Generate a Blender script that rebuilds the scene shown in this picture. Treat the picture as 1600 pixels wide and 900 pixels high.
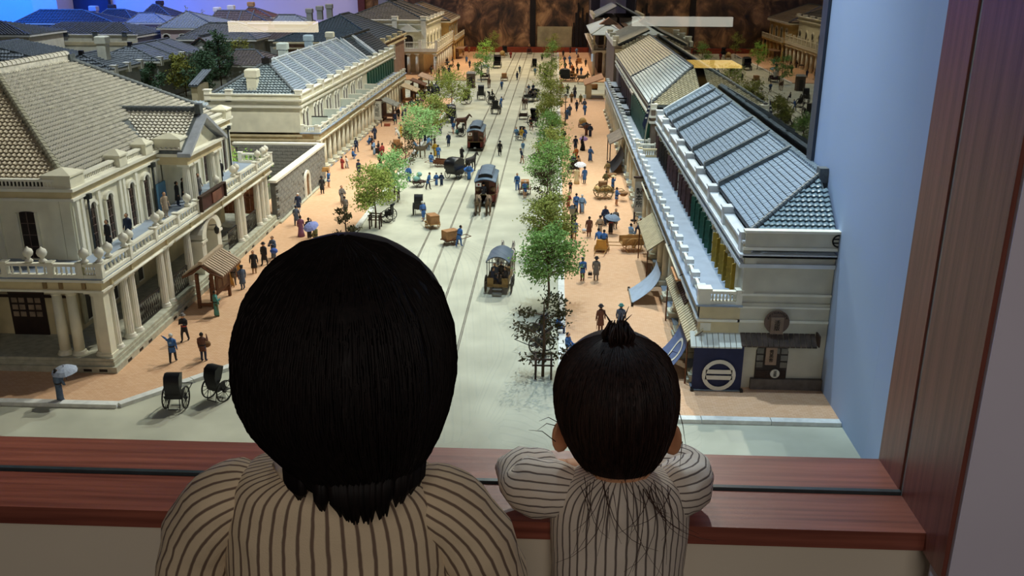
import bpy, bmesh, math, random
from mathutils import Vector, Matrix, noise
random.seed(7)
PI=math.pi
for o in list(bpy.data.objects): bpy.data.objects.remove(o)
SC=bpy.context.scene
COL=SC.collection
def rad(d): return d*PI/180

# ---------------------------------------------------------------- camera (calibrated from the street's vanishing lines)
F=1435.0; H=0.85
def _ray(u,v): return Vector(((u-800)/F,-(v-450)/F,-1.0))
_y=_ray(870,-52).normalized(); _z=(-_ray(785,4550)).normalized()
_z=(_z-_y*_z.dot(_y)).normalized(); _x=_y.cross(_z)
RC=Matrix((_x,_y,_z))
CAM=Vector((0,0,H))
cd=bpy.data.cameras.new('camera'); cam=bpy.data.objects.new('camera',cd); COL.objects.link(cam)
cam.matrix_world=Matrix.Translation(CAM)@RC.to_4x4()
cd.sensor_fit='HORIZONTAL'; cd.sensor_width=36; cd.lens=36*F/1600; cd.clip_start=.02; cd.clip_end=60
SC.camera=cam
def at(u,v,z=0.0):
    d=RC@_ray(u,v); return CAM+d*((z-H)/d.z)
def atY(u,v,y):
    d=RC@_ray(u,v); return CAM+d*(y/d.y)
def atX(u,v,x):
    d=RC@_ray(u,v); return CAM+d*(x/d.x)

# ---------------------------------------------------------------- world, exposure, lamps
SC.view_settings.view_transform='Standard'; SC.view_settings.look='None'
SC.view_settings.exposure=0.0; SC.view_settings.gamma=1.0; SC.view_settings.use_curve_mapping=False
w=bpy.data.worlds.new('world'); SC.world=w; w.use_nodes=True
w.node_tree.nodes['Background'].inputs[0].default_value=(.09,.085,.095,1)
w.node_tree.nodes['Background'].inputs[1].default_value=.25
def spot(name,loc,tgt,power,col,size=70,blend=.5,soft=.03):
    l=bpy.data.lights.new(name,'SPOT'); l.energy=power*1.13; l.color=col; l.spot_size=rad(size); l.spot_blend=blend; l.shadow_soft_size=soft
    o=bpy.data.objects.new(name,l); COL.objects.link(o); o.location=loc
    o.rotation_euler=(Vector(tgt)-Vector(loc)).to_track_quat('-Z','Y').to_euler(); return o
def area(name,loc,tgt,power,col,sx,sy):
    l=bpy.data.lights.new(name,'AREA'); l.energy=power; l.color=col; l.shape='RECTANGLE'; l.size=sx; l.size_y=sy
    o=bpy.data.objects.new(name,l); COL.objects.link(o); o.location=loc
    o.rotation_euler=(Vector(tgt)-Vector(loc)).to_track_quat('-Z','Y').to_euler(); return o
WARM=(1,.82,.58); MID=(1,.97,.87); COOL=(.80,.93,1.0)
# warm and cool spotlights on the case ceiling, aimed down at the model street
spot('spot_key',(.42,3.7,2.5),(-.35,2.7,0),150,MID,75,.6,.025)
spot('spot_key_left',(.30,2.9,2.6),(-1.3,2.3,.3),100,(1,.98,.88),60,.6,.03)
spot('spot_left_row',(-.25,2.0,2.6),(-1.3,4.0,.25),240,(1,.99,.92),40,.7,.03)
spot('spot_cool',(-.15,4.3,2.7),(-.2,3.3,0),110,(.88,1,.95),75,.6,.03)
spot('spot_mid',(.25,5.6,2.6),(-.4,4.8,0),150,(1,.89,.70),70,.6,.03)
spot('spot_mid_cool',(-.6,6.6,2.7),(-.7,5.8,0),110,(.88,.97,1),80,.6,.03)
spot('spot_far',(.2,8.2,2.6),(-.3,7.6,0),210,WARM,75,.6,.03)
spot('spot_far_end',(-.2,9.3,2.5),(-.4,9.0,0),90,(1,.72,.45),70,.6,.03)
spot('spot_right_roof',(.0,2.2,2.4),(.5,2.6,.35),110,(.72,.88,1.0),70,.6,.03)
spot('spot_left_town',(-2.6,4.6,2.6),(-2.4,5.0,.2),130,(.78,.89,1),100,.6,.04)
spot('spot_left_town_far',(-2.6,6.6,2.6),(-2.8,7.2,.2),150,(.80,.88,1),100,.6,.04)
# lamps outside the case: the blue wash on the back wall, the pale wall light and the dim gallery
area('lamp_blue_wash',(-5.6,8.3,2.0),(-6.2,9.9,.4),250,(.02,.17,1),1.5,.4)
area('lamp_pink_wash',(-2.6,8.6,2.2),(-3.0,9.9,.5),26,(1,.85,.9),1.6,.4)
area('lamp_mural',(-.8,8.6,2.3),(-.8,9.9,.6),14,(1,.85,.65),1.6,.3)
spot('spot_wall_right',(-.25,1.75,2.3),(.57,1.55,.5),60,(.62,.82,1),55,.8,.08)
area('lamp_gallery',(.3,-2.2,2.1),(0,.9,.3),21,(1,.90,.82),1.6,1.0)
# ---------------------------------------------------------------- materials
def lin(c):
    if isinstance(c,str): c=[int(c[i:i+2],16)/255 for i in (0,2,4)]
    return tuple(x/12.92 if x<=.04045 else ((x+.055)/1.055)**2.4 for x in c)
MATS={}
def mat(name,col,rough=.7,var=.12,scale=40,bump=0,bscale=200,metal=0,stretch=None,spec=.4,col2=None):
    if name in MATS: return MATS[name]
    m=bpy.data.materials.new(name); m.use_nodes=True; nt=m.node_tree; b=nt.nodes['Principled BSDF']
    c=lin(col); b.inputs['Roughness'].default_value=rough; b.inputs['Metallic'].default_value=metal
    b.inputs['Specular IOR Level'].default_value=spec
    tc=nt.nodes.new('ShaderNodeTexCoord'); src=tc.outputs['Object']
    if stretch:
        mp=nt.nodes.new('ShaderNodeMapping'); mp.inputs['Scale'].default_value=stretch; nt.links.new(src,mp.inputs[0]); src=mp.outputs[0]
    n=nt.nodes.new('ShaderNodeTexNoise'); n.inputs['Scale'].default_value=scale; n.inputs['Detail'].default_value=4
    nt.links.new(src,n.inputs['Vector'])
    mx=nt.nodes.new('ShaderNodeMix'); mx.data_type='RGBA'
    c2=lin(col2) if col2 else tuple(x*(1-2.2*var) for x in c)
    c1=tuple(min(1,x*(1+var)) for x in c) if not col2 else c
    mx.inputs[6].default_value=(*c1,1); mx.inputs[7].default_value=(*[max(0,x) for x in c2],1)
    rp=nt.nodes.new('ShaderNodeMapRange'); rp.inputs[1].default_value=.3; rp.inputs[2].default_value=.7
    nt.links.new(n.outputs[0],rp.inputs[0]); nt.links.new(rp.outputs[0],mx.inputs[0])
    nt.links.new(mx.outputs[2],b.inputs['Base Color'])
    if bump:
        n2=nt.nodes.new('ShaderNodeTexNoise'); n2.inputs['Scale'].default_value=bscale; n2.inputs['Detail'].default_value=3
        nt.links.new(src,n2.inputs['Vector'])
        bp=nt.nodes.new('ShaderNodeBump'); bp.inputs['Strength'].default_value=bump; bp.inputs['Distance'].default_value=.002
        nt.links.new(n2.outputs[0],bp.inputs['Height']); nt.links.new(bp.outputs[0],b.inputs['Normal'])
    MATS[name]=m; return m
def cm(hexcol,rough=.75):                      # plain painted colour of a miniature
    return mat('paint_'+hexcol,hexcol,rough,.10,300)
def glass(name,tint=(1,1,1),refl=1.0,ior=1.5):
    m=bpy.data.materials.new(name); m.use_nodes=True; nt=m.node_tree
    for n in list(nt.nodes): nt.nodes.remove(n)
    out=nt.nodes.new('ShaderNodeOutputMaterial'); mx=nt.nodes.new('ShaderNodeMixShader')
    t=nt.nodes.new('ShaderNodeBsdfTransparent'); g=nt.nodes.new('ShaderNodeBsdfGlossy'); f=nt.nodes.new('ShaderNodeFresnel')
    t.inputs[0].default_value=(*tint,1); g.inputs['Roughness'].default_value=0; g.inputs[0].default_value=(.95,.97,.96,1)
    f.inputs[0].default_value=ior
    mu=nt.nodes.new('ShaderNodeMath'); mu.operation='MULTIPLY'; mu.inputs[1].default_value=refl
    nt.links.new(f.outputs[0],mu.inputs[0]); nt.links.new(mu.outputs[0],mx.inputs[0])
    nt.links.new(t.outputs[0],mx.inputs[1]); nt.links.new(g.outputs[0],mx.inputs[2]); nt.links.new(mx.outputs[0],out.inputs[0])
    MATS[name]=m; return m
def emit(name,col,s):
    m=bpy.data.materials.new(name); m.use_nodes=True; b=m.node_tree.nodes['Principled BSDF']
    b.inputs['Base Color'].default_value=(*lin(col),1); b.inputs['Emission Color'].default_value=(*lin(col),1); b.inputs['Emission Strength'].default_value=s
    MATS[name]=m; return m
def wood(name,c1,c2,rough=.35,stretch=(3,40,40),scale=2.2):
    m=mat(name,c1,rough,0,scale,.15,60,0,stretch,.5,c2); return m
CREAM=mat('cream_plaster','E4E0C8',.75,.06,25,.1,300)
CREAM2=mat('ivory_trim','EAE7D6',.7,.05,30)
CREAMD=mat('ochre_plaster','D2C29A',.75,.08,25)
DECK=mat('deck_grey_blue','98A6B8',.6,.06,30)
STONE=mat('plinth_stone','B9B8A4',.8,.12,60,.2,200)
BLOCK=mat('wall_block_stone','8F8F88',.9,.18,90,.4,250)
PLANE=lambda h,r=.8,v=.12,s=60:mat('c_'+h,h,r,v,s)
TILE=mat('pantile_pale','DEDACB',.55,.14,80)
TILEN=mat('pantile_warm','D8CBB0',.55,.14,80)
TILED=mat('pantile_grey','70767A',.45,.18,80)
SLATE=mat('slate_blue','97A8B8',.30,.14,120,0,0,0,None,.6)
RIDGE=mat('ridge_tile_grey','5F6668',.5,.2,100)
RIDGEP=mat('ridge_tile_pale','A9A690',.5,.2,100)
DARKWIN=mat('window_dark_brown','241B17',.4,.3,80)
BROWN=mat('shutter_brown','52393A',.6,.15,80)
GREEN=mat('shutter_green','17503F',.5,.12,80)
MUST=mat('shutter_mustard','A08323',.55,.10,80)
BLACK=mat('black_lacquer','15161A',.35,.2,100)
IRON=mat('iron_black','1E1B1A',.5,.2,100)
WOODB=mat('model_wood_brown','6B4227',.7,.2,90,0,0,0,(1,1,6))
WOODD=mat('model_wood_dark','3E2A20',.7,.2,90)
WOODL=mat('model_wood_light','B98F55',.7,.18,90)
SKIN=mat('figure_skin','C99A78',.7,.05,50)
HAIRM=mat('figure_hair','1D1715',.7,.1,50)

# ---------------------------------------------------------------- mesh helpers
class MB:
    def __init__(s): s.v=[];s.f=[];s.m=[];s.s=[]
    def add(s,vs,fs,m=0,sm=False):
        b=len(s.v); s.v+= [tuple(v) for v in vs]
        for f in fs: s.f.append([i+b for i in f]); s.m.append(m); s.s.append(sm)
        return s
    def box(s,x0,x1,y0,y1,z0,z1,m=0):
        if x0>x1:x0,x1=x1,x0
        if y0>y1:y0,y1=y1,y0
        if z0>z1:z0,z1=z1,z0
        return s.add([(x0,y0,z0),(x1,y0,z0),(x1,y1,z0),(x0,y1,z0),(x0,y0,z1),(x1,y0,z1),(x1,y1,z1),(x0,y1,z1)],
          [(3,2,1,0),(4,5,6,7),(0,1,5,4),(1,2,6,5),(2,3,7,6),(3,0,4,7)],m)
    def frus(s,x0,x1,y0,y1,z0,z1,ix,iy,m=0):
        return s.add([(x0,y0,z0),(x1,y0,z0),(x1,y1,z0),(x0,y1,z0),(x0+ix,y0+iy,z1),(x1-ix,y0+iy,z1),(x1-ix,y1-iy,z1),(x0+ix,y1-iy,z1)],
          [(3,2,1,0),(4,5,6,7),(0,1,5,4),(1,2,6,5),(2,3,7,6),(3,0,4,7)],m)
    def tube(s,pts,rs,n=6,m=0,sm=True,cap=True,ell=None):
        pts=[Vector(p) for p in pts]
        if not isinstance(rs,(list,tuple)): rs=[rs]*len(pts)
        vs=[];fs=[];pu=None
        for i,p in enumerate(pts):
            a=pts[min(i+1,len(pts)-1)]-pts[max(i-1,0)]
            if a.length<1e-9:a=Vector((0,0,1))
            a.normalize()
            u=pu-a*pu.dot(a) if pu is not None else (Vector((1,0,0)) if abs(a.x)<.8 else Vector((0,1,0)))
            u=(u-a*u.dot(a)).normalized(); pu=u; v=a.cross(u)
            r=rs[i]; ru,rv=r if isinstance(r,tuple) else (r,r)
            for k in range(n):
                t=2*PI*k/n; vs.append(p+u*(math.cos(t)*ru)+v*(math.sin(t)*rv))
        for i in range(len(pts)-1):
            for k in range(n):
                fs.append((i*n+k,i*n+(k+1)%n,(i+1)*n+(k+1)%n,(i+1)*n+k))
        if cap: fs.append(tuple(reversed(range(n)))); fs.append(tuple(range((len(pts)-1)*n,len(pts)*n)))
        return s.add(vs,fs,m,sm)
    def lathe(s,c,prof,n=10,m=0,sm=True,sq=(1,1)):
        c=Vector(c); vs=[];fs=[]
        for r,z in prof:
            for k in range(n):
                t=2*PI*k/n; vs.append((c.x+r*sq[0]*math.cos(t),c.y+r*sq[1]*math.sin(t),c.z+z))
        L=len(prof)
        for i in range(L-1):
            for k in range(n): fs.append((i*n+k,i*n+(k+1)%n,(i+1)*n+(k+1)%n,(i+1)*n+k))
        fs.append(tuple(reversed(range(n)))); fs.append(tuple(range((L-1)*n,L*n)))
        return s.add(vs,fs,m,sm)
    def ball(s,c,r,n=8,k=5,m=0,sc=(1,1,1)):
        pr=[(max(1e-5,r*math.sin(PI*i/k)),-r*math.cos(PI*i/k)*sc[2]) for i in range(k+1)]
        return s.lathe(c,pr,n,m,True,(sc[0],sc[1]))
    def prism(s,poly,axis,a0,a1,m=0):
        n=len(poly)
        def P(p,a):
            return (a,p[0],p[1]) if axis=='x' else (p[0],a,p[1]) if axis=='y' else (p[0],p[1],a)
        vs=[P(p,a0) for p in poly]+[P(p,a1) for p in poly]
        fs=[tuple(range(n)),tuple(reversed(range(n,2*n)))]+[(i,n+i,n+(i+1)%n,(i+1)%n)[::-1] for i in range(n)]
        return s.add(vs,fs,m)
    def quad(s,a,b,c,d,m=0): return s.add([a,b,c,d],[(0,1,2,3)],m)
    def slab(s,pts,t,m=0):                     # polygon given as 3-D points, thickened downward
        n=len(pts); lo=[(p[0],p[1],p[2]-t) for p in pts]
        return s.add(list(pts)+lo,[tuple(range(n)),tuple(reversed(range(n,2*n)))]+[(i,n+i,n+(i+1)%n,(i+1)%n) for i in range(n)],m)
    def xf(s,M):
        s.v=[tuple(M@Vector(v)) for v in s.v]; return s
    def join(s,o,M=None,moff=0):
        vs=o.v if M is None else [tuple(M@Vector(v)) for v in o.v]
        b=len(s.v); s.v+=vs; s.f+=[[i+b for i in f] for f in o.f]; s.m+=[i+moff for i in o.m]; s.s+=o.s; return s
    def mesh(s,name,mats,off=None):
        me=bpy.data.meshes.new(name)
        vs=s.v if off is None else [(v[0]-off[0],v[1]-off[1],v[2]-off[2]) for v in s.v]
        me.from_pydata(vs,[],s.f)
        if not isinstance(mats,(list,tuple)): mats=[mats]
        for q in mats: me.materials.append(q)
        me.polygons.foreach_set('material_index',s.m); me.polygons.foreach_set('use_smooth',s.s)
        me.update(); return me
    def build(s,name,mats,parent=None,kind=None,label=None):
        off=OFF.get(parent.name) if parent else None
        o=bpy.data.objects.new(name,s.mesh(name,mats,off)); COL.objects.link(o)
        if parent: o.parent=parent; OFF[o.name]=off or Vector((0,0,0))
        if kind: o['kind']=kind
        if label: o['label']=label
        return o
OFF={}
def thing(name,label,cat,loc=(0,0,0),rz=0,group=None,world=False):
    o=bpy.data.objects.new(name,None); COL.objects.link(o); o.empty_display_size=.01
    o.location=loc; o.rotation_euler=(0,0,rz); o['label']=label; o['category']=cat
    if group: o['group']=group
    OFF[o.name]=Vector(loc) if world else Vector((0,0,0))
    return o
def tag(o,label,cat,group=None,kind=None):
    o['label']=label; o['category']=cat
    if group:o['group']=group
    if kind:o['kind']=kind
    return o
def inst(name,me,parent,loc,rot=(0,0,0),label=None):       # a piece sharing mesh data, world coordinates
    o=bpy.data.objects.new(name,me); COL.objects.link(o); o.parent=parent
    off=OFF.get(parent.name,Vector((0,0,0))); o.location=Vector(loc)-off; o.rotation_euler=rot
    OFF[o.name]=off+o.location
    return o
def copy_tree(o,parent=None):
    c=o.copy(); COL.objects.link(c)
    if parent: c.parent=parent
    for ch in [x for x in bpy.data.objects if x.parent==o]: copy_tree(ch,c)
    return c
def mono(name,mb,mats,label,cat,group=None,loc=None,rz=0):  # a thing that is one mesh
    o=mb.build(name,mats); tag(o,label,cat,group)
    if loc is not None: o.location=loc; o.rotation_euler=(0,0,rz)
    return o
def struct(name,mb,mats): return mb.build(name,mats,None,'structure')
# ---------------------------------------------------------------- the setting: display case, wooden frame, glass, museum
def glass_ok(name,tint,f0,power=5):
    m=bpy.data.materials.new(name); m.use_nodes=True; nt=m.node_tree
    for n in list(nt.nodes): nt.nodes.remove(n)
    N=nt.nodes.new; out=N('ShaderNodeOutputMaterial'); mx=N('ShaderNodeMixShader'); t=N('ShaderNodeBsdfTransparent'); g=N('ShaderNodeBsdfGlossy')
    t.inputs[0].default_value=(*tint,1); g.inputs['Roughness'].default_value=0; g.inputs[0].default_value=(.96,.98,.96,1)
    ge=N('ShaderNodeNewGeometry'); dt=N('ShaderNodeVectorMath'); dt.operation='DOT_PRODUCT'
    nt.links.new(ge.outputs['Normal'],dt.inputs[0]); nt.links.new(ge.outputs['Incoming'],dt.inputs[1])
    def M(op,a,b=None):
        n=N('ShaderNodeMath'); n.operation=op
        for i,x in enumerate((a,b)):
            if x is None: continue
            if isinstance(x,(int,float)): n.inputs[i].default_value=x
            else: nt.links.new(x,n.inputs[i])
        return n.outputs[0]
    c=M('ABSOLUTE',dt.outputs['Value']); p=M('POWER',M('SUBTRACT',1.0,c),power); fr=M('ADD',M('MULTIPLY',p,1-f0),f0)
    nt.links.new(fr,mx.inputs[0]); nt.links.new(t.outputs[0],mx.inputs[1]); nt.links.new(g.outputs[0],mx.inputs[2]); nt.links.new(mx.outputs[0],out.inputs[0])
    return m
GL1=glass_ok('glass_front_pane',(.97,.985,.97),.075)
GL2=glass_ok('glass_side_pane',(.86,.87,.85),.05,5)
WALLM=mat('museum_wall_paint','ECE6F6',.85,.03,3)
BLUEW=mat('case_wall_bluish_light','A9BCDD',.8,.03,2)  # white wall with the bluish light on it put into the colour
WHITEW=mat('case_back_wall_lilac','CFC6D6',.85,.03,2)
ZF=-.46; SILL=.18
BIGW=wood('frame_wood_red','A4604E','733E33',.34,(1.2,30,30),3)
BIGWV=wood('frame_wood_red_upright','96594A','6E3B30',.36,(30,30,1.2),3)
struct('floor',MB().box(-6,6,-4,16,ZF-.05,ZF),mat('museum_carpet','34302E',.95,.2,30))
struct('wall_front',MB().box(-6,.60,1.03,1.09,ZF,.155),mat('museum_wall_cream','EEE2CC',.85,.03,3))
struct('wall_front_side',MB().box(.4835,6,.950,1.0,ZF,2.6),WALLM)
struct('trim_1',MB().box(-4,.478,1.112,1.195,.148,SILL),BIGW)                   # inner sill board
struct('trim_2',MB().box(-4,.478,1.013,1.100,.152,SILL-.002),BIGW)              # outer sill board
struct('trim_3',MB().box(-4,.478,1.100,1.112,.150,SILL-.012),IRON)              # dark channel under the pane
struct('trim_4',MB().box(-4,.478,1.1025,1.1095,SILL-.012,SILL+.002),mat('pane_gasket','3C464A',.3,.1,50))
struct('trim_5',MB().box(.478,.574,1.112,1.195,.148,2.4),BIGWV)                 # inner board of the upright
struct('trim_6',MB().box(.478,.60,.957,1.100,.150,2.4),BIGWV)
struct('trim_7',MB().box(.481,.60,1.100,1.112,.150,2.4),mat('upright_channel','A8A196',.5,.1,60))
struct('window_1',MB().quad((-4,1.106,SILL-.01),(.482,1.106,SILL-.01),(.482,1.106,2.4),(-4,1.106,2.4)),GL1)
struct('wall_right',MB().box(.575,.64,1.195,2.035,-.1,2.5).box(.575,.64,2.035,10.1,-.1,-.03).box(.575,.64,2.035,10.1,1.6,2.5),BLUEW)
struct('trim_8',MB().box(.568,.60,2.035,2.075,-.03,1.6),mat('window_edge_dark','3A414D',.4,.1,40))
struct('trim_9',MB().box(.572,.60,2.075,10.1,-.03,.0),IRON)
struct('window_2',MB().quad((.585,2.07,-.03),(.585,10.1,-.03),(.585,10.1,1.6),(.585,2.07,1.6)),GL2)
struct('wall_back',MB().box(-9,.62,10.0,10.1,-.1,2.5),WHITEW)
struct('wall_left',MB().box(-7.05,-7,1.2,10.1,-.1,2.5),WHITEW)
struct('ceiling',MB().box(-7,.64,1.1,10.1,2.9,2.95),mat('case_ceiling_dark','232225',.9,.1,5))
struct('wall_gallery',MB().box(4.5,4.6,-4,16,ZF,2.6).box(.6,4.6,15.9,16,ZF,2.6),mat('gallery_wall_dark','4A3D33',.9,.2,2))
struct('wall_rear',MB().box(-6,6,-4.1,-4,ZF,2.6).box(-6.1,-6,-4,1.1,ZF,2.6),mat('museum_rear_wall_dark','2B2622',.9,.2,2))
# pillars of the back wall that break the blue wash
mono('wall_pillar',MB().box(-5.36,-5.1,9.6,9.98,-.02,2.4),WHITEW,'pale square pillar lit blue on the back wall of the case','pillar')
mono('wall_slot',MB().box(-5.1,-4.72,9.93,9.99,-.02,2.4),mat('slot_dark_blue','27304F',.9,.1,5),'dark upright recess panel beside the blue lit pillar','panel')
# mural: a big brown printed photograph on the end wall, flat print
mm=bpy.data.materials.new('mural_print'); mm.use_nodes=True; nt=mm.node_tree; b=nt.nodes['Principled BSDF']; b.inputs['Roughness'].default_value=.6
tc=nt.nodes.new('ShaderNodeTexCoord'); mp=nt.nodes.new('ShaderNodeMapping'); mp.inputs['Scale'].default_value=(3.2,1,2.2)
n1=nt.nodes.new('ShaderNodeTexNoise'); n1.inputs['Scale'].default_value=2.2; n1.inputs['Detail'].default_value=9; n1.inputs['Roughness'].default_value=.65; n1.inputs['Distortion'].default_value=.7
cr=nt.nodes.new('ShaderNodeValToRGB'); e=cr.color_ramp.elements; e[0].position=.36; e[0].color=(*lin('1A1410'),1); e[1].position=.68; e[1].color=(*lin('B08A62'),1)
x=e.new(.47); x.color=(*lin('4A3423'),1); x=e.new(.56); x.color=(*lin('7A5A3E'),1)
nt.links.new(tc.outputs['Object'],mp.inputs[0]); nt.links.new(mp.outputs[0],n1.inputs['Vector']); nt.links.new(n1.outputs[0],cr.inputs[0]); nt.links.new(cr.outputs[0],b.inputs['Base Color'])
mur=thing('mural','huge brown printed street photograph covering the far end wall','mural',(-.8,9.98,.06),0,None,True)
MB().box(-2.0,.34,9.97,9.995,.055,1.5).build('printed_panel',mm,mur)
MB().box(-.19,.17,9.955,9.97,.055,.26).build('pale_board',mat('mural_pale_board','A59C78',.7,.15,12),mur)
MB().box(-.27,-.21,9.95,9.97,.055,1.2).build('dark_post',mat('mural_dark_post','17120F',.8,.2,10),mur)
dm=MB()
for i in range(7): dm.box(.18+i*.022,.195+i*.022+.006*(i%2),9.955,9.97,.055,.3+.25*((i*37)%5)/5)
dm.build('figure_print',mat('mural_dark_shapes','1B1513',.8,.3,25),mur)
mono('end_rail',MB().box(-2.0,.35,9.90,9.95,.0,.052),mat('end_rail_red','8A3A22',.6,.1,20),'low red wooden rail along the foot of the brown mural','rail')
mono('wall_edge_strip',MB().box(-2.06,-1.99,9.9,9.98,.0,1.4),mat('edge_red_brown','5A2A25',.7,.1,20),'dark red upright strip between the lilac wall and the mural','trim')
mono('end_screen',MB().box(.36,.45,9.89,9.94,.0,1.2),mat('end_screen_navy','23202E',.8,.1,20),'dark navy screen standing beyond the far right houses','screen')
def strip(u0,u1,v0,v1):     # a lit caption strip on the gallery side whose mirror image falls on this stretch of the pane
    a=atY(u0,v1,3.84);b=atY(u1,v0,3.84); return MB().box(a.x,b.x,-1.66,-1.628,a.z,b.z)
# things in the gallery that the two panes show
mono('caption_strip_lamp',strip(357,494,34,50),emit('lit_strip_warm','FFEBC8',9),'long warm lit strip mirrored in the front pane above the left rooftops','lamp')
mono('caption_strip_light',strip(988,1146,27,41),emit('lit_strip_white','F4F0E0',5),'long white lit strip mirrored in the front pane at the right','lamp')
q=at(1115,98,-.25)
mono('gallery_light_panel',MB().box(q.x-.28,q.x+.28,q.y-.35,q.y+.35,-.28,-.25),emit('lit_panel_amber','FFD070',1.1),'glowing amber table panel seen through the dark side pane','lamp')
mono('gallery_bench',MB().box(1.2,1.75,5.0,7.5,ZF,ZF+.18).box(1.15,1.8,4.95,7.55,ZF+.18,ZF+.22),mat('bench_grey','4B4641',.8,.1,20),'long dark grey bench in the gallery beyond the side pane','bench')
for k,(u,v) in enumerate([(1235,165),(1262,215)]):
    q=at(u,v,ZF+.01)
spot('spot_gallery_floor',(1.9,3.6,2.2),(1.35,4.1,ZF),30,(1,.78,.45),34,.4,.05)

# ---------------------------------------------------------------- ground
STREET=mat('street_packed_earth','C0C0AC',.9,.10,7)
def brick_mat(name,c1,c2,mort,sc):
    m=bpy.data.materials.new(name); m.use_nodes=True; nt=m.node_tree; b=nt.nodes['Principled BSDF']; b.inputs['Roughness'].default_value=.85
    tc=nt.nodes.new('ShaderNodeTexCoord'); br=nt.nodes.new('ShaderNodeTexBrick')
    br.inputs['Color1'].default_value=(*lin(c1),1); br.inputs['Color2'].default_value=(*lin(c2),1); br.inputs['Mortar'].default_value=(*lin(mort),1)
    br.inputs['Scale'].default_value=sc; br.inputs['Mortar Size'].default_value=.015
    nt.links.new(tc.outputs['Object'],br.inputs['Vector'])
    n=nt.nodes.new('ShaderNodeTexNoise'); n.inputs['Scale'].default_value=2.5; n.inputs['Detail'].default_value=4; nt.links.new(tc.outputs['Object'],n.inputs['Vector'])
    mx=nt.nodes.new('ShaderNodeMix'); mx.data_type='RGBA'; mx.blend_type='MULTIPLY'; mx.inputs[0].default_value=.35
    nt.links.new(br.outputs[0],mx.inputs[6]); nt.links.new(n.outputs[0],mx.inputs[7]); nt.links.new(mx.outputs[2],b.inputs['Base Color']); return m
PAVE=brick_mat('pavement_brick','F3C8A0','EABA90','D8A57C',45)
struct('street_ground',MB().box(-7,.575,1.19,10.0,-.06,0),STREET)
PZ=.006
struct('pavement_left',MB().slab([(-7,1.655,PZ),(-.872,1.655,PZ),(-.675,1.90,PZ),(-.675,6.30,PZ),(-1.08,6.30,PZ),(-1.08,3.06,PZ),(-7,3.06,PZ)],.008),PAVE)
struct('garden_ground',MB().slab([(-7,3.06,.004),(-1.08,3.06,.004),(-1.08,6.30,.004),(-2.0,9.89,.004),(-7,9.89,.004)],.006),mat('garden_earth_dark','5B5A45',.95,.25,14))
struct('pavement_left_far',MB().slab([(-1.3,7.35,PZ),(-.675,7.35,PZ),(-.675,9.89,PZ),(-1.9,9.89,PZ)],.008),PAVE)
struct('pavement_right',MB().slab([(.038,1.655,PZ),(.575,1.655,PZ),(.575,6.35,PZ),(.038,6.35,PZ)],.008),PAVE)
struct('pavement_right_far',MB().slab([(.038,7.3,PZ),(.575,7.3,PZ),(.575,9.89,PZ),(.038,9.89,PZ)],.008),PAVE)
KERB=mat('kerb_white_stone','E3E4DE',.7,.08,60)
kb=thing('kerb','white stone kerb edging the salmon pavements','kerb',(0,1.65,0),0,None,True)
def kerb_line(a,b,wd=.018,step=.12):
    a=Vector(a);b=Vector(b);d=b-a;L=d.length;n=max(1,int(L/step));ang=math.atan2(d.y,d.x)
    me=MB().box(0,L/n-.0015,-wd/2,wd/2,0,.0085).mesh('kerb_stone',KERB)
    for i in range(n):
        p=a+d*(i/n); inst('kerb_stone',me,kb,(p.x,p.y,random.uniform(-.0004,.0004)),(0,0,ang))
kerb_line((-2.2,1.65,0),(-.875,1.65,0)); kerb_line((-.875,1.65,0),(-.668,1.90,0)); kerb_line((-.666,1.9,0),(-.666,6.3,0)); kerb_line((-.666,7.35,0),(-.666,9.85,0),.018,.25)
kerb_line((.029,1.65,0),(.029,6.35,0)); kerb_line((.029,7.3,0),(.029,9.85,0),.018,.25); kerb_line((.03,1.646,0),(.575,1.646,0))
for nm,xs,lb in (('tram_track',(-.413,-.348),'left pair of thin dark tram rails in the street'),('tram_track',(-.285,-.217),'right pair of thin dark tram rails in the street')):
    tt=thing(nm,lb,'rail',(sum(xs)/2,1.25,0),0,None,True)
    for x in xs:
        MB().box(x-.0032,x-.0006,1.2,9.9,0,.0012).box(x+.0006,x+.0032,1.2,9.9,0,.0012).build('rail',mat('rail_dark','7C786A',.5,.2,20),tt)
# ---------------------------------------------------------------- roofs
_tiles={}
def tile_mesh(kind,tw,tl,name,m):
    key=(kind,round(tw,4),round(tl,4),name,m.name)
    if key in _tiles: return _tiles[key]
    b=MB()
    if kind=='pan':
        xs=[-.5,-.28,-.02,.24,.5]; zs=[.0,-.10,.0,.24,.06]
        top=[];f=[]
        for (y,dz) in ((-.5,.30),(.36,-.02)):
            top+=[(x*tw,y*tl,(z+dz)*tw) for x,z in zip(xs,zs)]
        top+=[(x*tw,-.5*tl,-.14*tw) for x in xs]
        for i in range(4): f+=[(i,i+1,6+i,5+i),(10+i,11+i,1+i,i)]
        b.add(top,f,0,False)
    elif kind=='rib':
        xs=[-.5,-.3,0,.3,.5]; zs=[0,.0,.28,.0,0]
        top=[]
        for y in (-.5,.5): top+=[(x*tw,y*tl,z*tw) for x,z in zip(xs,zs)]
        b.add(top,[(i,i+1,6+i,5+i) for i in range(4)],0,True)
    else:
        t=.10*tw
        b.add([(-.435*tw,-.45*tl,t),(.435*tw,-.45*tl,t),(.435*tw,.44*tl,0),(-.435*tw,.44*tl,0),(-.435*tw,-.45*tl,-t),(.435*tw,-.45*tl,-t),(.435*tw,.44*tl,-t),(-.435*tw,.44*tl,-t)],
          [(0,1,2,3),(4,5,1,0),(5,6,2,1),(7,4,0,3)],0)
    _tiles[key]=(b,b.mesh(name,m)); return _tiles[key]
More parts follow.
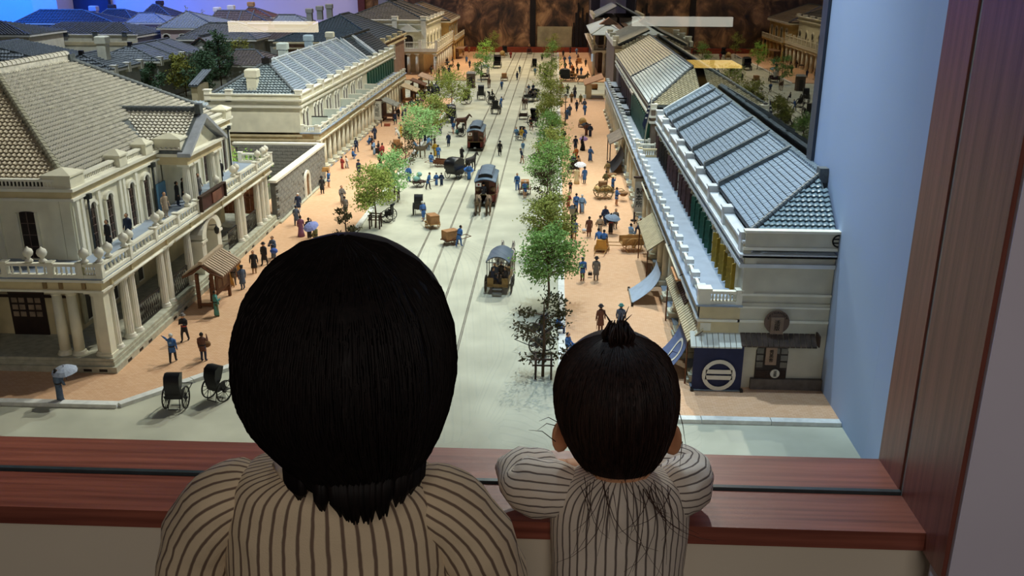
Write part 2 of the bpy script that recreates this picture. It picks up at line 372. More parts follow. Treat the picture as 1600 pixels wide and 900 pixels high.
def inside(p,poly):
    c=False;n=len(poly);j=n-1
    for i in range(n):
        a,b=poly[i],poly[j]
        if (a[1]>p[1])!=(b[1]>p[1]) and p[0]<(b[0]-a[0])*(p[1]-a[1])/(b[1]-a[1])+a[0]: c=not c
        j=i
    return c
def roof_face(parent,pts,tw,tl,m,kind='pan',parts=0,name='roof_tile',slabm=None,thick=.008,jit=.0,cut=None):
    pts=[Vector(p) for p in pts]; A,B=pts[0],pts[1]
    e=(B-A).normalized(); n=None
    n=(pts[1]-pts[0]).cross(pts[2]-pts[0]).normalized()
    if n.z<0: n=-n; 
    s=n.cross(e).normalized()
    if s.z<0: s=-s; e=s.cross(n)
    MB().slab(pts,thick).build('roof_slab',slabm or RIDGE,parent)
    if tw<=0: return
    poly=[((p-A).dot(e),(p-A).dot(s)) for p in pts]
    x0=min(p[0] for p in poly);x1=max(p[0] for p in poly);y1=max(p[1] for p in poly)
    tb,tm=tile_mesh(kind,tw,tl,name,m)
    R=Matrix((e,s,n)).transposed().to_4x4(); pos=[]
    for j in range(int(y1/tl)+1):
        for i in range(int((x1-x0)/tw)+1):
            px=x0+(i+.5)*tw; py=(j+.5)*tl
            if inside((px,py),poly) and not (cut and cut(A+e*px+s*py)):
                pos.append(A+e*px+s*py+n*(.004+(random.uniform(0,jit) if jit else 0)))
    if parts: pos.sort(key=lambda p:(p-CAM).length)
    rot=R.to_euler()
    for p in pos[:parts]: inst(name,tm,parent,p,rot)
    rest=pos[parts:]
    if rest:
        k=MB(); nv=len(tb.v); rv=[R@Vector(v) for v in tb.v]
        for q,p in enumerate(rest):
            b=q*nv; k.v+=[(v.x+p.x,v.y+p.y,v.z+p.z) for v in rv]
            k.f+=[[i+b for i in f] for f in tb.f]
        k.m=[0]*len(k.f); k.s=[False]*len(k.f)
        k.build('roof_tiling',m,parent,'stuff')
def ridge_line(parent,P,Q,r,m,step=.03,parts=False,base=None):
    P=Vector(P);Q=Vector(Q);d=Q-P;L=d.length;n=max(1,int(L/step));d.normalize()
    up=Vector((0,0,1)); side=d.cross(up).normalized(); nn=side.cross(d).normalized()
    R=Matrix((side,d,nn)).transposed().to_4x4()
    if base is None: base=r*.8
    b=MB().box(-r*.75,r*.75,0,L,-r*.3,base); b.xf(Matrix.Translation(P)@R); b.build('ridge_course',m,parent)
    c=MB(); pr=[(-1,0),(-.8,.6),(-.3,1),(.3,1),(.8,.6),(1,0)]
    st=L/n
    vs=[(x*r*1.06,0,base+z*r*.9+r*.1) for x,z in pr]+[(x*r*.94,st*.96,base+z*r*.85) for x,z in pr]
    c.add(vs,[(i,i+1,7+i,6+i) for i in range(5)]+[(5,4,3,2,1,0)],0,False)
    if parts:
        me=c.mesh('ridge_tile',m); ro=R.to_euler()
        for i in range(n): inst('ridge_tile',me,parent,P+d*(i*st),ro)
    else:
        k=MB()
        for i in range(n): k.join(c,Matrix.Translation(P+d*(i*st))@R)
        k.build('ridge_cap',m,parent)
# ---------------------------------------------------------------- facade helpers. A face maps (t along, d outward, z)
class Face:
    def __init__(s,kind,c): s.k=kind;s.c=c
    def P(s,t,d,z): return (s.c+d,t,z) if s.k=='E' else (s.c-d,t,z) if s.k=='W' else (t,s.c-d,z)
    def box(s,b,t0,t1,d0,d1,z0,z1,m=0):
        p=s.P(t0,d0,z0);q=s.P(t1,d1,z1); return b.box(p[0],q[0],p[1],q[1],p[2],q[2],m)
    def poly(s,b,pts,d0,d1,m=0):
        n=len(pts); vs=[s.P(t,d0,z) for t,z in pts]+[s.P(t,d1,z) for t,z in pts]
        return b.add(vs,[tuple(range(n)),tuple(reversed(range(n,2*n)))]+[(i,n+i,n+(i+1)%n,(i+1)%n) for i in range(n)],m)
def arch_pts(t,w,z0,z1,rise,n=8):
    zs=z1-rise; p=[(t-w/2,z0)]
    for i in range(n+1):
        a=PI-PI*i/n; p.append((t+w/2*math.cos(a),zs+rise*math.sin(a)))
    return p+[(t+w/2,z0)]
def window(parent,f,t,w,z0,z1,rise=.008,frame=CREAM2,pane=DARKWIN,bars=(1,3),hood=True,fr=.005):
    b=MB()
    for s in (-1,1): f.box(b,t+s*(w/2+fr)-fr/2,t+s*(w/2+fr)+fr/2,0,.006,z0,z1-rise)
    f.box(b,t-w/2-fr*1.6,t+w/2+fr*1.6,0,.008,z0-.006,z0)
    if hood:
        o=arch_pts(t,w+fr*3.2,z1-rise-.002,z1+fr*1.3,rise+fr,10)[1:-1]; i=arch_pts(t,w,z1-rise-.002,z1,rise,10)[1:-1]
        for k in range(len(o)-1): f.poly(b,[o[k],o[k+1],i[k+1],i[k]],0,.009)
    wo=b.build('window',frame,parent)
    b=MB(); f.poly(b,arch_pts(t,w,z0,z1,rise),.0005,.002); b.build('pane',pane,wo)
    b=MB(); nx,nz=bars
    for i in range(1,nx+1): x=t-w/2+w*i/(nx+1); f.box(b,x-.0008,x+.0008,.002,.0035,z0,z1-rise*.4)
    for i in range(1,nz+1): z=z0+(z1-z0)*i/(nz+1); f.box(b,t-w/2,t+w/2,.002,.0035,z-.0008,z+.0008)
    b.build('glazing_bar',mat('glazing_bar_brown','6A5850',.6,.1,60),wo)
    return wo
def shutter_pair(parent,f,t,w,z0,z1,m,ang=70,leaf=.026):
    for s in (-1,1):
        b=MB(); a=rad(ang); ca,sa=math.cos(a),math.sin(a)
        t0=t+s*w/2
        pts=[(t0,.001),(t0+s*leaf*ca,.001+leaf*sa),(t0+s*(leaf*ca+.003*sa),.001+leaf*sa-.003*ca),(t0+s*.003,.001)]
        vs=[f.P(x,d,z0) for x,d in pts]+[f.P(x,d,z1) for x,d in pts]
        b.add(vs,[(0,1,2,3),(7,6,5,4),(0,4,5,1),(1,5,6,2),(2,6,7,3),(3,7,4,0)])
        for q in (.33,.66):                    # battens
            z=z0+(z1-z0)*q; vs=[f.P(x,d+.0012,z-.002) for x,d in pts]+[f.P(x,d+.0012,z+.002) for x,d in pts]
            b.add(vs,[(0,1,2,3),(7,6,5,4),(0,4,5,1),(1,5,6,2),(2,6,7,3),(3,7,4,0)])
        b.build('shutter',m,parent)
_cols={}
def column(parent,x,y,z0,z1,r=.011,m=CREAM2,fluted=False,name='column',ped=0,n=12):
    key=(round(z1-z0,4),round(r,4),m.name,fluted,ped,name)
    if key not in _cols:
        h=z1-z0; b=MB()
        if ped: b.box(-r*1.7,r*1.7,-r*1.7,r*1.7,0,ped*.8).box(-r*1.95,r*1.95,-r*1.95,r*1.95,ped*.8,ped)
        p=ped
        b.lathe((0,0,0),[(r*1.5,p),(r*1.5,p+.003),(r*1.2,p+.006),(r*1.3,p+.008),(r,p+.011)],n)
        if fluted:
            N=24; vs=[];fs=[]
            for z,k in ((p+.011,1),(p+(h-p)*.4,.99),(h-.012,.86)):
                for i in range(N):
                    q=r*k*(1 if i%2 else .90); a=2*PI*i/N; vs.append((q*math.cos(a),q*math.sin(a),z))
            for j in range(2):
                for i in range(N): fs.append((j*N+i,j*N+(i+1)%N,(j+1)*N+(i+1)%N,(j+1)*N+i))
            b.add(vs,fs)
        else: b.lathe((0,0,0),[(r,p+.011),(r,p+(h-p)*.4),(r*.86,h-.012)],n)
        b.lathe((0,0,0),[(r*.86,h-.013),(r*1.05,h-.012),(r*.95,h-.009),(r*1.3,h-.005)],n)
        b.box(-r*1.45,r*1.45,-r*1.45,r*1.45,h-.005,h)
        _cols[key]=b.mesh(name,m)
    return inst(name,_cols[key],parent,(x,y,z0))
_bal=None
def balustrade(parent,P,Q,z0,z1,posts=3,per=6,m=CREAM2,postw=.012,single=True,solid=False,posth=.004):
    P=Vector((P[0],P[1],0));Q=Vector((Q[0],Q[1],0));d=Q-P;L=d.length;d.normalize();s=Vector((-d.y,d.x,0))
    R=Matrix((d,s,Vector((0,0,1)))).transposed().to_4x4(); h=z1-z0; a=R.to_euler()
    MB().box(0,L,-.006,.006,h-.006,h).xf(Matrix.Translation((P.x,P.y,z0))@R).build('top_rail',m,parent)
    MB().box(0,L,-.006,.006,0,.007).xf(Matrix.Translation((P.x,P.y,z0))@R).build('bottom_rail',m,parent)
    pm=MB().box(-postw/2,postw/2,-.0075,.0075,0,h+posth*.5).box(-postw/2-.002,postw/2+.002,-.0095,.0095,h+posth*.5,h+posth).mesh('post',m)
    bm_=MB().lathe((0,0,.007),[(.0025,0),(.0016,.003),(.0034,(h-.013)*.35),(.0015,(h-.013)*.8),(.0026,h-.0132)],6).mesh('baluster',m)
    sm=MB(); 
    for i in range(posts+1):
        t=L*i/posts; p=P+d*t; inst('post',pm,parent,(p.x,p.y,z0),a)
        if i<posts:
            for k in range(per):
                q=P+d*(t+postw*.5+(L/posts-postw)*(k+.5)/per)
                if single: inst('baluster',bm_,parent,(q.x,q.y,z0),a)
                else: sm.lathe((q.x,q.y,z0+.007),[(.0025,0),(.0034,(h-.013)*.35),(.0015,(h-.013)*.8),(.0026,h-.0132)],5)
    if sm.v: sm.build('balusters',m,parent,'stuff')
def part(parent,name,m,*boxes):
    b=MB()
    for x in boxes: b.box(*x)
    return b.build(name,m,parent)
def chimney(parent,x,y,z0,z1,w,m):
    b=MB().box(x-w/2,x+w/2,y-w/2,y+w/2,z0,z1-w*.8).box(x-w*.62,x+w*.62,y-w*.62,y+w*.62,z1-w*.8,z1-w*.12).frus(x-w*.62,x+w*.62,y-w*.62,y+w*.62,z1-w*.12,z1,w*.12,w*.12)
    b.build('chimney',m,parent)
def cap_block(parent,x,y,z0,z1,wx,wy,m,name='parapet_block',pyr=0):
    b=MB().box(x-wx/2,x+wx/2,y-wy/2,y+wy/2,z0,z1-.004).box(x-wx/2-.003,x+wx/2+.003,y-wy/2-.003,y+wy/2+.003,z1-.004,z1)
    if pyr: b.frus(x-wx/2-.003,x+wx/2+.003,y-wy/2-.003,y+wy/2+.003,z1,z1+pyr,wx/2,wy/2)
    return b.build(name,m,parent)

# ---------------------------------------------------------------- left front: the bank-like hall with a columned veranda
b1=thing('building','cream two-storey columned hall with a pale pantile roof at the left front corner','building',(-1.5,2.4,0),0,None,True)
part(b1,'plinth',STONE,(-2.7,-.945,1.795,3.06,0,.020),(-2.7,-.951,1.801,3.055,.020,.030))
part(b1,'veranda_floor',STONE,(-2.7,-.953,1.803,3.05,.030,.037))
vm=MB().box(-.0006,.0006,-.009,.009,-.003,.003).mesh('vent',IRON)
for y in (1.86,1.92,1.97,2.12,2.19,2.68,2.75,2.9,2.98): inst('vent',vm,b1,(-.9448,y,.011))
vm2=MB().box(-.009,.009,-.0006,.0006,-.003,.003).mesh('vent',IRON)
for x in (-1.01,-.975): inst('vent',vm2,b1,(x,1.7948,.012))
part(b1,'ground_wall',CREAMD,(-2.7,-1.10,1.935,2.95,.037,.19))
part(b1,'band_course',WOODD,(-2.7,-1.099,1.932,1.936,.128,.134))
fs=Face('S',1.935); fe=Face('E',-1.10)
# arched double door on the front, under the veranda
dx=atY(52,530,1.93).x
d=MB(); fs.poly(d,arch_pts(dx,.083,.037,.172,.03,12),.001,.004); do=d.build('door',mat('door_dark_brown','2A1812',.5,.2,60),b1)
d=MB()
for i in range(4):
    for j in range(3):
        x=dx+(-.029,-.012,.009,.026)[i]; z=.088+j*.017; fs.box(d,x-.0065,x+.0065,.004,.005,z-.006,z+.006)
d.build('pane',mat('door_pane','9A8570',.3,.2,50),do)
d=MB()
for k in range(1,6):
    a=PI*k/6; d.tube([fs.P(dx,.005,.142),fs.P(dx+.038*math.cos(a),.005,.142+.027*math.sin(a))],.0009,4)
d.tube([fs.P(dx+.022*math.cos(PI*k/10),.005,.142+.016*math.sin(PI*k/10)) for k in range(11)],.0008,4); fs.box(d,dx-.041,dx+.041,.003,.006,.139,.143)
d.build('fanlight',mat('fanlight_bar','53392B',.6,.1,50),do)
fs.box(MB(),0,0,0,0,0,0)
for y in (2.0,2.13,2.28,2.66,2.82):
    wd=MB(); fe.box(wd,y-.024,y+.024,.0,.003,.05,.165); wo=wd.build('window',CREAM2,b1)
    wd=MB(); fe.box(wd,y-.016,y+.016,.003,.004,.055,.160); wd.build('pane',DARKWIN,wo)
    wd=MB(); fe.box(wd,y-.034,y-.017,.003,.007,.052,.163).v; wd.build('shutter',mat('shutter_cream_grey','B5AE93',.7,.08,40),wo)
for x in (-1.070,-1.038,-.984): column(b1,x,1.826,.037,.189,.0115,CREAM)
for x in (-1.25,-1.36,-1.39): column(b1,x,1.826,.037,.189,.0115,CREAM)
part(b1,'corner_pier',CREAM,(-.982,-.960,1.812,1.838,.037,.189),(-.985,-.957,1.809,1.841,.037,.044),(-.985,-.957,1.809,1.841,.182,.189))
for y in (1.865,1.930,1.968,2.132,2.168,2.308,2.715,2.752,2.905,2.955,2.998): column(b1,-.971,y,.037,.189,.0105,CREAM2,True)
ps=MB().box(-.016,.016,-.033,.033,0,.014).box(-.013,.013,-.030,.030,.014,.02).mesh('column_base',STONE)
# iron railing between columns
for (a,b) in ((1.985,2.115),(2.185,2.295),(2.62,2.70),(2.77,2.89)):
    n=int((b-a)/.0055); rl=MB()
    for i in range(n+1): y=a+(b-a)*i/n; rl.box(-.9745,-.9735,y-.0006,y+.0006,.040,.092)
    rl.box(-.976,-.972,a,b,.091,.094).box(-.976,-.972,a,b,.040,.042)
    for k in range(int((b-a)/.011)):
        y=a+.011*k
        rl.tube([(-.974,y,.044),(-.974,y+.011,.088)],.0007,4).tube([(-.974,y+.011,.044),(-.974,y,.088)],.0007,4)
    rl.build('iron_railing',mat('railing_iron','2B2620',.5,.2,60),b1,'stuff')
# arched entrance with piers and lantern
en=MB()
for y0,y1 in ((2.385,2.415),(2.505,2.535)): en.box(-1.0,-.962,y0,y1,.037,.125).box(-1.004,-.958,y0-.004,y1+.004,.125,.132)
o=arch_pts(2.46,.15,.13,.187,.05,12)[1:-1]; i_=arch_pts(2.46,.09,.13,.178,.045,12)[1:-1]
fa=Face('E',-.965)
for k in range(len(o)-1): fa.poly(en,[o[k],o[k+1],i_[k+1],i_[k]],-.03,.006)
en.build('entrance_arch',CREAM2,b1)
ln=MB().tube([(-.95,2.42,.17),(-.93,2.42,.172)],.0012,5).lathe((-.93,2.42,.145),[(.001,0),(.006,.004),(.008,.016),(.003,.022),(.001,.026)],6); ln.build('wall_lantern',IRON,b1)
part(b1,'entablature',CREAMD,(-2.7,-.958,1.808,3.03,.189,.214))
part(b1,'cornice',CREAM2,(-2.7,-.946,1.796,3.04,.214,.2195),(-2.7,-.953,1.803,3.032,.189,.1935))
for (a,b) in ((1.85,2.11),(2.19,2.38),(2.54,2.70),(2.76,2.9)): MB().tube([(-.952,a,.192),(-.952,b,.192)],.0035,6).build('architrave_roll',CREAM2,b1)
for t in (1.85,1.95,2.15,2.31,2.55,2.73,2.95): part(b1,'frieze_bracket',CREAMD,(-.958,-.953,t-.004,t+.004,.195,.213))
for x in (-1.08,-1.045,-.995): part(b1,'frieze_bracket',mat('bracket_brown','8C744F',.7,.1,40),(x-.004,x+.004,1.803,1.808,.197,.211))
part(b1,'balcony_deck',DECK,(-2.7,-.95,1.80,3.035,.2195,.2225))
balustrade(b1,(-.955,1.806),(-.955,2.36),.2225,.254,4,7)
balustrade(b1,(-.955,2.545),(-.955,3.025),.2225,.254,3,7)
for a,b_ in ((-.955,-.995),(-.995,-1.06),(-1.06,-1.16),(-1.16,-1.4)):
    balustrade(b1,(b_,1.806),(a,1.806),.2225,.254,1,5 if a>-1.1 else 7)
balustrade(b1,(-1.055,3.025),(-.955,3.025),.2225,.254,1,6)
bl=MB().lathe((0,0,0),[(.0085,0),(.0085,.003),(.0045,.006),(.0040,.009),(.0088,.0135),(.0108,.020),(.0088,.0265),(.003,.030),(.002,.032),(.0001,.033)],12).mesh('ball_finial',CREAM2)
for y in (1.812,1.852,1.928,1.955,2.10,2.128,2.30,2.52,2.66,2.69,2.90,2.955,2.985): inst('ball_finial',bl,b1,(-.955,y,.257))
for x in (-.985,-1.075,-1.105): inst('ball_finial',bl,b1,(x,1.806,.257))
# upper storey
part(b1,'upper_wall',CREAM,(-2.7,-1.06,1.93,2.96,.2225,.386))
fs=Face('S',1.93); fe=Face('E',-1.06)
for y in (1.945,1.965,2.045,2.155,2.175,2.245,2.36,2.66,2.75,2.845,2.935): part(b1,'pilaster',CREAM2,(-1.06,-1.0545,y-.006,y+.006,.2225,.36))
for x in (-1.075,-1.10,-1.24): part(b1,'pilaster',CREAM,(x-.012,x+.012,1.9255,1.93,.2225,.36))
for y in (2.005,2.09,2.208,2.297,2.715,2.80,2.885): window(b1,fe,y,.028,.2255,.338,.012,CREAM2,mat('window_glass_umber','2E201C',.3,.3,60),(1,5))
for x in (-1.167,-1.265,-1.36): window(b1,fs,x,.034,.2255,.333,.003,CREAM,DARKWIN,(1,3),False)
for y in (1.985,2.335,2.925):
    MB().tube([(-1.052,y,.2225),(-1.052,y,.350)],.003,6).box(-1.060,-1.044,y-.006,y+.006,.35,.362).build('downpipe',mat('downpipe_dark','33393A',.5,.2,40),b1)
part(b1,'upper_cornice',CREAM2,(-2.7,-1.052,1.922,2.968,.358,.364),(-2.7,-1.048,1.918,2.972,.380,.387))
part(b1,'upper_frieze',CREAMD,(-2.7,-1.057,1.927,2.963,.364,.380))
for (a,b_) in ((1.965,2.15),(2.19,2.395),(2.655,2.735),(2.76,2.92)):
    part(b1,'parapet_rail',CREAM2,(-1.072,-1.058,a,b_,.387,.391),(-1.072,-1.058,a,b_,.402,.407))
    part(b1,'parapet_panel',mat('parapet_green_grey','2F3F38',.6,.2,60),(-1.071,-1.066,a,b_,.391,.402))
    for k in range(int((b_-a)/.0085)): part(b1,'baluster',CREAM2,(-1.064,-1.061,a+.003+k*.0085,a+.006+k*.0085,.391,.402)) if k%1==0 else None
part(b1,'parapet_rail',CREAM2,(-2.7,-1.09,1.922,1.936,.387,.391),(-2.7,-1.09,1.922,1.936,.402,.407))
part(b1,'parapet_panel',mat('parapet_dark','2A2A25',.6,.2,60),(-2.7,-1.09,1.928,1.933,.391,.402))
for k in range(28): part(b1,'baluster',CREAM2,(-1.098-k*.0085,-1.095-k*.0085,1.923,1.926,.391,.402))
for x,y,wx,wy in ((-1.085,1.955,.062,.062),(-1.066,2.172,.036,.040),(-1.066,2.322,.036,.042),(-1.025,2.405,.070,.046),(-1.064,2.70,.036,.040),(-1.07,2.93,.046,.050)):
    cap_block(b1,x,y,.386,.416,wx,wy,CREAM,'parapet_pier',.012)
# main hip roof
XR,ZR,ZE=-1.385,.592,.392
A=(-1.078,1.952,ZE);B=(-1.078,2.94,ZE);R0=(XR,2.262,ZR);R1=(XR,2.615,ZR)
def dorm(p):   # keep tiles off the cross gable
    return p.x>-1.34+abs(p.y-2.52)*1.9 and abs(p.y-2.52)<.118 and p.z<.452
roof_face(b1,[A,B,R1,R0],.0128,.0132,TILE,'pan',290,'roof_tile',RIDGE,cut=dorm)
roof_face(b1,[(-1.70,1.952,ZE),A,R0,(XR-.02,2.262,ZR)],.0122,.0128,TILEN,'pan',0,'roof_tile',RIDGE)
roof_face(b1,[B,(-1.70,2.94,ZE),R1],0,0,TILE)
roof_face(b1,[(-1.70,2.94,ZE),(-1.70,1.952,ZE),R0,R1],0,0,TILE)
ridge_line(b1,A,R0,.0085,RIDGEP,.0145,True); ridge_line(b1,B,R1,.0085,RIDGE,.0145,True)
ridge_line(b1,R0,R1,.012,TILE,.02,True,.018)
MB().box(XR-.016,XR+.016,2.605,2.635,.592,.612).ball((XR,2.62,.612),.008,8,5).build('ridge_end_ornament',RIDGE,b1)
# portico with pediment and its cross gable
part(b1,'portico_wall',CREAM,(-1.16,-1.06,2.405,2.412,.2225,.345),(-1.16,-1.06,2.628,2.635,.2225,.345))
for y in (2.405,2.445,2.595,2.632): column(b1,-.992,y,.2225,.345,.0115,CREAM2,True)
part(b1,'portico_entablature',CREAMD,(-1.12,-.978,2.388,2.652,.345,.368))
part(b1,'portico_cornice',CREAM2,(-1.12,-.968,2.378,2.662,.368,.376))
MB().prism([(2.40,.376),(2.64,.376),(2.52,.443)],'x',-1.05,-.985).build('pediment',CREAM,b1)
for s,nm in ((-1,0),(1,1)):
    y0=2.52+s*.146
    MB().slab([(-.998,2.52,.462),(-.962,2.52,.462),(-.962,y0,.378),(-.998,y0,.378)],.010).build('pediment_slope',mat('lead_flashing','A9AFB8',.5,.1,40),b1)
    pts=[(-1.09,y0,.384),(-1.05,y0,.384),(-1.05,2.52,.464),(-1.33,2.52,.464)]
    roof_face(b1,[(-1.085,2.52+s*.14,.384),(-.985,2.52+s*.14,.384),(-.985,2.52,.464),(-1.32,2.52,.464)],.0122,.0128,TILE,'pan',0,'roof_tile',RIDGE)
ridge_line(b1,(-1.335,2.52,.464),(-.985,2.52,.464),.0085,RIDGE,.0135,True,.010)
MB().box(-.99,-.975,2.509,2.531,.462,.490).build('ridge_end_ornament',RIDGE,b1)
fs2=Face('S',2.404); nd=MB(); fs2.poly(nd,arch_pts(-1.118,.05,.2225,.322,.025,10),.001,.003); nd.build('arched_doorway',DARKWIN,b1)
MB().box(-1.055,-1.05,2.34,2.40,.2225,.30).build('blue_panel',mat('blue_panel','5E8CA8',.6,.1,30),b1)
# red signboard hung on the balcony front
sg=thing('signboard','dark red signboard hung on the balcony rail of the columned hall','sign',(-.945,2.45,.223),0,None,True)
part(sg,'board',mat('board_dark_red','4E2A26',.6,.15,50),(-.948,-.943,2.37,2.54,.224,.262)); part(sg,'panel',mat('board_brown_panel','7A4D3F',.6,.15,50),(-.943,-.940,2.445,2.515,.226,.256))
part(sg,'frame',WOODD,(-.950,-.938,2.36,2.55,.262,.265),(-.950,-.938,2.36,2.364,.2225,.262),(-.950,-.938,2.546,2.55,.2225,.262))
# ---------------------------------------------------------------- hip roof on a rectangle
def hip_roof(parent,x0,x1,y0,y1,ze,zr,axis='y',ins=(.2,.2),tw=.02,tl=.02,m=TILED,kind='pan',faces='FRL',ridge=RIDGE,rr=.008,verges=(),xr=None):
    if axis=='y':
        xm=(x0+x1)/2 if xr is None else xr; R0=(xm,y0+ins[0],zr);R1=(xm,y1-ins[1],zr)
        F_={'F':[(x0,y0,ze),(x1,y0,ze),R0],'R':[(x1,y0,ze),(x1,y1,ze),R1,R0],'B':[(x1,y1,ze),(x0,y1,ze),R1],'L':[(x0,y1,ze),(x0,y0,ze),R0,R1]}
    else:
        ym=(y0+y1)/2; R0=(x0+ins[0],ym,zr);R1=(x1-ins[1],ym,zr)
        F_={'F':[(x0,y0,ze),(x1,y0,ze),R1,R0],'R':[(x1,y0,ze),(x1,y1,ze),R1],'B':[(x1,y1,ze),(x0,y1,ze),R0,R1],'L':[(x0,y1,ze),(x0,y0,ze),R0]}
    for k,p in F_.items(): roof_face(parent,p,tw if k in faces else 0,tl,m,kind,0,'roof_tile',m,.006)
    ridge_line(parent,R0,R1,rr,ridge,.05)
    for c in ((x0,y0),(x1,y0)): ridge_line(parent,(c[0],c[1],ze),R0 if (axis=='y' or c[0]==x0) else R1,rr*.75,ridge,.05)
    for c in ((x1,y1),): ridge_line(parent,(c[0],c[1],ze),R1,rr*.75,ridge,.05)
    for t in verges:
        if axis=='y':
            y=y0+(y1-y0)*t; MB().slab([(x1,y-.006,ze+.012),(x1,y+.006,ze+.012),(xm,y+.006,zr+.012),(xm,y-.006,zr+.012)],.014).build('party_ridge',ridge,parent)
        else:
            x=x0+(x1-x0)*t; MB().slab([(x-.006,y0,ze+.012),(x+.006,y0,ze+.012),(x+.006,ym,zr+.012),(x-.006,ym,zr+.012)],.014).build('party_ridge',ridge,parent)

# ---------------------------------------------------------------- grey stone boundary wall beside the hall
sw=thing('boundary_wall','grey stone block wall with an arched gateway between hall and colonnade','wall',(-.95,3.3,0),0,None,True)
part(sw,'core',mat('mortar_grey','5F5F5A',.9,.1,60),(-.966,-.949,3.04,3.74,0,.150),(-1.32,-.97,3.735,3.752,0,.150))
part(sw,'coping',CREAM2,(-.972,-.942,3.035,3.745,.150,.158),(-1.33,-.97,3.73,3.757,.150,.158))
part(sw,'footing',STONE,(-.97,-.936,3.04,3.74,0,.012))
bm1=MB().box(0,.004,.0008,.0412,.0006,.0132).mesh('stone_block',BLOCK)
bm2=MB().box(.0008,.0412,-.004,0,.0006,.0132).mesh('stone_block',BLOCK)
for j in range(10):
    for i in range(17):
        y=3.04+i*.042-(.021 if j%2 else 0)
        if y<3.035 or y+.042>3.745: continue
        z=.0125+j*.0138
        if 3.39<y+.021<3.48 and z<.105: continue
        inst('stone_block',bm1,sw,(-.9492+random.uniform(-.0012,.0006),y,z))
    for i in range(8):
        x=-1.31+i*.042-(.021 if j%2 else 0)
        inst('stone_block',bm2,sw,(x,3.7352-random.uniform(-.0008,.001),.0125+j*.0138))
fw=Face('E',-.947); b=MB(); o=arch_pts(3.43,.072,.002,.112,.036,10); i_=arch_pts(3.43,.05,.002,.100,.026,10)
for k in range(len(o)-1): fw.poly(b,[o[k],o[k+1],i_[k+1],i_[k]],0,.008)
gt=b.build('gateway',CREAM2,sw); b=MB(); fw.poly(b,i_,.001,.003); b.build('gate',mat('gate_brown','7A5A3C',.7,.15,60),gt)
fg=thing('plank_fence','brown plank fence in the yard behind the boundary wall','fence',(-1.08,3.12,0),0,None,True)
for k in range(9): part(fg,'plank',mat('fence_red_brown','8C5332',.7,.15,60),(-1.045-k*.016,-1.031-k*.016,3.10,3.105,0,.14+.002*(k%3)))
for z in (.03,.08,.12): part(fg,'batten',mat('fence_red_brown','8C5332'),(-1.19,-1.03,3.095,3.10,z,z+.006))

# ---------------------------------------------------------------- long left colonnade building
def row_building(name,label,side,xd,xu,xw,y0,y1,nb,zdeck=.19,zpar=.345,ncol=20,colr=.010,wall=CREAM,win=None,blocks=10,cap=True,CREAM2=CREAM2,CREAMD=CREAMD):
    t=thing(name,label,'building',((xd+xu)/2,(y0+y1)/2,0),0,None,True)
    s=1 if side=='E' else -1; f=Face(side,xu)
    def bx(nm,m,t0,t1,d0,d1,z0,z1): b=MB(); f.box(b,t0,t1,d0,d1,z0,z1); return b.build(nm,m,t)
    D=abs(xd-xu); W=-abs(xw-xu)
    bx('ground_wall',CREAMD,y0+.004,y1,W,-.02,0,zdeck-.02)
    bx('upper_wall',wall,y0,y1,W,0,zdeck,zpar-.05)
    bx('frieze',wall,y0,y1,W,.002,zpar-.05,zpar-.03)
    bx('cornice',CREAM2,y0-.006,y1,W,.010,zpar-.056,zpar-.048); bx('cornice',CREAM2,y0-.008,y1,W,.012,zpar-.034,zpar-.027)
    bx('parapet',wall,y0,y1,-.012,.004,zpar-.027,zpar-.005); bx('parapet_coping',CREAM2,y0-.004,y1,-.016,.008,zpar-.005,zpar)
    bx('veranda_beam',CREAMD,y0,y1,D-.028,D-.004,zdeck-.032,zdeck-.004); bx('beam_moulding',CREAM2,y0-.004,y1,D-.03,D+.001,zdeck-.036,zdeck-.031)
    bx('balcony_deck',DECK,y0-.006,y1,-.004,D+.004,zdeck-.004,zdeck)
    bx('veranda_step',DECK,y0,y1,-.02,D-.002,0,.010)
    cx=xd-s*.016
    for i in range(ncol): column(t,cx,y0+.03+(y1-y0-.06)*i/(ncol-1),.010,zdeck-.036,colr,CREAM,False,'column',.014,10)
    for i in range(blocks):
        y=y0+.02+(y1-y0-.04)*i/(blocks-1); cap_block(t,xu+s*-.004,y,zpar-.03,zpar+.016,.026,.024,CREAM2)
    return t,f,D
b2,f2,D2=row_building('building','long cream colonnade house with blue slate roof and three chimneys, left of street','E',-.985,-1.066,-1.45,3.83,6.18,0,.185,.345,26,.0105,CREAM,None,13)
part(b2,'end_wall_band',CREAMD,(-1.45,-1.06,3.822,3.83,.168,.176)); part(b2,'end_cornice',CREAM2,(-1.46,-1.05,3.815,3.83,.318,.324),(-1.46,-1.05,3.815,3.83,.289,.297),(-1.46,-1.05,3.818,3.836,.340,.345))
part(b2,'end_parapet',CREAM,(-1.45,-1.06,3.824,3.84,.318,.342))
for x in (-1.45,-1.36): cap_block(b2,x,3.835,.31,.362,.026,.026,CREAM2)
part(b2,'lower_band',CREAMD,(-1.40,-1.0,3.818,3.83,.150,.158))
part(b2,'end_pier',CREAM,(-1.015,-.985,3.83,3.865,0,.15))
e=MB(); Face('S',3.829).poly(e,arch_pts(-1.05,.05,0,.145,.02,8),.0,.004); e.build('arched_opening',DARKWIN,b2)
roof_face(b2,[(-1.082,3.86,.335),(-1.082,5.35,.335),(-1.245,5.35,.452),(-1.245,4.02,.452)],.0135,.0125,SLATE,'slate',300,'roof_slate',RIDGE,jit=.0006)
roof_face(b2,[(-1.44,3.86,.335),(-1.082,3.86,.335),(-1.245,4.02,.452)],.0145,.015,mat('pantile_blue_grey','8C9AA0',.4,.15,80),'pan',0)
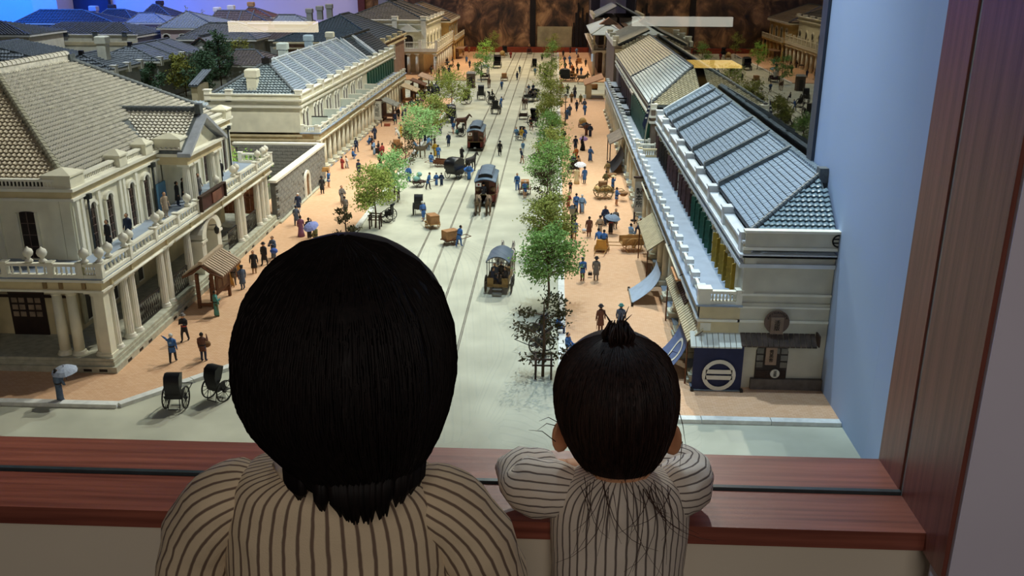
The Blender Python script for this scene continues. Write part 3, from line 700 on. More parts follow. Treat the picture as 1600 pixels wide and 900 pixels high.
roof_face(b2,[(-1.44,5.35,.335),(-1.44,3.86,.335),(-1.245,4.02,.452),(-1.245,5.35,.452)],0,0,SLATE)
LEADW=mat('lead_white','C9D3D8',.4,.08,60)
ridge_line(b2,(-1.082,3.86,.337),(-1.245,4.02,.455),.006,RIDGE,.02); ridge_line(b2,(-1.44,3.86,.337),(-1.245,4.02,.455),.006,RIDGE,.02)
ridge_line(b2,(-1.245,4.02,.455),(-1.245,5.35,.455),.006,LEADW,.04)
MB().box(-1.262,-1.228,4.0,4.03,.452,.475).ball((-1.245,4.01,.475),.009,8,5).build('ridge_end_ornament',IRON,b2)
for y in (4.12,4.31,4.52,4.74,4.97,5.17,5.33):
    MB().slab([(-1.078,y-.006,.350),(-1.078,y+.006,.350),(-1.247,y+.006,.470),(-1.247,y-.006,.470)],.016).build('party_ridge',LEADW,b2)
chimney(b2,-1.275,3.90,.33,.44,.042,CREAM); chimney(b2,-1.27,4.36,.42,.512,.038,mat('chimney_pale','C9D6D0',.7,.06,40)); chimney(b2,-1.27,4.83,.42,.515,.036,mat('chimney_blue','A9BFCC',.7,.06,40)); chimney(b2,-1.27,5.30,.42,.50,.036,CREAM)
# far stretch of the row: dark gabled roof with white verges
DARKR=mat('roof_dark_slate','2F3B40',.45,.15,60)
roof_face(b2,[(-1.082,5.36,.335),(-1.082,6.17,.335),(-1.22,6.17,.440),(-1.22,5.36,.440)],.016,.016,DARKR,'slate',0,'roof_slate',DARKR)
roof_face(b2,[(-1.40,6.17,.335),(-1.40,5.36,.335),(-1.22,5.36,.440),(-1.22,6.17,.440)],0,0,DARKR)
for y in (5.37,5.62,5.66): MB().slab([(-1.07,y-.012,.352),(-1.07,y+.012,.352),(-1.225,y+.012,.468),(-1.225,y-.012,.468)],.02).build('verge',LEADW,b2)
ridge_line(b2,(-1.22,5.36,.455),(-1.22,6.17,.455),.008,DARKR,.05)
for i,y in enumerate((3.875,3.935,4.07,4.13,4.19,4.30,4.36,4.47,4.53,4.66,4.72,4.84,4.90,5.03,5.09)):
    window(b2,f2,y,.032,.190,.275,.014,CREAM2,mat('shutter_dark_plum','3C2B2B',.5,.2,60),(1,2),True,.004)
for y in (5.30,5.38,5.46,5.54,5.62,5.70,5.78,5.86,5.94,6.02,6.10):
    w_=MB(); f2.box(w_,y-.024,y+.024,0,.012,.195,.278); w_.build('shutter',GREEN,b2)
    if int(y*100)%3==0: pass
for i,y in enumerate((4.02,4.25,4.60,4.78,4.97,5.2)):
    w_=MB(); f2.poly(w_,[(y,.185),(y+.004,.185),(y+.004,.222),(y,.222)],0,D2-.01); w_.build('balcony_divider',mat('divider_pale','C6CDBE',.7,.05,30),b2)
    w_=MB(); f2.box(w_,y-.001,y+.005,0,D2-.01,.222,.226); w_.build('divider_rail',IRON if i==0 else CREAM2,b2)
bp=MB().box(-.008,.008,-.012,.012,0,.022).box(-.0105,.0105,-.0145,.0145,.022,.028).mesh('balcony_block',CREAM2)
for i in range(24):
    y=3.845+i*.1; inst('balcony_block',bp,b2,(-.994,y,.185))
    if i<23: part(b2,'rail',CREAM2,(-.997,-.991,y+.012,y+.088,.203,.208),(-.997,-.991,y+.012,y+.088,.187,.190))
balustrade(b2,(-1.06,3.84),(-1.0,3.84),.185,.213,1,5)
for y in (4.4,4.78,5.6): MB().tube([(-.982,y,.16),(-.982,y+.28,.16)],.004,6).build('awning_roll',mat('awning_roll_cream','D8D2B4',.7,.1,40),b2)

# ---------------------------------------------------------------- signs and shop fronts along the left arcade
def kiosk(x,y,wx,wy,h,label,m=WOODB,roof=None,open_=True):
    t=thing('shop_front',label,'stall',(x,y,0),0,'wooden shop fronts under the left arcade',True)
    for sx in (-1,1):
        for sy in (-1,1): part(t,'post',WOODD,(x+sx*wx/2-.004,x+sx*wx/2+.004,y+sy*wy/2-.004,y+sy*wy/2+.004,0,h))
    part(t,'back_panel',m,(x-wx/2,x-wx/2+.004,y-wy/2,y+wy/2,0,h)); part(t,'counter',m,(x-wx/2,x+wx/2,y-wy/2,y+wy/2,.03,.036))
    MB().slab([(x+wx*.9,y-wy*.7,h-.012),(x+wx*.9,y+wy*.7,h-.012),(x-wx*.55,y+wy*.7,h+.025),(x-wx*.55,y-wy*.7,h+.025)],.005).build('pent_roof',roof or m,t)
    MB().box(x+wx*.4,x+wx*.41,y-wy*.45,y+wy*.45,.036,.06).build('front_board',m,t)
    return t
kiosk(-.955,5.33,.06,.10,.105,'grey roofed wooden stall beside the tall upright sign of the left colonnade',WOODB,mat('pent_grey','8B8B82',.8,.1,40))
kiosk(-.945,6.0,.07,.12,.105,'beige roofed wooden stall with dark curtain near end of left colonnade',WOODL,mat('pent_beige','B7A384',.8,.1,40))
kiosk(-.94,6.35,.07,.10,.10,'brown roofed wooden booth last in the left colonnade row',WOODB)
kiosk(-.92,6.62,.07,.16,.105,'pinkish brown roofed stall at the corner of the cross street',WOODL,mat('pent_pink','B08F74',.8,.1,40))
def textm(s,size,loc,rot,m,parent,name='lettering',vert=False):
    c=bpy.data.curves.new(name,'FONT'); c.body='\n'.join(s) if vert else s; c.size=size; c.extrude=.0004; c.align_x='CENTER'; c.align_y='CENTER'
    if vert: c.space_line=.95
    t=bpy.data.objects.new(name,c); COL.objects.link(t)
    me=bpy.data.meshes.new_from_object(t.evaluated_get(bpy.context.evaluated_depsgraph_get())); bpy.data.objects.remove(t)
    me.materials.clear(); me.materials.append(m)
    o=bpy.data.objects.new(name,me); COL.objects.link(o); o.parent=parent; o.location=Vector(loc)-OFF.get(parent.name,Vector((0,0,0))); o.rotation_euler=rot; return o
INK=mat('ink_black','161412',.8,.05,20)
us=thing('upright_sign','tall pale grey upright sign with black characters, left arcade','sign',(-.965,5.08,0),0,None,True)
part(us,'board',mat('sign_pale','C4C7BA',.7,.06,40),(-1.0,-.955,5.075,5.081,.045,.15)); part(us,'post',WOODD,(-.999,-.995,5.081,5.087,0,.16),(-.96,-.956,5.081,5.087,0,.16)); part(us,'cap',WOODD,(-1.006,-.949,5.07,5.09,.15,.156))
textm('大蔵組',.026,(-.9775,5.0745,.098),(PI/2,0,0),INK,us,vert=True)

# ---------------------------------------------------------------- dark roofed house and pedimented house further down the left side
b3=thing('building','big house with a dark blue-black hipped roof behind the colonnade','building',(-1.7,7.0,0),0,None,True)
part(b3,'wall',mat('wall_brown_pink','8E7468',.8,.1,30),(-1.95,-1.22,6.55,7.6,0,.335)); part(b3,'cornice',CREAMD,(-1.97,-1.20,6.53,7.62,.30,.31),(-1.97,-1.20,6.53,7.62,.335,.345))
hip_roof(b3,-1.97,-1.21,6.56,7.6,.345,.505,'y',(.42,.3),.022,.022,mat('roof_blue_black','36434B',.45,.12,60),'slate','FR',DARKR)
for y in (6.6,6.85,7.1,7.35): cap_block(b3,-1.21,y,.335,.372,.03,.03,CREAMD)
f3=Face('S',6.55); [window(b3,f3,x,.05,.06,.2,.02,CREAM2,DARKWIN,(1,2)) for x in (-1.35,-1.27)]
f3=Face('E',-1.22); [window(b3,f3,y,.05,.19,.29,.02,CREAM2,DARKWIN,(1,2)) for y in (6.65,6.8,6.95,7.1)]
b4=thing('building','cream corner house with balcony, columns and small pediment across the side street','building',(-1.2,8.4,0),0,None,True)
part(b4,'ground_wall',CREAMD,(-1.75,-1.10,7.85,8.95,0,.20)); part(b4,'upper_wall',CREAM,(-1.75,-1.08,7.85,8.95,.20,.40)); part(b4,'cornice',CREAM2,(-1.77,-1.06,7.83,8.97,.39,.40),(-1.77,-1.05,7.82,8.98,.425,.432)); part(b4,'parapet',CREAM,(-1.76,-1.07,7.84,8.96,.40,.425))
part(b4,'balcony_deck',CREAM2,(-1.38,-.97,7.73,8.96,.185,.205)); part(b4,'beam',CREAMD,(-1.36,-.975,7.74,8.95,.165,.185))
balustrade(b4,(-1.38,7.735),(-.975,7.735),.205,.262,3,8,CREAM2,.022,False,False,.016); balustrade(b4,(-.975,7.735),(-.975,8.95),.205,.262,8,6,CREAM2,.022,False,False,.016)
for x in (-1.36,-1.21,-1.14,-.99): column(b4,x,7.75,0,.168,.014,CREAM2)
for k in range(1,9): column(b4,-.99,7.75+.148*k,0,.168,.014,CREAM2)
f4=Face('S',7.85); fd=MB(); f4.poly(fd,arch_pts(-1.26,.09,0,.15,.03,8),.001,.004); fd.build('doorway',DARKWIN,b4)
window(b4,f4,-1.22,.07,.21,.31,.03,CREAM2,DARKWIN,(1,1),True,.008); f4e=Face('E',-1.08)
for y in (7.98,8.2,8.42,8.64,8.86): window(b4,f4e,y,.06,.21,.31,.025,CREAM2,DARKWIN,(1,2),True,.008)
MB().prism([(-1.31,.345),(-1.13,.345),(-1.22,.40)],'y',7.80,7.86).box(-1.32,-1.12,7.79,7.86,.337,.346).build('pediment',CREAM2,b4)
for x in (-1.33,-1.09): part(b4,'pier',CREAM2,(x-.02,x+.02,7.82,7.86,.205,.43)); cap_block(b4,x,7.85,.42,.46,.05,.05,CREAM2)
for k in range(5): cap_block(b4,-1.06,7.95+.24*k,.425,.452,.03,.04,CREAM2)
hip_roof(b4,-1.78,-1.08,7.86,8.94,.425,.56,'y',(.3,.3),.026,.026,mat('roof_brown_grey','5E5A54',.6,.15,50),'slate','FR',DARKR,.008,(.3,.5))
part(b4,'roof_house',mat('roof_house_lilac','A7A0B4',.8,.05,20),(-1.62,-1.42,8.7,8.9,.45,.64)); part(b4,'roof_house_window',DARKWIN,(-1.55,-1.49,8.695,8.70,.56,.61))
b5=thing('building','ochre lit house with balconies at the far left end of the street','building',(-1.15,9.45,0),0,None,True)
OCHRE=mat('wall_ochre','D9B878',.75,.08,30)
part(b5,'wall',OCHRE,(-1.7,-1.02,9.02,9.88,0,.36)); part(b5,'balcony_deck',OCHRE,(-1.6,-.95,8.99,9.88,.17,.185)); part(b5,'cornice',CREAM2,(-1.7,-.99,9.0,9.88,.345,.365))
balustrade(b5,(-.955,8.99),(-.955,9.87),.185,.225,5,6,CREAM2,.02,False)
for k in range(6): column(b5,-.965,9.0+.17*k,0,.17,.012,OCHRE)
hip_roof(b5,-1.72,-1.0,9.0,9.88,.365,.50,'y',(.3,.1),.03,.03,mat('roof_ochre_grey','8A7B66',.6,.15,50),'slate','FR')
f5=Face('E',-1.02); [window(b5,f5,y,.06,.19,.30,.02,CREAM2,mat('window_green','2F4A38',.5,.1,40),(1,2),True,.008) for y in (9.12,9.33,9.54,9.75)]
part(b5,'pent_roof',mat('pent_pink','B08F74'),(-1.0,-.88,9.05,9.3,.10,.106)); part(b5,'shop_front',WOODB,(-.96,-.955,9.05,9.3,0,.10))
# ---------------------------------------------------------------- right side of the street
R1M=mat('wall_stone_beige','CBC6B2',.75,.06,25); TRG=mat('trim_cool_light','D2D7DA',.7,.05,30)  # trim greyed: the cool light on this house side is in its colour
r1,fr1,DR1=row_building('building','beige shop house with blue slate roof and coloured shutters at the right front','W',.305,.392,.574,1.80,3.50,0,.192,.330,14,.0115,R1M,None,9,True,TRG,mat('beam_taupe','BDB59C',.75,.06,30))
fS=Face('S',1.80)
# front end wall
part(r1,'front_lower',R1M,(.392,.574,1.797,1.806,.0,.197)); part(r1,'front_band',CREAM2,(.388,.574,1.794,1.80,.155,.160),(.388,.574,1.7955,1.80,.186,.190),(.388,.574,1.7955,1.80,.213,.218),(.386,.574,1.792,1.80,.312,.318),(.386,.574,1.792,1.80,.296,.300))
part(r1,'front_parapet',R1M,(.390,.574,1.794,1.803,.318,.349)); part(r1,'front_coping',CREAM2,(.386,.575,1.788,1.806,.349,.354))
part(r1,'front_wall_pilaster',R1M,(.392,.415,1.7955,1.80,.218,.296)); part(r1,'plinth',mat('plinth_slate_brown','6A625A',.8,.15,60),(.425,.574,1.788,1.80,0,.030))
part(r1,'front_beam',CREAMD,(.309,.392,1.797,1.815,.13,.188)); part(r1,'front_beam_moulding',CREAM2,(.305,.392,1.794,1.815,.155,.160)); part(r1,'front_capital',CREAM2,(.312,.334,1.795,1.815,.135,.152))
part(r1,'front_step',DECK,(.30,.40,1.79,1.86,0,.008))
b=MB(); fS.poly(b,arch_pts(.466,.066,.004,.106,.014,10),.003,.006); dr=b.build('door',mat('door_dark','2B221D',.6,.2,50),r1)
for i in range(4):
    for j in range(3):
        if i in (1,2) and j<2 or i==1: continue
        b=MB(); x=.441+i*.0166; fS.box(b,x-.0068,x+.0068,.006,.0075,.055+.0158*j,.0675+.0158*j); b.build('pane',mat('door_pane_grey','6F6B62',.3,.2,40),dr)
b=MB()
for i in range(20): x=.436+i*.0031; fS.box(b,x,x+.0018,.006,.0075,.028,.048)
b.build('slat_panel',WOODD,dr); b=MB(); fS.box(b,.434,.498,.006,.009,.010,.026); b.build('kick_board',mat('kick_brown','4B3D34',.7,.2,50),dr)
# slate roof: one slope to the ridge at the case wall and a front hip of pantiles
A=(.405,1.812,.346);B=(.405,3.42,.346);R0=(.562,1.93,.437);R1=(.562,3.45,.437)
roof_face(r1,[A,B,R1,R0],.0135,.0125,SLATE,'slate',300,'roof_slate',mat('slate_joint','39424A',.6,.1,60),jit=.0005)
roof_face(r1,[A,(.572,1.812,.346),R0],.0118,.0125,mat('pantile_silver_grey','8FA3AA',.35,.14,80),'pan',120,'roof_tile',RIDGE)
ridge_line(r1,A,R0,.0055,RIDGE,.012,True); 
for k in range(4):
    b=MB().box(.560,.573,1.93+k*.38,2.305+k*.38,.432,.442); b.build('ridge_course',RIDGE,r1)
b=MB()
for i in range(100):
    y=1.935+i*.0151; b.box(.558,.573,y,y+.009,.442,.447)
b.build('ridge_cap',mat('ridge_tile_silver','8595A0',.4,.2,60),r1,'stuff')
part(r1,'ridge_end_ornament',RIDGE,(.556,.574,1.915,1.94,.425,.455))
for y in (2.20,2.43,2.65,2.98,3.14,3.30):
    MB().slab([(.400,y-.007,.362),(.400,y+.007,.362),(.563,y+.007,.452),(.563,y-.007,.452)],.018).build('party_ridge',RIDGE,r1)
MB().slab([(.40,3.405,.36),(.40,3.425,.36),(.563,3.455,.452),(.563,3.435,.452)],.02).build('verge',LEADW,r1)
for y,m,n in ((1.87,MUST,1),(1.965,MUST,1),(2.06,MUST,1),(2.17,GREEN,1),(2.255,GREEN,1),(2.34,GREEN,1),(2.42,GREEN,1),(2.52,BROWN,1),(2.61,BROWN,1),(2.70,BROWN,1),(2.83,BROWN,1),(2.91,BROWN,1),(2.99,BROWN,1),(3.08,DARKWIN,1),(3.16,DARKWIN,1),(3.24,DARKWIN,1),(3.36,BROWN,1)):
    w_=window(r1,fr1,y,.034,.194,.272,.006,CREAM2,DARKWIN,(1,3),True,.003)
    shutter_pair(r1,fr1,y,.030,.196,.266,m,58,.018)
for y in (1.93,2.12,2.48,2.76,3.04,3.30): MB().lathe((.384,y,.262),[(.001,0),(.007,.004),(.005,.012),(.001,.016)],8).tube([(.390,y,.27),(.390,y,.33)],.0016,5).build('wall_rosette',mat('rosette_bronze','8A7A5A',.5,.1,40),r1)
bp=MB().box(-.007,.007,-.022,.022,0,.020).box(-.009,.009,-.012,.012,.020,.030).mesh('balcony_block',mat('balcony_pale','D7DEE2',.65,.06,40))
for i in range(17):
    y=1.835+i*.094; inst('balcony_block',bp,r1,(.316,y,.192))
    part(r1,'rail',CREAM2,(.3125,.3185,y+.02,y+.074,.209,.213),(.3125,.3185,y+.02,y+.074,.194,.198))
balustrade(r1,(.388,1.804),(.318,1.804),.192,.221,1,8)
part(r1,'corner_post',CREAM2,(.305,.330,1.796,1.82,.192,.222),(.303,.332,1.794,1.822,.222,.227))
balustrade(r1,(.318,3.46),(.388,3.46),.192,.222,1,8); balustrade(r1,(.318,3.36),(.388,3.36),.192,.222,1,7,CREAMD)
# street-level step pedestals of the columns
for i in range(14):
    y=1.83+1.64*i/13; part(r1,'column_base',STONE,(.295,.333,y-.017,y+.017,.0,.014))
# ribbed awnings
AWN=mat('awning_slat_cream','CDBF9C',.7,.08,60); AWNB=mat('awning_slat_brown','4A3325',.8,.15,60)
def awning(y0,y1,x0,x1,z0,z1,n,label,corner=False,dark=None):
    t=thing('awning',label,'awning',(x1,(y0+y1)/2,z1),0,None,True)
    MB().slab([(x0,y0,z0-.003),(x0,y1,z0-.003),(x1,y1,z1-.003),(x1,y0,z1-.003)],.002).build('backing',WOODD,t)
    for i in range(n):
        a=y0+(y1-y0)*i/n; w_=(y1-y0)/n*.72
        xa=x0+(.0 if not corner else 0)
        MB().slab([(x0,a,z0),(x0,a+w_,z0),(x1,a+w_,z1),(x1,a,z1)],.003).build('slat',AWN,t)
        if dark and dark[0]<=i<dark[1]: MB().slab([(x0+(x1-x0)*.5,a,z0+(z1-z0)*.5+.004),(x0+(x1-x0)*.5,a+w_,z0+(z1-z0)*.5+.004),(x1,a+w_,z1+.004),(x1,a,z1+.004)],.003).build('slat',AWNB,t)
    for y in (y0+.02,y1-.02): MB().tube([(x0+.004,y,z0-.004),(x0+.004,y,0)],.002,5).build('post',WOODB,t)
    return t
awning(1.79,2.20,.287,.318,.113,.140,30,'cream slatted awning running from the blue banner along the right arcade',False,(13,24))
awning(2.43,2.73,.262,.310,.115,.150,22,'cream slatted awning further up the right arcade beside handcart')
ca=thing('awning','cream ribbed pent roof over the navy crested banner','awning',(.34,1.79,.12),0,None,True)
for i in range(9):
    x=.292+i*.0118; MB().slab([(x,1.770,.109),(x+.0105,1.770,.109),(x+.0105,1.80,.132),(x,1.80,.132)],.003).build('slat',mat('awning_pale','D9DDD2',.6,.06,40),ca)
da=thing('awning','dark weathered plank pent roof over the arched door','awning',(.47,1.79,.12),0,None,True)
for i in range(14):
    x=.396+i*.0111; MB().slab([(x,1.772,.112),(x+.0100,1.772,.112),(x+.0100,1.80,.134),(x,1.80,.134)],.003).build('plank',mat('plank_dark_brown','51433A',.8,.25,60),da)
part(da,'edge_board',WOODD,(.552,.555,1.77,1.80,.112,.136))
# navy banner with white ring crest
NAVY=mat('banner_navy','22284A',.8,.08,60); CREST=mat('crest_white','D8D6C8',.8,.04,40)
def ring(b,c,r0,r1,f,n=28,m=0,d0=0,d1=.0012):
    for k in range(n):
        a0,a1=2*PI*k/n,2*PI*(k+1)/n
        f.poly(b,[(c[0]+r1*math.cos(a0),c[1]+r1*math.sin(a0)),(c[0]+r1*math.cos(a1),c[1]+r1*math.sin(a1)),(c[0]+r0*math.cos(a1),c[1]+r0*math.sin(a1)),(c[0]+r0*math.cos(a0),c[1]+r0*math.sin(a0))],d0,d1,m)
def crest(parent,f,c,r,m=CREST,d0=.0004,sx=1):
    b=MB(); ring(b,c,r*.76,r,f,28,0,d0,d0+.0012)
    for dz in (.22,-.16): 
        z=c[1]+r*dz; hw=math.sqrt(max(0,1-(abs(dz)+.13)**2))*r*.84; f.box(b,c[0]-hw,c[0]+hw,d0,d0+.0012,z-r*.13,z+r*.13)
    return b.build('crest',m,parent)
bn=thing('banner','navy cloth banner with big white ring crest at right front corner','banner',(.349,1.775,.006),0,None,True)
fb=Face('S',1.776); b=MB()
N=10
vs=[];
for j in range(7):
    for i in range(N+1): vs.append((.300+.103*i/N,1.776+.0016*math.sin(i*1.7+j*.6)*(j/6),.108-.100*j/6))
fs_=[(j*(N+1)+i,(j+1)*(N+1)+i,(j+1)*(N+1)+i+1,j*(N+1)+i+1) for j in range(6) for i in range(N)]
b.add(vs,fs_,0,True); b.build('cloth',NAVY,bn)
fb=Face('S',1.7735); crest(bn,fb,(.3545,.044),.035)
MB().tube([(.297,1.775,.008),(.408,1.775,.008)],.002,6).build('bottom_pole',mat('pole_steel_blue','7B8C96',.4,.1,40),bn)
part(bn,'pole_foot',IRON,(.298,.304,1.770,1.780,.0,.012),(.401,.407,1.770,1.780,.0,.012))
sb=thing('banner','slanting blue-grey cloth banner with white crest on the arcade side','banner',(.28,1.84,.01),0,None,True)
def slant(t,y0,y1,m,xa=.296,za=.108,xb=.240,zb=.010):
    b=MB(); vs=[]
    for j in range(9):
        q=j/8; x=xa+(xb-xa)*(q**1.9); z=za+(zb-za)*q
        vs+=[(x,y0,z),(x,y1,z),(x+.001,y0,z),(x+.001,y1,z)]
    fs_=[]
    for j in range(8):
        o=j*4; fs_+=[(o,o+1,o+5,o+4),(o+2,o+6,o+7,o+3)]
    b.add(vs,fs_,0,True); b.build('cloth',m,t)
    MB().tube([(xb,y0-.008,zb),(xb,y1+.008,zb)],.002,6).build('bottom_pole',mat('pole_grey','A8ABA8',.5,.1,40),t)
    for y in (y0-.008,y1+.008): MB().box(xb-.003,xb+.003,y-.003,y+.003,0,zb+.004).build('pole_foot',IRON,t)
slant(sb,1.83,1.95,mat('banner_blue_grey','5C6C92',.8,.06,50))
b=MB()
for k in range(20):
    a0,a1=2*PI*k/20,2*PI*(k+1)/20
    def S(a,r): return (.2895-(1-math.sin(a)*.0)*.0+0*r, 1.875+r*math.cos(a), .055+r*math.sin(a))
    p=[S(a0,.028),S(a1,.028),S(a1,.021),S(a0,.021)]
    def dx_(z): q=(.108-z)/.098; return .296-.056*(max(q,0)**1.9)-.0012
    b.add([(dx_(z),y,z) for x,y,z in p],[(0,1,2,3)])
b.build('crest',CREST,sb)
s2=thing('banner','curved pale blue banner leaning from the arcade beside the slatted awnings','banner',(.25,2.33,.01),0,None,True); slant(s2,2.29,2.40,mat('banner_pale_blue','A9BBD0',.8,.06,50),.285,.095,.215,.012)
s3=thing('banner','black curved banner beside the grey pent roof on the right arcade','banner',(.25,3.95,.01),0,None,True); slant(s3,3.9,4.12,mat('banner_black','26272B',.8,.06,50),.30,.10,.25,.012)
# signs on the front
ds=thing('disc_sign','round brown sign with dark characters over the plank pent roof','sign',(.469,1.79,.157),0,None,True)
fd=Face('S',1.792); b=MB(); fd.poly(b,[(.4675+.0255*math.cos(2*PI*k/32),.159+.0255*math.sin(2*PI*k/32)) for k in range(32)],0,.004); b.build('disc',mat('disc_brown','6B564A',.7,.12,60),ds)
b=MB(); fd.box(b,.4545,.4805,.004,.007,.134,.170); b.build('panel',mat('disc_panel','85705F',.7,.1,60),ds)
textm('活版',.0125,(.4675,1.7845,.1525),(PI/2,0,0),INK,ds,vert=True)
for k,ch in enumerate('SEIHANSHA'):
    a=rad(155-k*16.2); textm(ch,.0075,(.4675+.0212*math.cos(a),1.7875,.159+.0212*math.sin(a)),(PI/2,0,0),INK,ds).rotation_euler=(PI/2,0,0)
dp=thing('door_plaque','pale brown upright plaque with three characters hung on the arched door','sign',(.463,1.79,.08),0,None,True)
fd=Face('S',1.792); b=MB(); fd.box(b,.4515,.4745,0,.004,.063,.102); b.build('board',mat('plaque_tan','9A816C',.7,.08,60),dp); textm('秀英舎',.0098,(.463,1.7875,.083),(PI/2,0,0),INK,dp,vert=True)
rs=thing('round_plaque','small white round plaque with two dark characters low on the arched door','sign',(.474,1.79,.043),0,None,True)
b=MB(); fd.poly(b,[(.4745+.0098*math.cos(2*PI*k/24),.0425+.0098*math.sin(2*PI*k/24)) for k in range(24)],0,.003); b.build('disc',CREST,rs); textm('活版',.0072,(.4745,1.788,.0425),(PI/2,0,0),INK,rs,vert=True)
cw=thing('wall_crest','black painted ring crest cut off at the right edge of the front parapet','sign',(.57,1.79,.333),0,None,True)
fc=Face('S',1.7935); b=MB()
for k in range(16):
    a0,a1=rad(90+180*k/16),rad(90+180*(k+1)/16)
    fc.poly(b,[(.574+.0135*math.cos(a0),.3335+.0135*math.sin(a0)),(.574+.0135*math.cos(a1),.3335+.0135*math.sin(a1)),(.574+.0105*math.cos(a1),.3335+.0105*math.sin(a1)),(.574+.0105*math.cos(a0),.3335+.0105*math.sin(a0))],0,.001)
for z in (.3375,.3295): fc.box(b,.5625,.574,0,.001,z-.0014,z+.0014)
b.build('ring_mark',INK,cw)
us=thing('upright_sign','large grey upright sign with columns of black characters on right arcade','sign',(.30,3.10,0),0,None,True)
part(us,'board',mat('sign_grey','A9A9A0',.7,.08,40),(.282,.330,3.10,3.106,.05,.17)); part(us,'cap',WOODD,(.276,.335,3.095,3.11,.17,.175)); part(us,'post',WOODD,(.284,.288,3.106,3.112,0,.17),(.324,.328,3.106,3.112,0,.17))
textm('製本所',.024,(.297,3.0995,.10),(PI/2,0,0),INK,us,vert=True); textm('活字類',.012,(.3165,3.0995,.145),(PI/2,0,0),INK,us,vert=True); textm('印刷',.014,(.3165,3.0995,.07),(PI/2,0,0),INK,us,vert=True)
fi=thing('hanging_sign','small brown hanging sign beside the large grey upright sign','sign',(.31,2.98,.16),0,None,True)
MB().tube([(.292,2.98,.168),(.340,2.98,.168)],.0013,5).build('bracket',IRON,fi); MB().lathe((.31,2.98,.157),[(.001,-.016),(.007,-.010),(.0085,0),(.006,.010),(.001,.016)],8).xf(Matrix.Translation((.31,2.98,.157))@Matrix.Rotation(PI/2,4,'Y')@Matrix.Translation((-.31,-2.98,-.157))).build('board',WOODB,fi)
for k,(y0,y1) in enumerate(((2.02,2.30),(2.78,3.02))):
    t=thing('sign_pole','%s cream pole fixed along the right balcony edge'%('nearer' if k==0 else 'farther'),'pole',(.296,y0,.17),0,None,True)
    MB().tube([(.296,y0,.172),(.296,y1,.172)],.0025,6).build('rod',mat('pole_cream','DDD6BE',.6,.05,40),t)
    for y in (y0+.02,y1-.02): MB().tube([(.296,y,.172),(.312,y,.18)],.0012,5).build('bracket',IRON,t)
    if k==0: part(t,'hung_board',mat('board_orange','C98F5E',.7,.1,40),(.290,.302,y0+.02,y0+.12,.160,.163))

# second right house: tan roof, green shutters, navy flag
r2,fr2,DR2=row_building('building','right hand house with tan to blue pantile roof and green shutters behind a navy flag','W',.305,.372,.574,3.52,5.70,0,.192,.345,16,.0115,mat('wall_plum_brown','7A6A5C',.8,.1,30),None,2)
roof_face(r2,[(.365,3.56,.352),(.365,4.45,.352),(.560,4.45,.462),(.560,3.86,.462)],.0145,.0135,mat('pantile_blue_tan','A9B2B4',.4,.14,60),'pan',0)
roof_face(r2,[(.365,4.45,.352),(.365,5.66,.352),(.560,5.66,.462),(.560,4.45,.462)],.0145,.0135,mat('pantile_tan','B8AD94',.5,.14,60),'pan',0)
roof_face(r2,[(.365,3.56,.352),(.572,3.56,.352),(.560,3.86,.462)],.0145,.0145,mat('pantile_beige_pale','C7C0A6',.5,.14,60),'pan',0)
ridge_line(r2,(.365,3.56,.354),(.560,3.86,.464),.006,RIDGE,.02); ridge_line(r2,(.560,3.86,.464),(.560,5.66,.464),.006,RIDGE,.03)
MB().slab([(.36,4.44,.366),(.36,4.456,.366),(.562,4.456,.474),(.562,4.44,.474)],.016).build('party_ridge',RIDGE,r2)
MB().ball((.372,3.55,.358),.010,8,5).build('ridge_end_ornament',IRON,r2)
for k in range(13):
    y=3.60+k*.062; b=MB(); fr2.box(b,y-.02,y+.02,0,.014,.196,.30); b.build('shutter',GREEN,r2)
for k in range(9):
    y=4.45+k*.12; b=MB(); fr2.box(b,y-.03,y+.03,0,.006,.196,.31); b.build('shutter',BROWN,r2)
for i in range(22):
    inst('balcony_block',bp,r2,(.316,3.56+i*.097,.192))
    part(r2,'rail',CREAM2,(.3125,.3185,3.58+i*.097,3.635+i*.097,.209,.213))
for y in (3.55,4.35,4.75,5.2): balustrade(r2,(.32,y),(.370,y),.192,.222,1,6,IRON if y>4 else CREAM2,.01,False)
part(r2,'hung_board',mat('board_pale','C9BFB0',.7,.1,30),(.352,.358,4.25,4.42,.30,.31))
fl=thing('flag','navy flag with white marks hanging on a leaning pole over the right balcony','flag',(.345,3.55,.20),0,None,True)
MB().tube([(.345,3.53,.195),(.368,3.52,.40)],.002,6).build('pole',mat('flag_pole','C9C4B0',.5,.05,40),fl)
b=MB(); b.add([(.367,3.52,.398),(.361,3.52,.335),(.345,3.523,.262),(.336,3.525,.285),(.352,3.521,.345)],[(0,1,4),(1,2,3,4)]); b.add([(.367,3.5215,.398),(.361,3.5215,.335),(.345,3.5245,.262),(.336,3.5265,.285),(.352,3.5225,.345)],[(4,1,0),(4,3,2,1)]); b.build('cloth',mat('flag_navy','1E2747',.8,.1,40),fl)
b=MB()
for z,x in ((.36,.359),(.345,.3565),(.33,.352),(.31,.348)): b.box(x-.003,x+.004,3.5185,3.5195,z-.003,z+.003)
b.build('mark',CREST,fl)
gp=thing('pent_roof','brown plank pent roof on posts leaning from the right arcade near the black banner','awning',(.27,4.3,0),0,None,True)
MB().slab([(.245,4.02,.118),(.245,4.25,.118),(.305,4.25,.150),(.305,4.02,.150)],.005).build('roof_board',mat('pent_taupe','8E8072',.8,.15,40),gp)
for y in (4.04,4.23): part(gp,'post',WOODD,(.248,.252,y-.002,y+.002,0,.118))
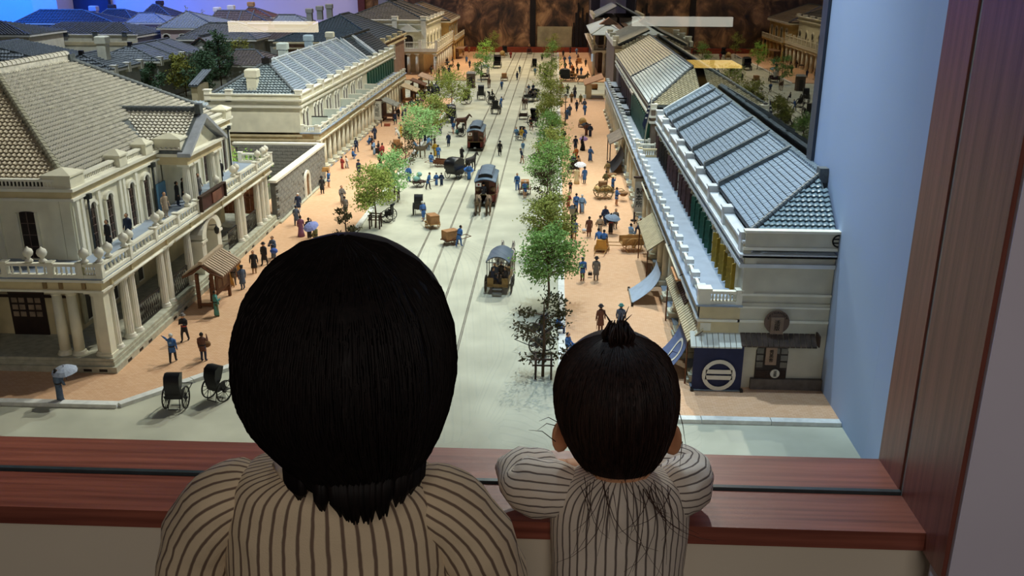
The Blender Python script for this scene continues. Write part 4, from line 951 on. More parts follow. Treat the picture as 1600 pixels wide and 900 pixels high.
# third right house: small gable with boards, then a veranda house and far roofs
r3=thing('building','small brown house with a boarded gable between the tan roof and the veranda house','building',(.45,6.05,0),0,None,True)
part(r3,'wall',mat('wall_taupe','8C7C6C',.8,.1,30),(.355,.574,5.72,6.6,0,.40)); part(r3,'parapet',CREAM2,(.345,.365,5.72,6.6,.40,.43)); part(r3,'end_beam',CREAMD,(.36,.574,5.71,5.73,.36,.38))
for k in range(3): cap_block(r3,.365,5.8+.3*k,.40,.455,.035,.04,CREAM2)
roof_face(r3,[(.38,5.74,.41),(.38,6.55,.41),(.565,6.55,.495),(.565,5.74,.495)],.02,.02,mat('roof_pale_brown','A89C84',.6,.12,40),'rib',0)
for k in range(8): part(r3,'board',mat('board_ivory','CFC8AE',.7,.1,30),(.40+k*.021,.418+k*.021,5.715,5.722,.38,.408+k*.0095))
r4=thing('building','two storey veranda house with a light blue hipped awning roof on the right','building',(.45,7.9,0),0,None,True)
part(r4,'wall',mat('wall_dark_brown','4D3B34',.8,.15,30),(.36,.574,7.95,8.9,0,.36)); part(r4,'balcony_deck',CREAM2,(.30,.574,7.70,8.9,.195,.21))
hip_roof(r4,.285,.574,7.66,8.95,.335,.405,'y',(.3,.3),0,0,mat('roof_sky_blue','A9BCCB',.45,.08,30),'rib','',LEADW,.006)
for x in (.315,.40,.485,.565): MB().box(x-.006,x+.006,7.72,7.732,.21,.335).build('post',CREAMD,r4); column(r4,x,7.735,0,.195,.014,CREAM2)
balustrade(r4,(.305,7.72),(.572,7.72),.21,.25,3,7,mat('rail_brown_pale','9A8674',.7,.1,40),.012,False); balustrade(r4,(.305,8.9),(.305,7.72),.21,.25,5,7,CREAM2,.02,False)
MB().prism([(.36,.40),(.52,.40),(.44,.455)],'y',7.9,8.0).build('gable',mat('gable_red_brown','8A6A58',.7,.1,30),r4)
part(r4,'hanging_lamp_sign',emit('lamp_sign_blue','BFD8EE',.35),(.292,.306,7.66,7.675,.125,.185))
r5=thing('building','far right house with bluish ribbed roof beside the mural','building',(.45,9.4,0),0,None,True)
part(r5,'wall',mat('wall_brown_grey','6E6258',.8,.1,30),(.36,.574,9.0,9.88,0,.40)); part(r5,'parapet',CREAM2,(.345,.368,9.0,9.88,.385,.41),(.30,.574,8.99,9.88,.19,.20))
roof_face(r5,[(.37,9.0,.40),(.37,9.88,.40),(.565,9.88,.50),(.565,9.0,.50)],.02,.02,mat('roof_steel_blue','7F93A8',.4,.15,40),'rib',0)
for k in range(4): MB().slab([(.365,9.05+k*.22,.415),(.365,9.07+k*.22,.415),(.566,9.07+k*.22,.515),(.566,9.05+k*.22,.515)],.014).build('party_ridge',LEADW,r5)
for k in range(8): cap_block(r5,.355,9.03+k*.11,.405,.432,.024,.03,CREAM2)
for k in range(10): cap_block(r4,.30,7.75+k*.12,.25,.27,.02,.03,CREAM2,'balcony_block')
MB().slab([(.20,6.30,.10),(.20,6.62,.10),(.33,6.62,.145),(.33,6.30,.145)],.006).build('pent_roof',mat('pent_salmon','B98B69',.8,.1,40),r3)
for y in (6.32,6.6): part(r3,'post',CREAMD,(.215,.25,y-.012,y+.012,0,.105))

# ---------------------------------------------------------------- rooftops of the quarter behind
def houseY(name,label,B,C,r0,r1,ze,zr,width,wall,roof,kind='slate',tw=.02,ch=(),verge=(),block=True,faces='FR'):
    b_=at(B[0],B[1],ze); c_=at(C[0],C[1],ze); y0,y1=b_.y,c_.y; x1=(b_.x+c_.x)/2; x0=x1-width
    i0=max(.05,min(at(*r0,zr).y-y0,(y1-y0)*.5)); i1=.1
    t=thing('building',label,'building',((x0+x1)/2,(y0+y1)/2,0),0,None,True)
    part(t,'wall',wall,(x0+.02,x1-.02,y0+.02,y1-.02,0,ze)); part(t,'cornice',CREAM2,(x0-.004,x1+.004,y0-.004,y1+.004,ze-.012,ze))
    hip_roof(t,x0,x1,y0,y1,ze,zr,'y',(i0,i1),tw,tw,roof,kind,faces,RIDGE,.007,verge)
    if block:
        for k in range(3): cap_block(t,x1-.01,y0+.03+(y1-y0-.06)*k/2,ze-.03,ze+.028,.035,.035,CREAM2)
    for (cx,cy,z0,z1,w_,m) in ch: chimney(t,x0+cx*width,y0+cy*(y1-y0),z0,z1,w_,m)
    ridge_end=MB().box(x0+width/2-.012,x0+width/2+.012,y0+i0-.012,y0+i0+.012,zr,zr+.026).build('ridge_end_ornament',IRON,t)
    return t
def houseX(label,Yf,L,R,r0,r1,dep,wall,roof,kind='slate',tw=.024,verge=(),ch=(),par=0,faces='FR',win=0):
    a=atY(*L,Yf);b=atY(*R,Yf); ze=(a.z+b.z)/2; p=atY(*r0,Yf+dep/2);q=atY(*r1,Yf+dep/2); zr=max((p.z+q.z)/2,ze+.03)
    t=thing('building',label,'building',((a.x+b.x)/2,Yf+dep/2,0),0,None,True)
    part(t,'wall',wall,(a.x+.02,b.x-.02,Yf+.02,Yf+dep-.02,0,ze)); part(t,'cornice',CREAM2,(a.x-.004,b.x+.004,Yf-.004,Yf+dep+.004,ze-.012,ze-.001))
    if par: part(t,'parapet',CREAM,(a.x-.02,b.x+.02,Yf-.03,Yf-.015,ze-par,ze+.012)); part(t,'parapet_coping',CREAM2,(a.x-.025,b.x+.025,Yf-.04,Yf-.01,ze+.012,ze+.02)); part(t,'parapet_band',CREAMD,(a.x-.02,b.x+.02,Yf-.036,Yf-.03,ze-par*.55,ze-par*.35))
    hip_roof(t,a.x,b.x,Yf,Yf+dep,ze,zr,'x',(max(.03,p.x-a.x),max(.03,b.x-q.x)),tw,tw,roof,kind,faces,RIDGE,.008,verge)
    for (u,v0,v1,w_,m) in ch:
        c0=atY(u,v1,Yf+dep*.6);c1=atY(u,v0,Yf+dep*.6); chimney(t,c0.x,Yf+dep*.6,c0.z-.05,c1.z,w_,m)
    if par:
        for k in range(4): cap_block(t,a.x+(b.x-a.x)*(k+.3)/3.6,Yf-.025,ze,ze+.04,.04,.035,RIDGE)
    f=Face('S',Yf+.02)
    for k in range(win): window(t,f,a.x+(b.x-a.x)*(k+.5)/win,.05,ze-.15,ze-.05,.02,CREAM2,DARKWIN,(1,1),True,.006)
    return t
GW=mat('wall_grey_lilac','A9A6B4',.8,.06,20); PW=mat('wall_pink_cream','D8C2BC',.8,.06,20); OW=mat('wall_olive_cream','9C9D90',.8,.08,20)
G1=mat('roof_grey_town','767C80',.5,.15,60); G2=mat('roof_pale_town','9AA8AE',.45,.12,60); G3=mat('roof_brown_town','6B625A',.6,.15,60); G4=mat('roof_dark_town','3F4044',.5,.15,60)
houseY('h','grey roofed town house with ribbed hip just behind the hall roof, far left',(83,100),(160,88),(58,73),(96,64),.26,.37,.95,OW,G1,'pan',.022)
houseY('h','small grey hipped house with a tall cream chimney behind the hall ridge',(186,110),(216,99),(158,88),(196,79),.25,.335,.42,OW,G1,'pan',.020,((.72,.35,.29,.44,.055,CREAM),))
houseY('h','grey roofed house with party ridges left of the garden trees',(250,96),(320,79),(230,72),(283,62),.25,.34,.46,OW,G1,'slate',.02,(),(.35,.62))
houseX('long grey roofed block with a banded parapet in front of the dark roof',7.6,(48,56),(212,58),(95,36),(192,37),.7,GW,G1,'pan',.028,(.28,.62),(),.12)
houseX('cream cornered house with grey hip roof at the far left edge',7.0,(-70,56),(46,54),(-40,34),(4,35),.55,CREAM,G1,'pan',.026)
houseX('big dark roofed house against the blue wall',8.75,(22,37),(180,36),(62,16),(131,17),.42,GW,G4,'slate',.03,(),(),0,'FR',5)
houseX('pale roofed pinkish house beyond the long parapet block',8.7,(196,36),(262,36),(212,21),(240,21),.5,PW,G2,'slate',.028)
houseX('pink walled house with steep pale pyramid roof and arched windows',8.0,(245,44),(345,45),(291,19),(294,19),.7,PW,G2,'slate',.026,(),(),0,'FR',4)
houseX('low grey ridge roof house between the pink house and garden trees',7.5,(276,62),(400,62),(326,37),(372,37),.5,OW,G1,'slate',.024)
houseX('far house with a party-ridged roof and twin chimneys on the lilac wall side',9.0,(325,36),(420,34),(340,20),(385,15),.27,PW,G3,'slate',.03,(.3,.5,.7),((340,11,22,.05,CREAM2),(362,8,20,.05,CREAM2)))
houseX('brown roofed far house with one chimney near the lilac wall',9.3,(376,27),(424,27),(388,13),(400,13),.3,PW,mat('roof_rust','7A5644',.6,.15,50),'slate',.03,(),((393,3,16,.05,WOODL),))
houseX('pale roofed far house with three chimneys left of the dark roof',8.7,(424,36),(480,36),(434,24),(462,24),.3,OW,G2,'slate',.03,(),((484,13,26,.05,OW),(500,9,22,.05,OW),(515,6,20,.05,OW)))
houseX('dull brown roofed house behind the trees, upper one',7.8,(395,64),(515,60),(420,50),(480,46),.6,OW,G3,'slate',.026)
houseX('dull brown roofed house behind the slate roof, lower one',6.6,(346,104),(424,101),(366,80),(400,78),.5,OW,G3,'slate',.024)
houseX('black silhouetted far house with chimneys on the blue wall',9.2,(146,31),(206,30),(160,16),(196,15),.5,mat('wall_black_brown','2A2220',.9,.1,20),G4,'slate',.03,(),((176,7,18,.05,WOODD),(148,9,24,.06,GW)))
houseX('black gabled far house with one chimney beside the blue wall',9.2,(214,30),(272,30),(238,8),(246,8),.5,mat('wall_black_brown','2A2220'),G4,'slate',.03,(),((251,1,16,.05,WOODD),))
# timber gabled house among the garden trees
q=at(318,100,.12); tg=thing('building','timber framed house with a dark gable among the garden trees','building',(q.x,q.y,0),0,None,True); x,y=q.x,q.y
part(tg,'wall',mat('plaster_off_white','B9B7A9',.8,.06,30),(x-.09,x+.09,y,y+.2,0,.24))
MB().prism([(x-.09,.24),(x+.09,.24),(x,.31)],'y',y,y+.02).build('gable_wall',mat('plaster_off_white','B9B7A9'),tg)
for s in (-1,1): MB().slab([(x,y-.03,.325),(x+s*.13,y-.03,.235),(x+s*.13,y+.21,.235),(x,y+.21,.325)],.012).build('roof_slab',G1,tg); MB().tube([(x,y-.03,.322),(x+s*.13,y-.03,.232)],.006,4).build('bargeboard',WOODD,tg)
for z in (.13,.20,.245): part(tg,'beam',WOODD,(x-.09,x+.09,y-.004,y,z,z+.008))
for k in (-.09,-.03,.03,.086): part(tg,'timber_post',WOODD,(x+k-.003,x+k+.004,y-.004,y,0,.25))
MB().slab([(x-.16,y-.12,.11),(x+.16,y-.12,.11),(x+.11,y,.155),(x-.11,y,.155)],.008).build('lower_roof',mat('roof_moss','5A6A5E',.7,.15,40),tg)
ridge_line(tg,(x,y-.03,.33),(x,y+.21,.33),.009,RIDGE,.04)
for k,(u,v,w_,h,lb) in enumerate(((303,136,.05,.20,'tall narrow grey tiled shed roof among the garden trees'),)):
    q=at(u,v,.12); t=thing('shed',lb,'shed',(q.x,q.y,0),0,None,True)
    part(t,'wall',CREAMD,(q.x-.02,q.x+.02,q.y,q.y+.2,0,.128)); roof_face(t,[(q.x-.028,q.y-.02,.13),(q.x+.028,q.y-.02,.13),(q.x+.028,q.y+.25,.20),(q.x-.028,q.y+.25,.20)],.02,.02,G1,'rib',0)
q=at(290,150,.24); t=thing('wall_roof','long grey tiled wall roof left of the slate roofed house','roof',(q.x,q.y,0),0,None,True)
part(t,'wall',CREAMD,(-1.85,-1.46,4.02,4.06,0,.24)); roof_face(t,[(-1.9,3.96,.235),(-1.46,3.96,.235),(-1.46,4.05,.28),(-1.9,4.05,.28)],.018,.02,G2,'rib',0)
# ---------------------------------------------------------------- trees
LEAF={}
def leafmat(n,c1,c2):
    if n not in LEAF: LEAF[n]=mat('foliage_'+n,c1,.75,0,220,0,0,0,None,.2,c2)
    return LEAF[n]
LEAFC={'green':('A4C873','4C7E38'),'olive':('B2B860','5F722F'),'lime':('C3CF6E','6D8A3A'),'dark':('4E4A26','1F2012'),'pale':('B9DE98','6FA85C'),'pine':('5F7A55','1F3826'),'bright':('B5DD6E','6FA238'),'gold':('A8A24A','4C5A22')}
def tree(name,label,x,y,h,w,kind,n=900,trunk=.0035,z0=.004,bare=.35,group=None,shape=1.0,leaf=.0042,lean=0):
    t=thing(name,label,'tree',(x,y,z0),0,group); rnd=random.Random(hash((round(x,3),round(y,3),kind))&0xffff)
    tm=mat('trunk_brown','5A4632',.85,.2,60); b=MB(); pts=[(0,0,0)]
    for i in range(1,5): pts.append((rnd.uniform(-.004,.004)+lean*i/4,rnd.uniform(-.004,.004),h*.9*i/4))
    b.tube(pts,[trunk,trunk*.85,trunk*.7,trunk*.5,trunk*.25],6); b.build('trunk',tm,t)
    n=int(n*(1.5 if kind=='dark' else 2.6)); w*=1.32; b=MB(); f=MB(); cl=[]
    nb=max(5,int(n/70))
    for i in range(nb):
        q=bare+(1-bare)*(i+.5)/nb; a=rnd.uniform(0,2*PI)+i*2.4; prof=math.sin(PI*min(1,max(.06,(q-bare)/(1-bare)*.80+.18)))**.7*shape
        L=w/2*(.45+.55*prof)*rnd.uniform(.75,1.05); zc=h*(q*.94); s=Vector((lean*q,0,zc*.93)); e=Vector((lean*q+L*math.cos(a),L*math.sin(a),zc+rnd.uniform(-.2,.35)*L))
        b.tube([s,(s+e)/2+Vector((0,0,L*.08)),e],[trunk*.35,trunk*.25,trunk*.12],4); cl.append((s,e,L))
        for k in range(2):
            m_=s.lerp(e,rnd.uniform(.35,.8)); e2=m_+Vector((rnd.uniform(-1,1),rnd.uniform(-1,1),rnd.uniform(-.3,.8)))*L*.35; b.tube([m_,e2],[trunk*.2,trunk*.1],3); cl.append((m_,e2,L*.5))
    cl.append((Vector((lean,0,h*.8)),Vector((lean,0,h)),w*.2))
    b.build('branches',tm,t,'stuff')
    for i in range(n):
        s,e,L=cl[i%len(cl)]; p=s.lerp(e,rnd.random()**.55)
        p=p+Vector((rnd.gauss(0,1),rnd.gauss(0,1),rnd.gauss(0,.8)))*(w*.055)
        d=Vector((rnd.gauss(0,1),rnd.gauss(0,1),rnd.gauss(0,1)+.3)).normalized(); u=d.orthogonal().normalized()*leaf*rnd.uniform(.8,1.5); v=d*leaf*rnd.uniform(1.0,2.2); wv=d.cross(u)
        if i%2: f.add([p-u*.5,p+u*.5,p+v+wv*.2],[(0,1,2)])
        else: f.add([p-u*.5,p+wv*.4,p+u*.5+v*.2,p+v],[(0,1,2,3)])
    f.build('foliage',leafmat(kind,*LEAFC[kind]),t,'stuff'); return t
def guard(x,y,h=.045,w=.036,lb=''):
    t=thing('tree_guard',lb,'guard',(x,y,0)); 
    for sx in (-1,1):
        for sy in (-1,1): part(t,'post',WOODD,(sx*w/2-.0022,sx*w/2+.0022,sy*w/2-.0022,sy*w/2+.0022,0,h))
    for z in (h*.62,h*.9):
        for s in (-1,1): part(t,'rail',WOODD,(-w/2-.006,w/2+.006,s*w/2-.0015,s*w/2+.0015,z,z+.003)); part(t,'rail',WOODD,(s*w/2-.0015,s*w/2+.0015,-w/2-.006,w/2+.006,z,z+.003))
GRT='street trees along the tram street'
def ptree(u,v,top,wpx,kind,label,n,bare=.35,sh=1.0,leaf=.0042,z0=.0,trunk=.0035,lean=0,name='street_tree'):
    p=at(u,v,z0); q=atY(u,top,p.y); sc=(p-CAM).length/F
    return tree(name,label,p.x,p.y,max(.04,q.z-z0),wpx*sc,kind,n,trunk,z0,bare,GRT,sh,leaf,lean)
T=[(848,588,452,78,'dark','sparse dark brown-leaved street tree inside the nearest wooden guard',520,.18),
(855,482,352,80,'green','full green street tree just behind the sparse dark tree on the right',1500,.42),
(858,402,300,72,'olive','olive green bushy tree behind the full green tree, right row',1300,.30),
(855,352,258,46,'dark','thin dark tree half hidden in the right row above the olive tree',420,.3),
(858,316,222,66,'green','green tree beside the white parasol lady, right row',1200,.30),
(860,276,196,48,'olive','mid row olive green tree opposite the near rickshaw with passengers',800,.3),
(861,240,172,48,'green','fresh green tree next to the blue workers, right row middle',800,.3),
(861,208,146,42,'olive','yellow-green tree opposite the pair of carriages, right row',700,.25),
(861,178,122,40,'olive','dense yellow-green tree left of the far lamp post',700,.25),
(860,150,98,40,'lime','light green tree before the far street crossing, right row',600,.25),
(862,118,62,30,'green','tall green tree near the end of the right row',500,.2),
(864,88,52,26,'olive','last small tree at the end of the right row',300,.25),
(543,388,322,34,'dark','dark sparse shrub tree just above the bigger head on left pavement',460,.10),
(587,356,258,60,'lime','yellow-green tree in a wooden guard beside the black rickshaw, left row',1200,.40),
(616,314,236,50,'pale','pale green tree in a guard behind the yellow-green tree, left row',900,.35),
(634,262,208,44,'dark','dark olive shrub tree beside the crate cart, left row',460,.15),
(657,246,164,56,'pale','bright pale green tree before the ox cart, left row',1100,.42),
(674,228,146,52,'olive','olive tree in a tall guard behind the bright pale tree, left row',900,.40),
(706,170,112,58,'lime','wide yellow-green tree beside the far rickshaws, left row',1000,.30),
(700,132,96,24,'dark','small dark shrub tree behind the wide yellow-green tree',260,.15),
(752,128,80,30,'green','round dark green tree behind the open omnibus, left row far',500,.25),
(760,105,62,26,'bright','bright yellow-green tree at the far left row',420,.25),
(772,88,48,22,'olive','last small tree of the left row before the end wall',300,.25)]
for (u,v,top,wp,k,lb,n,br) in T: ptree(u,v,top,wp,k,lb,n,br,1.0,.0056 if v<230 else .0047)
p=at(848,590); guard(-.013,1.845,.05,.034,'dark wooden tree guard in front of the near kerb rickshaws')
for (u,v,lb) in ((587,356,'wooden tree guard next to the black rickshaw on the left kerb'),(616,314,'wooden tree guard around the pale green tree'),(674,228,'tall wooden tree guard by the policeman figure')): p=at(u,v); guard(p.x,p.y,.05,.034,lb)
# garden trees behind the hall
for (u,v,top,wp,k,lb,n) in ((40,108,78,26,'pine','small dark conifer between the far left grey roofs',400),(217,132,86,30,'gold','golden green bush tree behind the hall roof hip',600),(262,135,98,44,'pine','dark garden shrub right of the golden bush tree',700),(290,138,84,38,'gold','olive garden tree behind the hall hip end',700),(322,140,78,44,'pine','broad dark pine in the garden beside the tiled shed',900),(346,130,46,34,'pine','tall dark pine in front of the timber gabled house',800),(378,112,60,36,'gold','brownish thin tree right of the tall dark pine',500),(442,98,68,30,'gold','dull brown tree behind the slate roof chimneys',400),(238,142,96,34,'pine','low dark tree between the golden bush and the garden shrub',600),(282,120,88,36,'pine','dark tree behind the low garden shrub, under the party ridged roof',700),(338,112,66,40,'pine','dark spreading tree right of the tiled shed',700),(255,112,92,30,'gold','pale dusty tree behind the low dark garden tree',400),(292,30,10,14,'gold','tiny tree top behind the pale pyramid roof',160),(318,34,16,16,'gold','tiny round tree right of the pale pyramid roof',160),(250,34,20,14,'pine','tiny dark tree left of the pale pyramid roof',160)):
    p=at(u,v,.06) if v>60 else atY(u,v,9.4); q=atY(u,top,p.y); sc=(p-CAM).length/F
    tree('garden_tree',lb,p.x,p.y,max(.05,q.z-.0),wp*sc,k,n,.005,0,.25,'garden trees of the quarter behind',1.1,.0085)
q=(-1.05,3.35)
tree('garden_shrub','bright light green shrub tree behind the hall balcony and block wall',-1.18,3.30,.19,.20,'bright',900,.004,0,.45,None,1.1,.005)
# ---------------------------------------------------------------- figures
S=.0412
CLOTH={'navy':'27344F','blue':'3E6CA8','lightblue':'86AAD0','sky':'6E9CCB','black':'1C1B1E','dark':'2B2A2E','grey':'77736F','brown':'6A4435','tan':'B08A5E','beige':'B7A48C','white':'DAD8D2','red':'A3413C','green':'3C5A46','teal':'4F8F87','yellow':'CFA83E','mauve':'8A5A78','olive':'6B6A42','cream':'D8C79A','orange':'C0723A','purple':'6D4F86','skin':'C99A78','slate':'56657C','khaki':'8E7A4E'}
def cl(n): return cm(CLOTH[n],.8)
def fig_core(kind,pose,seed,lower='stand'):
    r=random.Random(seed); b=MB(); j=lambda a:r.uniform(-a,a)
    sit=pose in('sit','crouch'); hz=.50 if sit and pose=='sit' else (.30 if pose=='crouch' else .86)
    lean=.0
    if pose in('pull','push'): lean=.16
    if pose=='bow': lean=.38
    st=.20 if lower=='walk' or pose in('pull','push') else .03
    # legs (material 1 lower, 0 skin)
    for s in (-1,1):
        hx=s*.095
        if sit:
            k=Vector((s*.12,.34,hz+.02 if pose=='sit' else hz+.16)); a=Vector((s*.12,.36 if pose=='sit' else .05,.06))
            b.tube([(hx,0,hz),k,a,a+Vector((0,.14,-.03))],[.095,.075,.05,.045],6,1)
        else:
            f=s*st; b.tube([(hx,0,hz),(hx*1.02,f*.55+.02,.47),(hx*1.05,f*.9-.02,.09),(hx*1.1,f+.10,.035)],[.105,.078,.052,.05],6,1)
    c=hz; L=lambda t:lean*t
    # torso, neck and head as one lofted skin
    b.tube([(0,L(0),c-.06),(0,L(.2),c+.08),(0,L(.7),c+.32),(0,L(1.0),c+.50),(0,L(1.05),c+.56),(0,L(1.1),c+.60)],[(.15,.11),(.165,.12),(.185,.125),(.16,.10),(.07,.07),(.058,.058)],8,2)
    hd=Vector((j(.02),L(1.2)+.02,c+.70)); b.tube([(0,L(1.1),c+.58),hd+Vector((0,-.0,-.10)),hd+Vector((0,.012,-.04)),hd+Vector((0,.0,.03)),hd+Vector((0,-.01,.09)),hd+Vector((0,-.01,.125))],[.055,.07,.098,.105,.075,.02],8,0)
    sh=c+.47
    def arm(s,p1,p2):
        b.tube([(s*.14,L(.95),sh),(s*.20,L(.95),sh-.02),p1],[.06,.07,.055],6,2); b.tube([p1,p2],[.055,.04],6,2)
        d=(Vector(p2)-Vector(p1)).normalized(); q=Vector(p2); b.tube([q,q+d*.05,q+d*.10],[.032,.042,.02],5,0)
    y=L(.9)
    for s in (-1,1):
        P=pose
        if P=='carry' or (P=='hold' and s==1): arm(s,(s*.24,y+.06,sh-.27),(s*.12,y+.28,sh-.20))
        elif P=='up' and s==1 or P=='parasol' and s==1: arm(s,(s*.27,y+.10,sh-.14),(s*.22,y+.16,sh+.14))
        elif P=='wave' and s==-1: arm(s,(s*.30,y+.12,sh+.02),(s*.48,y+.20,sh+.12))
        elif P in('push','pull'): arm(s,(s*.26,y-.02,sh-.26),(s*.24,y+(.28 if P=='push' else -.1),sh-.42))
        elif P in('sit','crouch'): arm(s,(s*.23,y+.08,sh-.26),(s*.15,y+.28,sh-.36))
        else: arm(s,(s*.25,y+j(.04),sh-.28),(s*.26+j(.03),y+.05+j(.05),sh-.52))
    return b,c,hd,lean
_fn=0
def fig(loc,kind,coat,lower,hat,pose,rz,label,scale=1.0,group=None,walk='stand'):
    global _fn; _fn+=1
    b,c,hd,lean=fig_core(kind,pose,_fn,walk)
    k=S*scale; M=Matrix.Scale(k,4)
    lo={'bare':'skin'}.get(lower,lower)
    o=b.xf(M).build('figurine',[SKIN,cl(lo),cl(coat)]); tag(o,label,'figurine',group); o.location=loc; o.rotation_euler=(0,0,rad(rz))
    g=MB()
    if kind in('robe','dress','coat','hapi','apron'):
        low={'robe':.10,'dress':.03,'coat':.42,'hapi':.62,'apron':.35}[kind]
        fl={'robe':.19,'dress':.34,'coat':.22,'hapi':.20,'apron':.20}[kind]
        if pose in('sit','crouch'): low=max(low,c-.12)
        L=lambda t:lean*t
        rr=[(fl,fl*.85),(fl*.85+.02,fl*.7+.01),(.172,.135),(.20,.15),(.185,.13),(.09,.085)]
        zz=[low,(low+c)/2,c+.10,c+.34,c+.50,c+.565]; ll=[-.02,0,.2,.7,1.0,1.06]
        if kind=='dress': rr[0]=(.30,.36); rr[1]=(.22,.30)
        g.tube([(0,L(t)-(.07 if kind=='dress' and i==1 else 0),z) for i,(t,z) in enumerate(zip(ll,zz))],rr,10,0)
        m=coat if kind in('robe','coat','hapi') else lower
        g.xf(M).build({'robe':'kimono','dress':'gown','coat':'coat','hapi':'jacket','apron':'apron'}[kind],cl(m if kind!='dress' else coat),o)
        if kind in('robe','hapi'):
            q=MB().tube([(0,L(.2),c+.06),(0,L(.35),c+.14)],[(.185,.15),(.19,.152)],10,0).xf(M); q.build('sash',cl('dark' if coat not in('dark','black','navy') else ('slate' if coat=='navy' else 'red')),o)
        if kind=='robe':
            q=MB()
            for s in (-1,1): q.tube([(s*.2,L(.9)+.03,c+.38),(s*.27,L(.9)+.08,c+.20),(s*.26,L(.9)+.14,c+.02)],[(.07,.06),(.10,.06),(.12,.05)],6)
            q.xf(M).build('sleeves',cl(coat),o)
        if kind=='hapi' and coat in('blue','navy','sky'):
            q=MB().add([(-.075,lean*.8-.155,c+.28),(.075,lean*.8-.155,c+.28),(.07,lean*.85-.155,c+.40),(-.07,lean*.85-.155,c+.40)],[(0,1,2,3)]).xf(M); q.build('crest',cl('lightblue'),o)
    q=MB()
    if hat in('hair','bun',None):
        q.tube([hd+Vector((0,-.035,-.06)),hd+Vector((0,-.03,0)),hd+Vector((0,-.012,.07)),hd+Vector((0,-.01,.135))],[.085,.108,.100,.03],8)
        if hat=='bun': q.ball(hd+Vector((0,-.06,.13)),.07,7,4).ball(hd+Vector((0,-.11,.02)),.06,7,4)
        q.xf(M).build('hair',HAIRM,o)
    else:
        q.tube([hd+Vector((0,-.035,-.06)),hd+Vector((0,-.025,.03))],[.08,.106],8).xf(M).build('hair',HAIRM,o); q=MB()
        hc={'bowler':'dark','top':'black','flat':'navy','straw':'cream','white':'white','scarf':'white','cap':'black','grey':'grey','teal':'teal'}[hat]
        if hat in('straw',): q.lathe(hd,[(.27,.03),(.26,.045),(.02,.17),(.001,.175)],12)
        elif hat in('scarf','white'): q.tube([hd+Vector((0,-.02,-.05)),hd+Vector((0,-.015,.03)),hd+Vector((0,-.01,.10)),hd+Vector((0,-.01,.14))],[.10,.118,.10,.03],8)
        elif hat in('flat','cap'): q.lathe(hd,[(.11,.05),(.13,.09),(.12,.12),(.02,.135)],10).box(-.06,.06,.06,.17,.055,.07) if False else q.lathe(hd,[(.11,.05),(.13,.09),(.12,.12),(.02,.135)],10)
        elif hat=='top': q.lathe(hd,[(.19,.05),(.19,.06),(.105,.065),(.11,.26),(.02,.265)],10)
        else: q.lathe(hd,[(.185,.045),(.19,.055),(.115,.06),(.118,.13),(.09,.175),(.02,.19)],10)
        q.xf(M).build('hat',cl(hc),o)
    return o
def parasol(loc,col,label,r=.024,tilt=(0,0),h=.0):
    t=thing('parasol',label,'parasol',loc); t.rotation_euler=(rad(tilt[0]),rad(tilt[1]),0)
    b=MB(); n=12; vs=[];fs=[]
    for (q,z) in ((0.0,.0),(.35,-.0012),(.7,-.0045),(1,-.0105)):
        for k in range(n): a=2*PI*k/n; rr=r*q*(1 if k%2==0 else .95)+1e-5; vs.append((rr*math.cos(a),rr*math.sin(a),z))
    for i in range(3):
        for k in range(n): fs.append((i*n+k,(i+1)*n+k,(i+1)*n+(k+1)%n,i*n+(k+1)%n))
    b.add(vs,fs); b.v+=[(v[0],v[1],v[2]-.0006) for v in vs]; m=len(vs); b.f+=[[i+m for i in reversed(f)] for f in fs]; b.m+=[0]*len(fs); b.s+=[False]*len(fs)
    b.build('canopy',cl(col) if col in CLOTH else cm(col),t); MB().tube([(0,0,.004),(0,0,-.032)],.0007,5).build('shaft',WOODD,t)
    rb=MB()
    for k in range(0,n,2): a=2*PI*k/n; rb.tube([(0,0,-.001),(r*.98*math.cos(a),r*.98*math.sin(a),-.0118)],.0004,3)
    rb.build('ribs',WOODD,t,'stuff'); return t
# ---------------------------------------------------------------- vehicles and animals
def wheel_mb(r,n=12,tw=.0022,rim=None):
    b=MB(); rim=rim or r*.10; N=22
    vs=[];fs=[]
    for k in range(N):
        a=2*PI*k/N
        for q,x in ((r,-tw/2),(r,tw/2),(r-rim,tw/2),(r-rim,-tw/2)): vs.append((x,q*math.cos(a),q*math.sin(a)))
    for k in range(N):
        o=k*4;p=((k+1)%N)*4
        for i in range(4): fs.append((o+i,o+(i+1)%4,p+(i+1)%4,p+i))
    b.add(vs,fs)
    for k in range(n): a=2*PI*k/n; b.tube([(0,0,0),(0,(r-rim/2)*math.cos(a),(r-rim/2)*math.sin(a))],r*.028,4)
    b.tube([(-tw*1.4,0,0),(tw*1.4,0,0)],r*.13,8); return b
_wm={}
def wheels(t,spec,m,n=12,name='wheel'):
    for (x,y,r) in spec:
        k=(round(r,4),m.name,n)
        if k not in _wm: _wm[k]=wheel_mb(r,n).mesh('wheel',m)
        o=bpy.data.objects.new(name,_wm[k]); COL.objects.link(o); o.parent=t; o.location=(x,y,r); OFF[o.name]=Vector((0,0,0))
